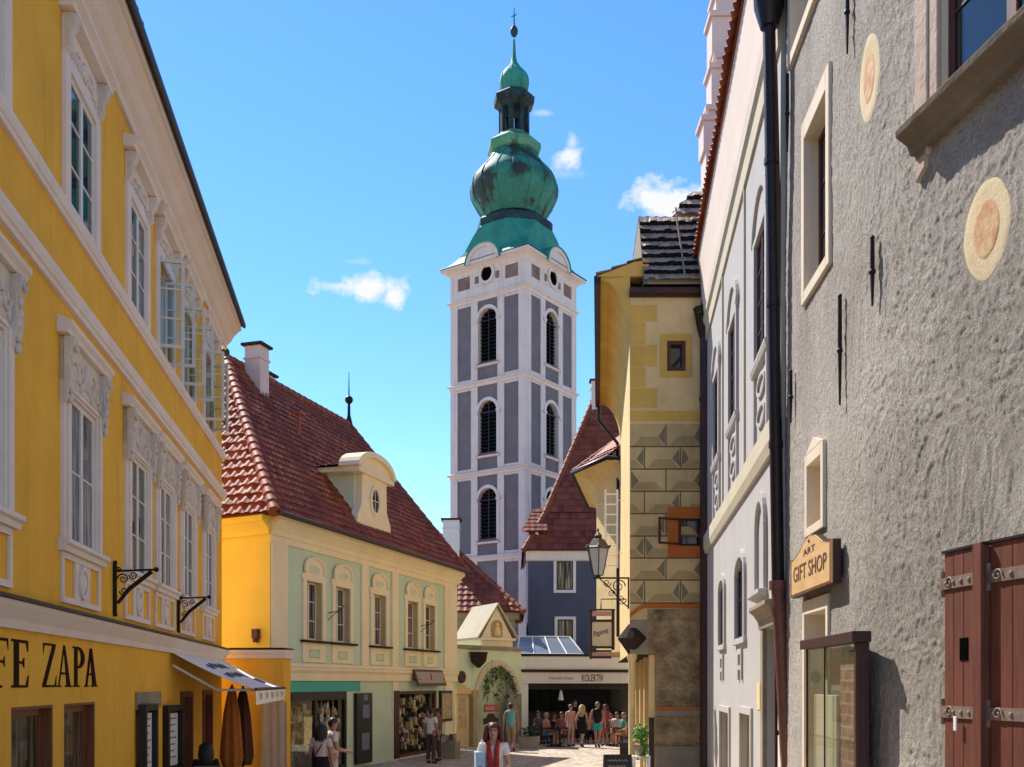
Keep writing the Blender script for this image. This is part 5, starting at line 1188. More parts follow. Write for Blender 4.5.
mb = MB(); vs = [(x0_, -.20, zs(9.5)), (x0_, .80, zs(11.5)), (x0_, 5.4, zs(9.55)), (x0_+.08, -.20, zs(9.5)), (x0_+.08, .80, zs(11.5)), (x0_+.08, 5.4, zs(9.55))]
mb.add(vs, [(0, 1, 2), (3, 5, 4), (0, 3, 4, 1), (1, 4, 5, 2)]); mb.build('roof_side', 'stone', SR)
mb = MB(); mb.tube([(FS.U(682), -.42, zs(9.55)), (FS.U(681), -.08, zs(10.35)), (FS.U(680), .34, zs(11.15)), (FS.U(680), .62, zs(11.7))], .022, 6); mb.build('roof_rod', 'stone', SR)
# brown downpipe with mossy hopper
p = FS.world(FS.U(703.8), -.22, 0); r_ = thing('downpipe', 'brown downpipe with a mossy hopper at the right edge of the painted block house', 'downpipe', (p.x, p.y, FS.base))
zh = FS.Z(706, 335); mb = MB(); mb.tube([(0, 0, 0), (0, 0, zh)], .135, 12)
for z in (zh-1.6, zh-3.6, zh-5.6, 1.2): mb.lathe([(.155, z-.04), (.155, z+.04)], 12)
mb.build('pipe', 'pipe_brown', r_)
mb = MB(); mb.lathe([(.14, zh-.15), (.20, zh+.05), (.28, zh+.5), (.30, zh+.55), (.2, zh+.56)], 12); mb.tube([(0, 0, zh+.5), (.05, .0, zh+.9), (.0, .1, zh+1.6)], [.14, .12, .1], 8); mb.build('hopper', 'stone_dark', r_)
mb = MB(); mb.leaves((-.08, -.16, zh+.35), (.17, .14, .22), 80, .06, 0); mb.leaves((.05, -.1, zh+.9), (.2, .15, .4), 60, .06, 1); mb.build('moss_tufts', ['leaf', 'leaf_dark'], r_)
# white ladder fixed beside the wall
p = (PX(611.5, 29.5), 29.5); r_ = thing('ladder', 'white service ladder fixed upright beside the sunlit side wall, behind the lantern', 'ladder', (p[0], p[1], E(568, 29.5)))
h = (568-493)*.0295; mb = MB()
for x in (-.175, .175): mb.box(x-.025, x+.025, -.02, .02, 0, h+.1)
mb.split('rail', 'white_paint', r_)
for i in range(8): mb = MB(); z = .08+i*h/7.4; mb.tube([(-.15, 0, z), (.15, 0, z)], .02, 6); mb.build('rung', 'white_paint', r_)
mb = MB(); mb.tube([(.175, 0, h*.2), (.75, 0, h*.2)], .012, 5); mb.tube([(.175, 0, h*.9), (.75, 0, h*.9)], .012, 5); mb.split('wall_tie', 'white_paint', r_)
# street lantern
YL = 24.3; p = Vector((PX(598, YL), YL, E(578, YL))); r_ = thing('wall_lantern', 'old black street lantern with frosted panes on a scrolled wall arm', 'street lamp', p)
k = .0243; zz = lambda y: (578-y)*k
mb = MB(); mb.tube([(-.12, 0, 0), (.78, 0, 0)], .022, 8); mb.tube([(.74, 0, .0), (.74, 0, -.75)], .02, 8); mb.build('arm', 'iron', r_)
mb = MB(); scroll(mb, .50, -.20, 0, .17, 1.7, 1, .016); scroll(mb, .22, -.12, 0, .10, 1.5, -1, .013); scroll(mb, .56, -.52, 0, .13, 1.6, -1, .014); mb.tube([(.05, 0, -.02), (.3, 0, -.25), (.5, 0, -.5), (.72, 0, -.7)], .016, 6); scroll(mb, .33, -.38, 0, .09, 1.5, 1, .012); mb.build('scrollwork', 'iron', r_)
zb0, zb1 = .06, zz(549)
mb = MB(); mb.lathe([(.05, 0), (.08, .02), (.05, .04), (.13, zb0)], 6, ph=R(30), sm=False); mb.lathe([(.30, zb1), (.32, zb1+.02), (.28, zb1+.06), (.17, zb1+.22), (.10, zb1+.26), (.11, zb1+.32), (.06, zb1+.38), (.02, zb1+.42), (.035, zb1+.46), (.0, zb1+.52)], 6, ph=R(30), sm=False)
for j in range(6):
    a = R(60*j+30); mb.tube([(.135*math.cos(a), .135*math.sin(a), zb0), (.275*math.cos(a), .275*math.sin(a), zb1)], .014, 5); mb.ball((.31*math.cos(a), .31*math.sin(a), zb1+.05), .035, 6)
mb.build('lantern_frame', simple('lantern_metal', (.09, .075, .055), .35, .7), r_)
mb = MB(); mb.lathe([(.13, zb0+.005), (.268, zb1-.005)], 6, ph=R(30), sm=False, cap=False); mb.build('lamp_glass', 'lamp_glass', r_)
# hanging shop sign
YH = 25.5; p = Vector((PX(602, YH), YH, E(659, YH))); r_ = thing('hanging_sign', 'dark framed hanging sign with cream panel and slanting script below the lantern', 'sign', p, 0)
q = .0255; zz = lambda y: (659-y)*q; xx = lambda x: (x-602)*q
mb = MB()
for a, b_, c_, d_2 in ((589.5, 592, 610, 659), (611.5, 614.5, 610, 650), (592, 611.5, 619.5, 622), (592, 611.5, 646, 648.5), (588.5, 615, 609, 610.6), (592, 611.5, 656.5, 658.5), (592, 611.5, 650, 652)): mb.box(xx(a), xx(b_), -.05, .05, zz(d_2), zz(c_))
mb.build('frame', 'door_dark', r_, .006)
pts = [(591.8, 623), (592.6, 622), (610.7, 622), (611.6, 623.2), (611.6, 645), (610, 646), (607, 645.3), (603, 646), (598, 645.3), (594, 646), (591.8, 645)]
mb = MB(); mb.prism([(xx(a), zz(b_)) for a, b_ in pts], -.03, .03); o = mb.build('panel', 'sign_panel', r_)
text_mesh('Papírna', .20, 'script_lettering', 'letter', o, (xx(593.6), -.034, zz(637.2)), (math.cos(R(17)), 0, math.sin(R(17))), (-math.sin(R(17)), 0, math.cos(R(17))), .66, .35)
mb = MB(); mb.box(xx(590.5), xx(611), -.035, .035, zz(616), zz(611.3)); mb.build('upper_slat', 'pink_slat', r_, .01); mb = MB(); mb.box(xx(591.5), xx(613), -.035, .035, zz(656.3), zz(652.3)); mb.build('lower_slat', 'pink_slat', r_, .01)
mb = MB(); mb.tube([(xx(601), 0, zz(609)), (xx(601), 0, zz(599)), (xx(626), 0, zz(599))], .018, 6); mb.build('hanger', 'iron', r_)

# ================================================================== white house on the right
FW = Frame((PX(706, YS), YS), (PX(775, 13.2), 13.2), G(18)); zw = lambda e: EYE+e-FW.base; L = FW.len
WR = FW.root('white_house', 'off white house with cream bands and moulded windows between the two right hand downpipes', 'house')
L2 = L+.5
uc = [FW.U(717.3), FW.U(734), FW.U(756.5)+.62]
hol = [(c-.56, c+.56, zw(4.72), zw(6.5)) for c in uc]+[(FW.U(720.3), FW.U(725.3), zw(.76), zw(2.05), zw(1.85)), (FW.U(737), FW.U(745.5), zw(.76), zw(2.12), zw(1.85))]
drw = [(FW.U(721), FW.U(730), .02, FW.Z(725, 712)), (FW.U(741.5), FW.U(752), .02, FW.Z(746, 714)), (FW.U(766), L2-.08, .02, FW.Z(770, 628))]
mb = MB(); wall(mb, 0, L2, -.2, zw(8.7), hol+drw, .25); body(mb, 0, L2, 8, -.2, zw(8.7)); mb.build('wall', 'lilac', WR)
MB().sweep_x([(0, zw(3.06)), (-.05, zw(3.06)), (-.09, zw(3.2)), (-.09, zw(3.46)), (0, zw(3.5))], 0, L2).build('belt_course', 'ivory', WR)
MB().sweep_x([(0, zw(8.1)), (-.04, zw(8.1)), (-.05, zw(8.42)), (-.10, zw(8.5)), (-.10, zw(8.62)), (0, zw(8.64))], 0, L2).build('upper_band', 'ivory', WR)
pr = [(0, zw(8.65)), (-.08, zw(8.65)), (-.10, zw(8.8)), (-.12, zw(9.2)), (-.15, zw(9.6)), (-.18, zw(9.95)), (-.20, zw(10.12)), (-.20, zw(10.2)), (0, zw(10.25))]
MB().sweep_x(pr, -.2, L2).build('eaves_cove', 'soffit', WR)
tile_roof('roof', WR, (-.25, -.27, zw(10.18)), (L2, -.27, zw(10.18)), (L2, 4.5, zw(14.5)), (-.25, 4.5, zw(14.5)), 'tile_red', .22, .4, .06, .06)
for i in range(3):
    c = uc[i]; a, b_, z0, z1 = hol[i]; w = window(WR, a, b_, z0, z1, .0, 'frame_brown', 'pane', 2, 4, .05)
    mb = MB(); e = .16
    for s_ in (-1, 1): mb.box(min(c+s_*.56, c+s_*.72), max(c+s_*.56, c+s_*.72), -.05, .02, z0-.12, z1+.1)
    mb.box(a, b_, -.05, .02, z1, z1+.1); n_ = 12
    ar = [(c+.86*math.cos(math.pi*t/n_), z1+.1+.55*math.sin(math.pi*t/n_)**1.4) for t in range(n_+1)]; mb.ring([(c+(x-c)*1.0, z+.08) for x, z in ar], [(c+(x-c)*.86, z-.06) for x, z in ar], -.065, .0, closed=False); mb.prism([(c+(x-c)*.86, z-.06) for x, z in ar], -.02, 0)
    mb.build('surround', 'lilac', w, .006)
    MB().sweep_x([(0, z0-.16), (-.06, z0-.12), (-.08, z0-.05), (-.08, z0-.01), (.02, z0)], c-.80, c+.80).build('sill', 'lilac', w)
    mb = MB(); mb.box(c-.72, c-.62, -.045, 0, zw(3.52), z0-.17); mb.box(c+.62, c+.72, -.045, 0, zw(3.52), z0-.17)
    for zc in (zw(3.86), zw(4.3)):
        el = [(math.cos(t*math.pi/8), math.sin(t*math.pi/8)) for t in range(16)]; mb.ring([(c+.42*x, zc+.17*z) for x, z in el], [(c+.33*x, zc+.11*z) for x, z in el], -.035, 0)
    mb.build('apron', 'lilac', w, .005)
for a, b_, z0, z1, sp in hol[3:]:
    c = (a+b_)/2; w = window(WR, a, b_, z0, z1, .02, 'frame_black', 'pane', 2, 2, .05); mb = MB(); rx = (b_-a)/2; n_ = 12
    mb.box(a-.13, a, -.05, .02, z0-.1, sp); mb.box(b_, b_+.13, -.05, .02, z0-.1, sp); mb.ring([(c+(rx+.13)*math.cos(math.pi*t/n_), sp+(z1-sp+.14)*math.sin(math.pi*t/n_)) for t in range(n_+1)], [(c+rx*math.cos(math.pi*t/n_), sp+(z1-sp)*math.sin(math.pi*t/n_)) for t in range(n_+1)], -.05, .02, closed=False)
    mb.box(a-.2, b_+.2, -.06, .02, z0-.10, z0-.0); mb.box(c-.28, c-.18, -.04, 0, zw(.05), zw(.58)); mb.box(c+.18, c+.28, -.04, 0, zw(.05), zw(.58)); mb.box(c-.179, c+.179, -.04, 0, zw(.48), zw(.58)); mb.box(c-.179, c+.179, -.04, 0, zw(.22), zw(.30)); mb.build('surround', 'lilac', w, .006)
# blind niche frame
a, b_ = FW.U(757.5), FW.U(767); z0, z1 = FW.Z(762, 592), FW.Z(762, 495); c = (a+b_)/2; rx = (b_-a)/2
mb = MB(); mb.box(a-.05, a+.10, -.06, 0, z0, z1-rx); mb.box(b_-.10, b_+.05, -.06, 0, z0, z1-rx); mb.ring([(c+(rx+.05)*math.cos(math.pi*t/12), z1-rx+(rx+.05)*math.sin(math.pi*t/12)) for t in range(13)], [(c+(rx-.1)*math.cos(math.pi*t/12), z1-rx+(rx-.1)*math.sin(math.pi*t/12)) for t in range(13)], -.06, 0, closed=False); mb.sweep_x([(0, z0-.12), (-.14, z0-.06), (-.14, z0), (0, z0)], a-.12, b_+.12); mb.build('blind_niche', 'lilac', WR, .006)
for i, (a, b_, z0, z1) in enumerate(drw[:2]):
    mb = MB(); casement(mb, a, b_, z0, z1, .10, .10, .06, 1, 1); d = mb.build('door', 'sgraf_mid', WR); MB().box(a+.1, b_-.1, .13, .14, z0, z1-.1).build('door_panel', 'sgraf_light' if i else 'stone', d)
    mb = MB(); mb.box(a-.12, a, -.04, .02, 0, z1+.12); mb.box(b_, b_+.12, -.04, .02, 0, z1+.12); mb.box(a, b_, -.04, .02, z1, z1+.12); mb.build('door_surround', 'lilac', d, .005)
a, b_, z0, z1 = drw[2]
mb = MB(); casement(mb, a, b_, z0, z1, .12, .12, .08, 1, 1); d = mb.build('portal_door', 'door_dark', WR); MB().box(a+.1, b_-.1, .16, .17, z0, z1-.1).build('door_panel', 'dark_void', d)
mb = MB(); mb.sweep_x([(0, z1), (-.06, z1), (-.08, z1+.12), (-.13, z1+.2), (-.20, z1+.26), (-.20, z1+.32), (0, z1+.34)], a-.30, b_+.06); mb.box(a-.22, a, -.05, .02, 0, z1); mb.build('portal_canopy', 'stone', d, .01)
mb = MB(); u, z = FW.uv(758, 696); mb.box(u-.05, u+.25, -.010, -.001, z-.20, z+.20); mb.build('wall_plate', 'sgraf_cream', WR, .002)
# vertical joint lines and pilaster strips on the facade
mb = MB()
for px in (745.5, 723.5): u = FW.U(px); mb.box(u-.03, u+.03, -.035, 0, zw(3.52), zw(8.09))
mb.split('pilaster_strip', 'ivory', WR, .005)
# stepped gable behind
YG = 25.6; r_ = thing('stepped_gable', 'pinkish stepped masonry gable rising behind the red tile edge at the top', 'gable wall', (0, YG, EYE))
mb = MB(); prev = 7.0
for xl, yb, yt in ((703.5, 150, 116), (708, 116, 106), (711.5, 106, 64), (716, 64, 54), (712, 54, 12), (716, 12, -10), (720, -10, -60)):
    z0, z1 = (HY-yb)*YG/F, (HY-yt)*YG/F; x = PX(xl, YG); mb.box(x, 9.5, 0, .7, z0+.001, z1)
    mb.box(x-.07, 9.55, -.07, .77, z1-.12, z1+.02)
z0 = (HY-150)*YG/F; mb.box(PX(706, YG), 9.5, 0, .7, z0-4.2, z0); mb.build('masonry', 'pink', r_, .02)

# ================================================================== grey rough-cast house
F1 = Frame((PX(779, 13.1), 13.1), (PX(779, 13.1)-.058*4, 9.1), G(10)); zq = lambda e: EYE+e-F1.base
GR = F1.root('roughcast_house', 'tall grey rough cast house with cream window surrounds, close on the right', 'house')
L1 = 4.0; TH = math.atan(.177)+math.atan(.058); HW = .8
bp = F1.A+F1.u*L1; d2 = Vector((.177, -1)).normalized(); F2 = Frame((bp.x, bp.y), (bp.x+d2.x, bp.y+d2.y), F1.base)
X2 = F1.mat().inverted() @ F2.mat(); rz2 = F2.rz-F1.rz
def ang(u): 
    t = min(max((u-L1+HW)/(2*HW), 0), 1); return rz2*t
tab = []; x = y = 0; du = .02; u_ = 0
while u_ < 11.2: tab.append((x, y)); a = ang(u_+du/2); x += math.cos(a)*du; y += math.sin(a)*du; u_ += du
def gmap(u, y, z):
    if u < 0: return (u, y, z)
    i = min(int(u/du), len(tab)-2); f = u/du-i; px_ = tab[i][0]*(1-f)+tab[i+1][0]*f; py_ = tab[i][1]*(1-f)+tab[i+1][1]*f; a = ang(u); return (px_-math.sin(a)*y, py_+math.cos(a)*y, z)
U2 = lambda px: L1+F2.U(px)
GTOP = zq(9.8); LN = 10.8
H1 = [(F1.U(807), F1.U(829), zq(4.52), zq(6.28)), (F1.U(809.5), F1.U(823.5), F1.Z(816, 524), F1.Z(816, 461)), (F1.U(806.5), F1.U(828), zq(-1.1), F1.Z(817, 612)), (F1.U(794), F1.U(822), zq(7.7), zq(9.3))]
bwu = (F2.U(941), F2.U(941)+1.55); H2 = (L1+bwu[0], L1+bwu[1], zq(4.58), zq(6.9))
sh = (L1+F2.U(952), L1+F2.U(952)+1.25, .02, F2.Z(952, 558))
holes = H1+[H2, sh]
MED = []
for px0, px1, pyc, h in ((961, 1013, 229, (278-180)*.00755), (848, 877, 77, (121-34)*.0091)): MED.append((L1+(F2.U(px0)+F2.U(px1))/2, F2.Z((px0+px1)/2, pyc), (F2.U(px1)-F2.U(px0))/2, h/2))
def disp(u, z):
    for a, b_, c_, d_2 in holes:
        du_ = max(a-u, u-b_, 0); dz_ = max(c_-z, z-d_2, 0)
        if du_ < .02 and dz_ < .02: return 0
    f = min(1, u/.3) if u > 0 else 0
    wx = .35*noise.noise(Vector((u*1.3, z*1.1, 5))); a_, b2 = u*.82+z*.57+wx, z*.82-u*.57+wx     # trowelled on in slanting strokes
    t = 0; am = 1
    for fr_ in (9, 19, 36): t += am*(1-2*abs(noise.noise(Vector((a_*fr_*1.15, b2*fr_*.62, fr_*.37))))); am *= .72
    big = noise.noise(Vector((u*.7, z*.6, 9))); rough = .55+.45*min(1, max(0, (u-2.2)/2.2))+.25*big
    for a, b_, rx, rz_ in MED: 
        q = math.hypot((u-a)/(rx*1.05), (z-b_)/(rz_*1.05)); f *= min(1, max(0, (q-.96)/.12))
    return f*(-.0135*rough*(max(t, 1.0+.2*big)-1.25)-.012*big)
mb = MB(); wall(mb, 0, LN, -.3, GTOP, holes, .34, 0, 1, .018, disp, gmap); mb.build('wall', ['grey_wall', 'grey_trim'], GR)
mb = MB(); q = gmap(LN, 0, 0); mb.add([(0, .01, -.3), (0, 9, -.3), (q[0], 9, -.3), (q[0], q[1], -.3), (0, .01, GTOP), (0, 9, GTOP), (q[0], 9, GTOP), (q[0], q[1], GTOP)], [(0, 1, 5, 4), (1, 2, 6, 5), (2, 3, 7, 6), (4, 5, 6, 7)]); mb.build('rear_walls', 'grey_wall', GR)
# surrounds on the far part
def surround(xf, a, b_, z0, z1, e, name, mat, par, p=.035, et=None):
    et = e if et is None else et; mb = MB(xf); mb.box(a-e, a+.002, -p, .05, z0-e, z1+et); mb.box(b_-.002, b_+e, -p, .05, z0-e, z1+et); mb.box(a+.003, b_-.003, -p, .05, z1-.002, z1+et); mb.box(a+.003, b_-.003, -p, .05, z0-e, z0+.002); return mb.build(name, mat, par, .008)
a, b_, z0, z1 = H1[0]; w = window(GR, a, b_, z0, z1, .13, 'frame_brown', 'pane', 2, 3, .06); surround(None, a, b_, z0, z1, .13, 'surround', 'grey_trim', w, .04, .22)
a, b_, z0, z1 = H1[1]; w = surround(None, a, b_, z0, z1, .10, 'window', 'grey_trim', GR, .035, .14); MB().box(a, b_, .30, .31, z0, z1).build('pane', 'sgraf_light', w)
mb = MB(); mb.add([(a-.06, -.037, z1+.138), (b_+.06, -.037, z1+.138), ((a+b_)/2, -.037, z1+.26), (a-.06, .04, z1+.138), (b_+.06, .04, z1+.138), ((a+b_)/2, .04, z1+.26)], [(0, 1, 2), (3, 5, 4), (0, 2, 5, 3), (2, 1, 4, 5)]); mb.build('peaked_head', 'grey_trim', w)
a, b_, z0, z1 = H1[2]; w = window(GR, a, b_, z0, z1, .28, 'frame_white', 'pane_curtain', 1, 2, .05); surround(None, a, b_, z0, z1, .09, 'surround', 'grey_trim', w, .03, .16)
a, b_, z0, z1 = H1[3]; w = window(GR, a, b_, z0, z1, .24, 'frame_brown', 'pane', 2, 2, .06); surround(None, a, b_, z0, z1, .14, 'surround', 'grey_trim', w, .05)
# painted quoin blocks at the far end
mb = MB()
for i, z in enumerate([.4+.52*k for k in range(18)]): mb.box(0.02, .34 if i % 2 else .20, -.022, .05, z, z+.46)
mb.split('corner_quoin', 'grey_trim', GR, .01)
# big upper window on the near part
a, b_ = bwu; z0, z1 = H2[2], H2[3]
M['window_stone'] = plaster('pinkish_window_stone', (.52, .40, .32), .18, bs=.7, fine=24, dirt=.5)
w = window(GR, a, b_, z0, z1, .06, 'frame_brown', 'pane', 2, 3, .075, X2, 'window', .07)
mb = MB(X2); mb.box(a-.30, a-.12, -.05, .03, z0-.26, z1+.3); mb.box(b_+.12, b_+.34, -.07, .03, z0-.26, z1+.3); mb.box(a-.119, a+.0, -.035, .10, z0, z1+.12); mb.box(b_, b_+.119, -.035, .10, z0, z1+.12); mb.box(a-.119, b_+.119, -.07, .03, z1+.121, z1+.3); mb.build('surround', 'window_stone', w, .012)
mb = MB(X2); mb.sweep_x([(.1, z0-.20), (-.09, z0-.20), (-.12, z0-.12), (-.22, z0-.06), (-.23, z0-.0), (.1, z0+.01)], a-.30, b_+.3); mb.build('sill', 'sill_stone', w, .01)
mb = MB(X2); mb.prism([(a-.29, z0-.42), (a-.16, z0-.34), (a-.14, z0-.205), (a-.30, z0-.205)], -.05, .02); mb.build('surround_foot', 'window_stone', w, .01)
# faded medallions
def medallion(frm, uo, px0, px1, pyc, h, xf):
    c = uo+(frm.U(px0)+frm.U(px1))/2; rx = (frm.U(px1)-frm.U(px0))/2; zc = frm.Z((px0+px1)/2, pyc); 
    def disc(rx, rz, off, name, mat, par, wob):
        mb = MB(); n_ = 80; ring_ = []
        for k in range(n_):
            t = 2*math.pi*k/n_; sh_ = (.86+.20*abs(math.sin(t))**3); r_ = sh_*(1+.05*noise.noise(Vector((math.cos(t)*2+c, math.sin(t)*2, 3)))); ring_.append((c+rx*1.12*r_*math.cos(t), zc+rz*r_*math.sin(t)))
        vs = []; K = 8
        for i in range(1, K+1):
            for x, z in ring_: uu, zz = c+(x-c)*i/K, zc+(z-zc)*i/K; vs.append(gmap(uu, -off if i < K else .004, zz))
        vs.append(gmap(c, -off, zc)); ce = len(vs)-1
        fs = [(i*n_+k, i*n_+(k+1) % n_, (i+1)*n_+(k+1) % n_, (i+1)*n_+k) for i in range(K-1) for k in range(n_)]+[(ce, (k+1) % n_, k) for k in range(n_)]
        mb.add(vs, fs, 0, True); return mb.build(name, mat, par)
    o = disc(rx, h/2, .003, 'medallion', 'fresco_rim', GR, True); disc(rx*.58, h*.30, .0065, 'medallion_fresco', 'fresco', o, False)
s2 = lambda px: F2.uv(px, 228)[1]
medallion(F2, L1, 961, 1013, 229, (278-180)*.00755, None)
medallion(F2, L1, 848, 877, 77, (121-34)*.0091, None)
# iron tie anchors
def anchor(frm, uo, px, pt, pb):
    u = uo+frm.U(px); z1, z0 = frm.Z(px, pt), frm.Z(px, pb); mb = MB(); zm = (z0+z1)/2
    a = gmap(u, -.05, z0); b_ = gmap(u, -.05, zm); c = gmap(u, -.05, z1); mb.tube([a, b_, c], [.010, .022, .020], 6); mb.ball(b_, .032, 8); mb.ball(c, .024, 6); mb.build('tie_anchor', 'iron', GR)
anchor(F1, 0, 845, 296, 405); anchor(F1, 0, 791.5, 75, 152); anchor(F2, L1, 838, -30, 53); anchor(F2, L1, 873, 238, 306); anchor(F1, 0, 795, 371, 423)
# pipes between the white and the grey house
def pxp(px, py, Y): return Vector((PX(px, Y), Y, E(py, Y)))
base = pxp(783, 767, 12.75); r_ = thing('downpipe', 'black downpipe with big hopper and reddish lower length beside the grey house', 'downpipe', (base.x, base.y, G(13)))
I = Vector((base.x, base.y, G(13)))
t0, t1 = pxp(769, 18, 12.55)-I, pxp(778, 585, 12.7)-I; b0 = Vector((.12, .0, 0)); t2 = t1+Vector((0, 0, .02))
mb = MB(); mb.tube([t1, t0], .078, 14)
for f in (.25, .5, .75): q = t1+(t0-t1)*f; mb.tube([q-Vector((0, 0, .04)), q+Vector((0, 0, .04))], .090, 14)
mb.build('pipe', 'gutter_dark', r_)
mb = MB(); mb.tube([b0, t1+Vector((.0, 0, .04))], .090, 14); mb.tube([t1-Vector((0, 0, .06)), t1+Vector((0, 0, .05))], .112, 14); mb.build('lower_pipe', 'pipe_red', r_)
mb = MB(); mb.tube([t0-Vector((0, 0, .12)), t0+Vector((0, 0, .15)), t0+Vector((0, 0, .6)), t0+Vector((0, 0, 1.1))], [.11, .19, .22, .22], 12); mb.tube([t0+Vector((0, 0, .62)), t0+Vector((0, 0, .66))], .25, 12); mb.build('hopper', 'gutter_dark', r_)
q0, q1 = pxp(775, 60, 12.75), pxp(787, 560, 12.75); mb = MB(); mb.tube([q1, q0], .03, 8); props(mb.build('conduit', 'pipe_red'), 'thin reddish conduit running beside the black downpipe on the grey house', 'pipe')
# gift shop sign: shaped varnished board
F1x = F1; u0, u1 = F1.U(791.5, .12), F1.U(833, .12); zc0 = F1.Z(793, 598, .12); w_ = u1-u0
p = F1.world(u0, -.06, 0); r_ = thing('gift_shop_sign', 'varnished wooden gift shop sign with shaped top on the grey wall', 'sign', (p.x, p.y, F1.base+zc0), F1.rz)
h0 = F1.Z(793, 562, .12)-zc0; hp = F1.Z(815, 535, .12)-zc0; h1 = F1.Z(831, 541, .12)-zc0; hb = F1.Z(831, 583, .12)-zc0; hb = 0
pts = [(0, 0), (w_, 0), (w_, h0*1.05), (w_*.95, h0*1.0), (w_*.80, h0*1.10), (w_*.62, h0*1.38), (w_*.5, h0*1.46), (w_*.38, h0*1.38), (w_*.20, h0*1.10), (w_*.05, h0*1.0), (0, h0*1.05)]
mb = MB(); mb.prism(pts, -.055, .02); mb.build('board', 'door_dark', r_, .008)
mb = MB(); mb.prism([(w_/2+(x-w_/2)*.985, .008+z*.985) for x, z in pts], -.075, -.0555); mb.build('face', 'sign_wood', r_, .006)
mb = MB(); mb.ring([(w_/2+(x-w_/2)*.97, .01+z*.975) for x, z in pts], [(w_/2+(x-w_/2)*.93, .03+z*.945) for x, z in pts], -.078, -.074); mb.build('carved_border', 'door_wood', r_)
def fit_text(s, name, x0, x1, z, size, mat, par, y=-.077):
    o = text_mesh(s, size, name, mat, par, (0, 0, 0), (1, 0, 0), (0, 0, 1)); xs = [v.co.x for v in o.data.vertices]; a, b_ = min(xs), max(xs); k = (x1-x0)/(b_-a)
    for v in o.data.vertices: v.co.x = x0+(v.co.x-a)*k; v.co.z += z; v.co.y += y
    return o
fit_text('GIFT SHOP', 'sign_lettering', w_*.10, w_*.90, h0*.40, h0*.58, 'sign_ink', r_)
fit_text('ART', 'sign_lettering', w_*.36, w_*.64, h0*.98, h0*.24, 'sign_ink', r_)
mb = MB(); mb.ball((w_*.5, -.078, h0*1.30), (.03, .01, .02), 8); mb.build('carved_leaf', 'sign_ink', r_)
# glass display case against the wall, brick pier inside
u0, u1 = F1.U(803, .0), F1.U(838.0, .45); zt2 = F1.Z(815, 648, .30)
p = F1.world(0, 0, 0); r_ = thing('display_case', 'tall glazed display case with brown frame under the gift shop sign', 'display case', (p.x, p.y, F1.base), F1.rz)
a, b_ = F1.U(799, .25), F1.U(847, .25); dpt = .17; T = F1.Z(822, 646, .25)
mb = MB(); mb.box(a-.10, b_+.06, -dpt-.05, -.05, T, T+.10)
mb.box(b_-.07, b_, -dpt, -.05, 0, T-.001); mb.box(a, b_-.07, -.09, -.05, 0, .1); mb.build('frame', 'door_dark', r_, .008)
mb = MB(); mb.box(a+.02, a+.03, -dpt+.02, -.06, .1, T); mb.box(a+.04, b_-.08, -dpt, -dpt+.008, .1, T); mb.box(a+(b_-a)*.42, a+(b_-a)*.42+.008, -dpt+.01, -.1, .1, T); mb.build('glass', 'green_glass', r_)
mb = MB(); mb.tube([(a+.03, -dpt, 0), (a+.03, -dpt, T)], .012, 5); mb.tube([(a+(b_-a)*.42, -dpt-.004, 0), (a+(b_-a)*.42, -dpt-.004, T)], .009, 5); mb.build('corner_bars', 'stone_dark', r_)
mb = MB(); mb.box(a+(b_-a)*.60, b_-.075, -.11, -.06, .05, T-.12); mb.build('brick_lining', 'brick', r_, .01)
mb = MB(); mb.box(a+.05, a+(b_-a)*.50, -.10, -.06, .05, T*.80); mb.build('stone_lining', 'grey_trim', r_, .01)
mb = MB(); mb.box(a+.06, b_-.1, -.155, -.112, T*.62, T*.62+.012); mb.box(a+.06, b_-.1, -.155, -.112, T*.34, T*.34+.012); mb.split('shelf', 'green_glass', r_)
# red-brown shop shutters on the near wall
def shutter(u0, wd, z0, z1, angd, label):
    p = F2.world(u0, -.07, 0); r_ = thing('shutter_door', label, 'shutter', (p.x, p.y, F2.base), F2.rz-R(angd)); n_ = 4
    mb = MB(); 
    for i in range(n_): mb.box(wd*i/n_+.002, wd*(i+1)/n_-.002, -.045, 0, z0, z1-.0)
    mb.box(0, wd, .001, .02, z0+.02, z1-.02); mb.build('boards', 'door_wood', r_, .004, 1)
    mb = MB(); mb.box(wd-.10, wd+.012, -.075, -.046, z0, z1+.02); mb.build('cover_strip', 'door_wood', r_, .006)
    mb = MB(); mb.box(wd*.42, wd*.62, -.052, -.046, F2.Z(965, 661)-.0, F2.Z(965, 639)); mb.build('peep_hole', 'dark_void', r_)  # flat black plate; the hole's inner shade is put into its colour
    for py, nm in ((586, 0), (711, 1)):
        z = F2.Z(948, py); mb = MB(); mb.box(-.02, wd*.80, -.062, -.0465, z-.045, z+.045); mb.tube([(-.03, -.035, z-.10), (-.03, -.035, z+.10)], .028, 8)
        for q in range(4): mb.ball((.05+q*wd*.2, -.064, z), (.022, .012, .022), 6)
        scroll(mb, .10, z, -.066, .05, 1.3, 1, .010, 14); mb.build('strap_hinge', simple('worn_iron_strap', (.20, .14, .105), .7, .2, .4, 10), r_)
    mb = MB(); mb.box(0-.02, wd+.02, -.06, .03, z1+.0, z1+.02); mb.build('top_flashing', 'gutter_dark', r_); return r_
zsh0, zsh1 = .06, F2.Z(949, 556)
uL = F2.U(950, .07); uM = F2.U(996, .07)
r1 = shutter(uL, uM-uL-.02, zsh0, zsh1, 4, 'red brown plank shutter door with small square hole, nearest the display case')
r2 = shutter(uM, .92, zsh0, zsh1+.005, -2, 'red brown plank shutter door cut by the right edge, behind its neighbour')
p = F2.world(uL+.35, -.15, 0)
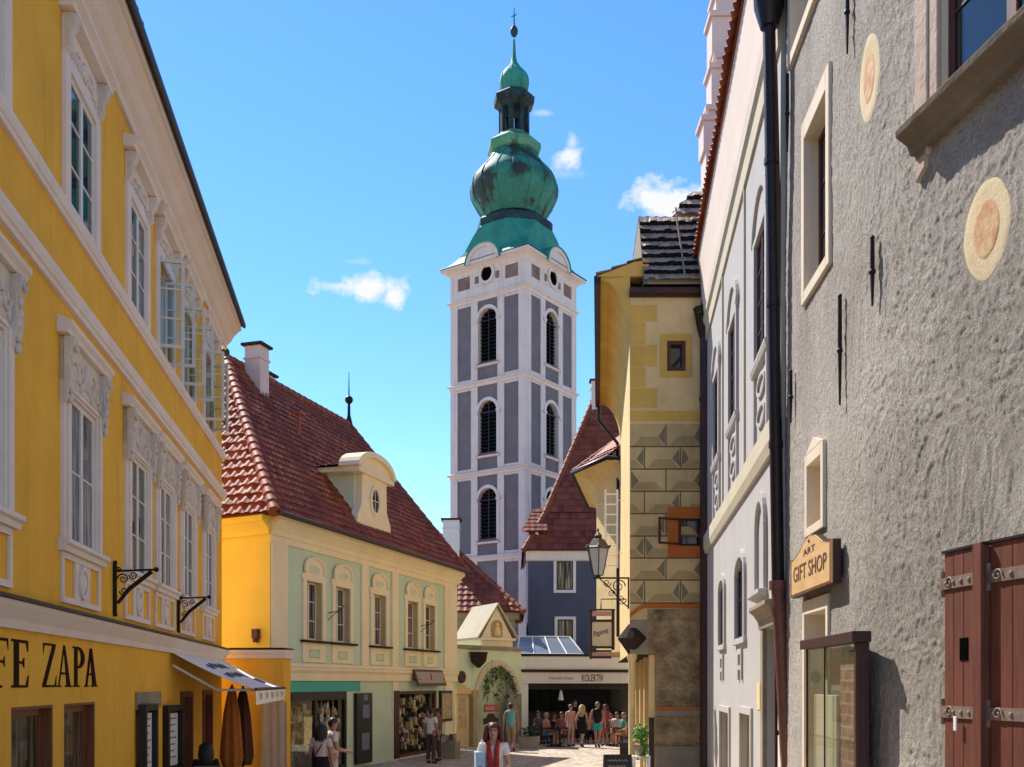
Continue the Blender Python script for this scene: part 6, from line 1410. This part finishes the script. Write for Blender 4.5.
mb = MB(); mb.box(.20, .24, -.09, -.078, F2.Z(948, 711)-.14, F2.Z(948, 711)-.03); mb.build('padlock', 'paper', r1, .004)
# ================================================================== people
SKIN = [simple('skin_light', (.50, .28, .19), .55, var=.06, bs=0), simple('skin_tan', (.36, .18, .11), .55, var=.06, bs=0)]
M['eye'] = simple('eye_dark', (.02, .015, .012), .3, bs=0); M['lip'] = simple('lip', (.36, .10, .09), .5, bs=0)
_cloth = {}
def cloth(c):
    if c not in _cloth: _cloth[c] = simple('cloth_%d' % len(_cloth), c, .85, var=.14, scale=12, bs=.2, spec=.15)
    return _cloth[c]
def skin_mesh(verts, edges, name, mats, parent, sub=2):
    """continuous body grown over a joint skeleton; verts = [(x,y,z,rx,ry)]"""
    me = bpy.data.meshes.new(name); me.from_pydata([v[:3] for v in verts], edges, []); ob = bpy.data.objects.new(name, me); col.objects.link(ob)
    md = ob.modifiers.new('skin', 'SKIN'); md.use_smooth_shade = True
    for i, v in enumerate(verts): me.skin_vertices[0].data[i].radius = (v[3], v[4] if len(v) > 4 else v[3]); me.skin_vertices[0].data[i].use_root = (i == 0)
    sb = ob.modifiers.new('sub', 'SUBSURF'); sb.levels = sub; sb.render_levels = sub
    bpy.context.view_layer.update(); dg = bpy.context.evaluated_depsgraph_get(); m2 = bpy.data.meshes.new_from_object(ob.evaluated_get(dg))
    col.objects.unlink(ob); bpy.data.objects.remove(ob); bpy.data.meshes.remove(me)
    m2.materials.clear()
    for m_ in mats: m2.materials.append(M[m_] if isinstance(m_, str) else m_)
    m2.name = name; o = bpy.data.objects.new(name, m2); col.objects.link(o); o.parent = parent; return o
def join_extra(o, mb):
    bm = bmesh.new(); bm.from_mesh(o.data); nv = [bm.verts.new(p) for p in mb.v]
    for f, mi, s_ in zip(mb.f, mb.mi, mb.sm):
        try: ff = bm.faces.new([nv[i] for i in f]); ff.material_index = mi; ff.smooth = True
        except ValueError: pass
    bm.to_mesh(o.data); bm.free()
def person(label, x, y, gz, face, h=1.72, sex='m', pose='stand', skin=0, top=None, bottom=None, bkind='shorts', hair=(.03, .018, .012), hkind='short', hat=None, arm='down', shoes=(.05, .04, .035), group=None, tkind='tee', lean=0):
    """face = heading in degrees the person looks to (0 = towards the camera, 90 = to the right of the picture)"""
    r_ = thing('person', label, 'person', (x, y, gz), R(face), group); S = h/1.75; r_.scale = (S, S, S)
    fem = sex == 'f'; sh = .165 if fem else .195; hip = .095
    sit = pose == 'sit'; dz = -.43 if sit else 0; st = 1 if pose == 'walk' else 0
    zp, zc_, zn = .95+dz, 1.36+dz, 1.49+dz; ly = -lean
    V = [(0, 0, zp, .155 if fem else .15, .115), (0, ly*.4-.005, zp+.19, .125 if fem else .145, .10), (0, ly*.8, zc_-.03, .155 if fem else .175, .115), (0, ly, zc_+.07, .10, .075), (0, ly-.005, zn, .052, .052), (0, ly-.025, zn+.09, .078, .088), (0, ly-.02, zn+.17, .080, .095), (0, ly-.01, zn+.235, .058, .07)]
    E_ = [(0, 1), (1, 2), (2, 3), (3, 4), (4, 5), (5, 6), (6, 7)]
    hands = []; arms = []
    for s_ in (-1, 1):
        if arm == 'up' and s_ > 0: el_, wr = (s_*(sh+.08), -.18, zc_-.12), (s_*(sh-.02), -.30, zc_+.08)
        elif arm == 'front' or sit: el_, wr = (s_*(sh+.06), -.04+ly, zc_-.24), (s_*(sh-.03), -.27+ly, zc_-.30)
        elif arm == 'hip' and s_ > 0: el_, wr = (s_*(sh+.16), .05, zc_-.20), (s_*(sh-.0), -.06, zc_-.36)
        else: el_, wr = (s_*(sh+.06), .03+s_*st*.08, zc_-.24), (s_*(sh+.075), -.05-s_*st*.10*-1, zc_-.49)
        a0 = (s_*sh, ly, zc_+.045, .056, .056); i = len(V); V += [a0, el_+(.042, .042), wr+(.029, .029)]; E_ += [(3, i), (i, i+1), (i+1, i+2)]; arms.append((a0, el_, wr)); d = (Vector(wr)-Vector(el_)).normalized(); hands.append((Vector(wr), d, s_))
        pm = Vector(wr)+d*.07; V.append((pm.x, pm.y, pm.z, .036, .022)); E_.append((i+2, i+3))
    legs = []
    for s_ in (-1, 1):
        if sit: kn, an, to = (s_*.12, -.44, zp-.0), (s_*.12, -.40, .09), (s_*.13, -.56, .035)
        else: f = s_*st; kn, an, to = (s_*.098, -.03-.13*f, .50), (s_*.10, .03-.22*f+(.10 if f < 0 else 0), .09+(.07 if f < 0 else 0)), (s_*.115, -.12-.22*f+(.12 if f < 0 else 0), .035+(.02 if f < 0 else 0))
        i = len(V); h0 = (s_*hip, 0, zp-.05, .088, .09); V += [h0, kn+(.058, .06), an+(.037, .04), to+(.038, .03)]; E_ += [(0, i), (i, i+1), (i+1, i+2), (i+2, i+3)]; legs.append((h0, kn, an, to))
    b_ = skin_mesh(V, E_, 'body', [SKIN[skin], 'eye', 'lip'], r_)
    mb = MB(); hz = zn+.135; hy = ly-.022
    for s_ in (-1, 1):                                      # eyes, ears
        mb.ball((s_*.032, hy-.088, hz+.012), (.014, .008, .009), 8, 1); mb.ball((s_*.084, hy+.01, hz-.005), (.012, .022, .032), 8, 0)
    mb.tube([(0, hy-.088, hz+.012), (0, hy-.108, hz-.028), (0, hy-.095, hz-.036)], [.008, .014, .010], 6, 0); mb.ball((0, hy-.086, hz-.062), (.024, .008, .007), 8, 2); mb.ball((0, hy-.078, hz-.088), (.022, .016, .016), 8, 0)
    for wr, d, s_ in hands:                                 # five unequal, curled fingers
        pm = wr+d*.055; side = d.cross(Vector((s_, .2, 0))).normalized(); inn = Vector((-s_, -.25, 0)); inn = (inn-d*inn.dot(d)).normalized()
        for k, ln in enumerate((.070, .080, .074, .058)):
            o = pm+side*(.024-.016*k)+d*.035; m1 = o+d*ln*.5+inn*.006; m2 = m1+d*ln*.38+inn*.022; mb.tube([o-d*.02, o, m1, m2], [.009, .009, .008, .006], 6, 0)
        o = pm+side*.028-d*.012; mb.tube([o-side*.01, o+side*.022+d*.022+inn*.01, o+side*.028+d*.052+inn*.02], [.011, .010, .007], 6, 0)
    join_extra(b_, mb)
    # hair
    hm = simple('hair_%s' % len(bpy.data.materials), hair, .5, var=.3, scale=25, bs=.3) 
    mb = MB(); n_ = 14; vs = []; rows = 9
    for i in range(rows):
        a = math.pi*.62*i/(rows-1)
        for j in range(n_):
            t = 2*math.pi*j/n_; back = .5+.5*math.sin(t); aa = a*(.62+.62*back); vs.append((.094*math.sin(aa)*math.cos(t), hy+.008+.110*math.sin(aa)*math.sin(t), hz+.012+.118*math.cos(aa)))
    mb.add(vs, [(i*n_+j, i*n_+(j+1) % n_, (i+1)*n_+(j+1) % n_, (i+1)*n_+j) for i in range(rows-1) for j in range(n_)], 0, True)
    if hkind in ('long', 'big'):
        w_ = 1.12 if hkind == 'big' else 1
        for j in range(17):
            t = R(-14+208*j/16); r0 = .098*w_; p00 = (.035*math.cos(t), hy+.01+.03*math.sin(t), hz+.115); p0 = (r0*.95*math.cos(t), hy+.01+.10*math.sin(t)*w_, hz+.055); p1 = (r0*1.12*math.cos(t), hy+.02+.115*math.sin(t)*w_, hz-.10); p2 = (r0*1.15*math.cos(t)*1.0, ly+.03+.10*math.sin(t)*w_, zn-.05-.07*random.random()); mb.tube([p00, p0, p1, p2], [.018, .032*w_, .036*w_, .012], 6)
    if hkind == 'bun': mb.ball((0, hy+.11, hz+.06), .05, 8)
    mb.build('hair', hm, r_)
    if hat:
        mb = MB(); mb.lathe([(.20, .0), (.21, .012), (.115, .03), (.108, .10), (.07, .125), (.0, .13)], 20, (0, hy, hz+.055)); mb.build('hat', cloth(hat), r_)
    # clothes follow the same joints, a little wider
    g = .016
    if top:
        TV = [(0, 0, zp-.10, .166+g, .135+g), (0, ly*.4-.005, zp+.19, (.125 if fem else .148)+g, .103+g), (0, ly*.8, zc_-.03, (.155 if fem else .178)+g, .115+g), (0, ly, zc_+.065, .105+g*.6, .078+g)]
        TE = [(0, 1), (1, 2), (2, 3)]
        for a0, el_, wr in arms:
            i = len(TV); f = {'tee': .55, 'tank': .06, 'long': 1}[tkind]; m_ = Vector(a0[:3]).lerp(Vector(el_), f); TV += [(a0[0]*.98, a0[1], a0[2], .058+g, .058+g)]; TE.append((3, i))
            if tkind != 'tank': TV.append((m_.x, m_.y, m_.z, .054+g, .054+g)); TE.append((i, i+1))
            if tkind == 'long': q = Vector(el_).lerp(Vector(wr), .9); TV.append((q.x, q.y, q.z, .036+g, .036+g)); TE.append((i+1, i+2))
        skin_mesh(TV, TE, 'shirt', [cloth(top)], r_)
    if bottom:
        if bkind in ('skirt', 'dress'):
            mb = MB(); z0 = .56 if not sit else zp-.10; n_ = 20; rs = [(.150, zp+.12, .12), (.178, zp+.0, .145), (.20, zp-.15, .17), (.23, z0, .20)]; vs = []
            for rx, z, ry in rs:
                for j in range(n_): t = 2*math.pi*j/n_; w_ = 1+.05*math.sin(5*t)*(zp+.12-z); vs.append((rx*w_*math.cos(t), ry*w_*math.sin(t), z))
            mb.add(vs, [(i*n_+j, i*n_+(j+1) % n_, (i+1)*n_+(j+1) % n_, (i+1)*n_+j) for i in range(3) for j in range(n_)], 0, True); mb.build('skirt', cloth(bottom), r_)
        else:
            f = .62 if bkind == 'shorts' else 1; BV = [(0, 0, zp+.04, .158+g, .118+g), (0, 0, zp-.02, .155+g, .12+g)]; BE = [(0, 1)]
            for h0, kn, an, to in legs:
                i = len(BV); q = Vector(h0[:3]).lerp(Vector(kn), f); BV += [(h0[0], h0[1], h0[2], .09+g, .092+g), (q.x, q.y, q.z, (.075 if f < 1 else .060)+g, (.078 if f < 1 else .062)+g)]; BE += [(1, i), (i, i+1)]
                if f == 1: BV.append((an[0], an[1], an[2]+.02, .045+g, .047+g)); BE.append((i+1, i+2))
            skin_mesh(BV, BE, 'trousers' if f == 1 else 'shorts', [cloth(bottom)], r_)
    if shoes:
        for h0, kn, an, to in legs:
            mb = MB(); a, c = Vector(an), Vector(to); mb.tube([a+Vector((0, .045, -.035)), a+Vector((0, .0, -.03)), (a+c)/2+Vector((0, 0, -.01)), c, c+(c-a)*.25+Vector((0, 0, .012))], [.030, .045, .046, .044, .022], 8); mb.build('shoe', cloth(shoes), r_)
    return r_
WHITE, BLACK, PINKC, TURQ, BLUE, RED, DENIM, KHAKI = (.72, .70, .68), (.015, .014, .014), (.62, .42, .40), (.02, .36, .40), (.04, .14, .48), (.42, .04, .03), (.06, .09, .16), (.36, .28, .18)
at = lambda px, Y: (PX(px, Y), Y, G(Y))
# the woman nearest the camera
x, y, z = at(493.5, 14.0)
pw = person('woman with long reddish hair, white blouse and red scarf walking towards the camera', x, y, z, -4, 1.66, 'f', 'walk', 0, WHITE, BLACK, 'skirt', (.11, .026, .012), 'big', None, 'front', tkind='tee')
mb = MB()
for s_ in (-1, 1): mb.tube([(s_*.07, -.06, 1.47), (s_*.06, -.135, 1.36), (s_*.045+.01, -.145, 1.15), (s_*.05, -.135, .88)], [.030, .038, .042, .045], 8)
mb.tube([(-.07, -.06, 1.46), (-.06, .05, 1.50), (.06, .05, 1.50), (.07, -.06, 1.46)], .034, 8); mb.build('scarf', cloth(RED), pw)
x, y, z = at(481, 14.5); r_ = thing('shopping_bag', 'pale blue tote bag hanging from the shoulder of the woman with the red scarf', 'bag', (x+.0, y-.55, z+.93), R(8))
mb = MB(); mb.prism([(-.06, 0), (.06, 0), (.07, .34), (-.07, .34)], -.10, .10); mb.build('sack', cloth((.45, .62, .74)), r_)
mb = MB(); mb.tube([(0, -.08, .33), (.03, -.04, .50), (.03, .04, .50), (0, .08, .33)], .008, 6); mb.build('handle', cloth(WHITE), r_)
x, y, z = at(511, 36.5); person('man in teal vest over white shirt and beige shorts seen from behind near the gateway', x, y, z, 178, 1.78, 'm', 'walk', 1, (.16, .42, .42), KHAKI, 'shorts', (.03, .02, .015), 'short', tkind='tank')
x, y, z = at(321, 19.3); pw = person('dark haired woman in pink top and black skirt with her back to us', x, y, z, 172, 1.62, 'f', 'stand', 1, PINKC, BLACK, 'skirt', (.012, .010, .010), 'long', tkind='tee')
mb = MB(); mb.tube([(-.13, .02, 1.46), (-.02, .145, 1.25), (.17, .08, 1.0)], .012, 6); mb.build('bag_strap', cloth(BLACK), pw)
x, y, z = at(332.5, 20.3); person('man in pale pink shirt and light trousers beside the dark haired woman', x, y, z, 110, 1.74, 'm', 'stand', 1, (.62, .50, .46), (.50, .40, .36), 'trousers', (.02, .015, .012), 'short', arm='front')
x, y, z = at(431, 31.0); person('person in white shirt and dark trousers at the mint house shop entrance', x, y, z, 150, 1.74, 'f', 'stand', 1, WHITE, (.10, .06, .05), 'trousers', (.03, .02, .015), 'bun')
x, y, z = at(439, 32.0); person('person with dark hair in brown top looking at the shop entrance, beside the white shirt', x, y, z, -90, 1.70, 'm', 'stand', 1, (.20, .10, .08), (.06, .05, .05), 'trousers', (.015, .012, .010), 'short', arm='front')
x, y, z = at(206, 17.6); person('person with black hair seated under the white awning, only the head showing', x, y, z, 200, 1.72, 'f', 'sit', 0, BLACK, BLACK, 'trousers', (.010, .009, .009), 'long')
def cafe_chair(x, y, gz, rz, label, mat='rattan'):
    r_ = thing('cafe_chair', label, 'chair', (x, y, gz), R(rz), 'chairs outside the cafés'); MB().box(-.21, .21, -.21, .21, .42, .46).build('seat', mat, r_, .01)
    mb = MB()
    for k in range(5): mb.box(-.19+.08*k, -.13+.08*k, .195, .215, .48, .86)
    mb.box(-.21, .21, .19, .22, .84, .90); mb.build('backrest', mat, r_)
    for a in (-.18, .18):
        for b_ in (-.18, .18): MB().tube([(a, b_, .42), (a*1.1, b_*1.1, 0)], .018, 6).build('leg', 'frame_black', r_)
    return r_
x, y, z = at(206, 17.6); a = R(200); cafe_chair(x, y, z, 200, 'brown rattan chair with its occupant under the white awning')
# the café crowd
GR_ = 'people at the café front'
crowd = [
 (546, 39.6, 'sit', 'm', 60, 1, None, BLUE, 'shorts', (.30, .27, .24), 'short', 'bare chested seated man with grey hair and bright blue shorts'),
 (554, 41.2, 'sit', 'f', 20, 1, BLACK, BLACK, 'trousers', (.03, .02, .015), 'long', 'seated woman with long dark hair and black top behind the man in blue shorts'),
 (562, 40.4, 'sit', 'm', -30, 1, (.30, .10, .08), DENIM, 'shorts', (.05, .03, .02), 'short', 'seated man in dark red shirt and denim shorts at a café table'),
 (570.5, 39.4, 'stand', 'f', 30, 0, (.58, .30, .28), (.55, .40, .36), 'shorts', (.10, .05, .03), 'bun', 'woman in salmon pink top and pale shorts standing left of the blonde girl'),
 (582, 39.0, 'walk', 'f', 150, 0, BLACK, BLACK, 'skirt', (.55, .38, .16), 'long', 'blonde girl in short black dress walking beside the man in turquoise shorts'),
 (597.5, 38.6, 'walk', 'm', 165, 1, BLACK, TURQ, 'shorts', (.25, .20, .16), 'short', 'man in black sleeveless top and turquoise shorts walking towards the café'),
 (605.5, 39.8, 'stand', 'f', -40, 1, (.38, .08, .10), (.30, .10, .10), 'skirt', (.06, .03, .02), 'long', 'woman in crimson top and dark red skirt just right of the turquoise shorts'),
 (611, 41.0, 'sit', 'f', 30, 1, PINKC, BLACK, 'shorts', (.03, .02, .015), 'bun', 'seated woman in pink top with her hair in a bun at a café table'),
 (617, 40.2, 'sit', 'm', -20, 0, WHITE, KHAKI, 'shorts', (.08, .05, .03), 'short', 'seated man in white shirt and khaki shorts near the right end of the café'),
 (624, 39.6, 'sit', 'm', -70, 0, (.10, .28, .24), (.25, .16, .10), 'shorts', (.30, .20, .10), 'short', 'seated man in dark green shirt beside the corner column'),
 (575, 42.4, 'stand', 'm', 0, 0, BLACK, BLACK, 'trousers', (.03, .02, .015), 'short', 'waiter all in black standing inside the café front under the lamp'),
 (538, 41.6, 'sit', 'm', 40, 0, (.10, .10, .12), DENIM, 'trousers', (.03, .02, .02), 'short', 'seated man in charcoal shirt deep in the left corner of the café'),
 (590, 41.8, 'sit', 'f', 0, 0, (.24, .20, .16), BLACK, 'trousers', (.12, .06, .03), 'long', 'seated woman in brown top facing out between the two walkers'),
]
for px, Y, ps, sx2, fc, sk2, tp, bt, bk, hr, hk, lb in crowd:
    x, y, z = at(px, Y); person(lb, x, y, z, fc, 1.78 if sx2 == 'm' else 1.66, sx2, ps, sk2, tp, bt, bk, hr, hk, None, 'front' if ps == 'sit' else 'down', group=GR_, tkind='tank' if tp == BLACK and ps == 'walk' else 'tee')
    if ps == 'sit': cafe_chair(x, y, z, fc, 'café chair occupied by the '+' '.join([]) + lb.split(' at ')[0].replace('seated ', '').split(' with ')[0].split(' behind')[0].split(' beside')[0].split(' near')[0].split(' deep')[0].split(' facing')[0])
def cafe_table(px, Y, label):
    x, y, z = at(px, Y); r_ = thing('cafe_table', label, 'table', (x, y, z), 0, 'round tables outside the café'); MB().lathe([(.34, .71), (.35, .72), (.35, .74), (.34, .745)], 20).build('tabletop', 'stone_dark', r_); MB().lathe([(.22, 0), (.22, .02), (.03, .05), (.03, .71)], 12).build('pedestal', 'iron', r_)
    return x, y, z
for px, Y, lb in ((551, 39.4, 'small round café table in front of the man in blue shorts'), (560, 39.2, 'small round café table between the dark red shirt and the salmon top'), (614, 39.6, 'small round café table before the white shirted man'), (541, 40.9, 'small round café table beside the charcoal shirted man')):
    x, y, z = cafe_table(px, Y, lb)
# ================================================================== small street things
x, y, z = at(529, 38.2); r_ = thing('planter', 'pale stone planter with dark green plants by the left post of the café', 'planter', (x, y, z))
mb = MB(); mb.prism([(-.36, 0), (.36, 0), (.42, .46), (-.42, .46)], -.25, .25); mb.build('trough', 'stone', r_, .02); mb = MB(); mb.leaves((0, 0, .6), (.38, .22, .24), 160, .07, 0); mb.build('plants', 'leaf_dark', r_)
x, y, z = at(450, 33.2); r_ = thing('goods_crate', 'brown goods crate outside the shop entrance of the mint house', 'crate', (x, y, z), R(-20)); MB().box(-.28, .28, -.22, .22, .0, .62).build('box', 'stone', r_, .015); mb = MB(); goods(mb, -.22, .22, -.18, .18, .64, .74, 24); mb.build('goods', ['goods_a', 'goods_b', 'goods_c'], r_)
def aboard(px, Y, w_, h_, label, rz, marks=True):
    x, y, z = at(px, Y); r_ = thing('pavement_sign', label, 'sign board', (x, y, z), R(rz))
    for s_, nm in ((-1, 'front_panel'), (1, 'support_panel')):
        X = Matrix.Translation((0, s_*.20, 0)) @ Matrix.Rotation(R(-s_*-12), 4, 'X'); X = Matrix.Translation((0, s_*.18, 0)) @ Matrix.Rotation(R(12*s_), 4, 'X'); mb = MB(X); mb.box(-w_/2, w_/2, -.012, .012, 0, h_); o = mb.build(nm, 'frame_black', r_, .006)
        if s_ < 0:
            mb = MB(X)
            for a, b_, c, d in ((-w_/2, -w_/2+.04, 0, h_), (w_/2-.04, w_/2, 0, h_), (-w_/2+.04, w_/2-.04, 0, .04), (-w_/2+.04, w_/2-.04, h_-.04, h_)): mb.box(a, b_, -.022, -.0125, c, d)
            mb.build('rim', 'door_dark', o)
            if marks:
                mb = MB(X)
                for k in range(4):
                    zz = h_-.14-.13*k; pts = [(-w_*.36+w_*.72*i/18*(1-.12*(k % 2)), -.0145, zz+.025*math.sin(i*2.1+k)) for i in range(19)]; mb.tube(pts, .009, 4)
                mb.build('chalk_writing', 'chalk', o)
    return r_
aboard(617.5, 23.2, .66, .86, 'low black chalkboard pavement sign at the foot of the corner column', 4)
aboard(627, 25.2, .36, 1.02, 'narrow plain black board standing just behind the chalkboard sign', -8, False)
x, y, z = at(641, 23.2); r_ = thing('plant_stand', 'white slatted stand with trailing bright green plant beside the corner column', 'plant stand', (x, y, z))
mb = MB()
for a in (-.17, .17):
    for b_ in (-.14, .14): mb.box(a-.025, a+.025, b_-.025, b_+.025, 0, .82)
for zz in (.12, .45, .78): mb.box(-.20, .20, -.17, .17, zz, zz+.03)
mb.build('stand', 'white_paint', r_, .004)
mb = MB(); mb.lathe([(.10, 0), (.15, .26), (.16, .27), (.0, .25)], 14, (0, 0, .811)); mb.build('pot', 'tile_red' if False else 'stone', r_)
mb = MB(); mb.leaves((0, -.02, 1.32), (.20, .18, .26), 190, .055, 0); mb.leaves((.05, -.14, .98), (.12, .08, .3), 80, .05, 0)
for k in range(8): a = k*.8; mb.tube([(0, 0, 1.05), (.06*math.cos(a), .06*math.sin(a), 1.3), (.15*math.cos(a), .13*math.sin(a), 1.5)], .006, 4, 0)
mb.build('foliage', 'leaf_bright', r_)
x, y, z = at(651.5, 23.25); o = MB().box(-.06, .06, -.06, .06, .0, 1.66).box(-.07, .07, -.07, .07, 1.661, 1.70).build('sign_post', 'frame_black', None, .01); o.location = (x, y, z); props(o, 'black upright box beside the trailing green plant at the corner', 'post')
# closed parasols under the awning
def parasol(px, Y, c, label):
    x, y, z = at(px, Y); r_ = thing('closed_parasol', label, 'parasol', (x, y, z)); MB().lathe([(.24, 0), (.24, .06), (.05, .10), (.022, .12), (.022, 2.35)], 14).build('pole', 'door_dark', r_)
    mb = MB(); n_ = 28; vs = []; pr = [(.02, 2.32), (.07, 2.2), (.13, 1.8), (.16, 1.4), (.19, 1.0), (.15, .82)]
    for rr, zz in pr:
        for j in range(n_): t = 2*math.pi*j/n_; q = rr*(1+.22*math.cos(7*t+zz)); vs.append((q*math.cos(t), q*math.sin(t), zz))
    mb.add(vs, [(i*n_+j, i*n_+(j+1) % n_, (i+1)*n_+(j+1) % n_, (i+1)*n_+j) for i in range(len(pr)-1) for j in range(n_)], 0, True); mb.build('folded_canvas', cloth(c), r_)
parasol(232, 18.6, (.38, .12, .02), 'closed orange parasol under the white awning')
parasol(243, 19.4, (.09, .035, .02), 'closed dark brown parasol under the white awning')
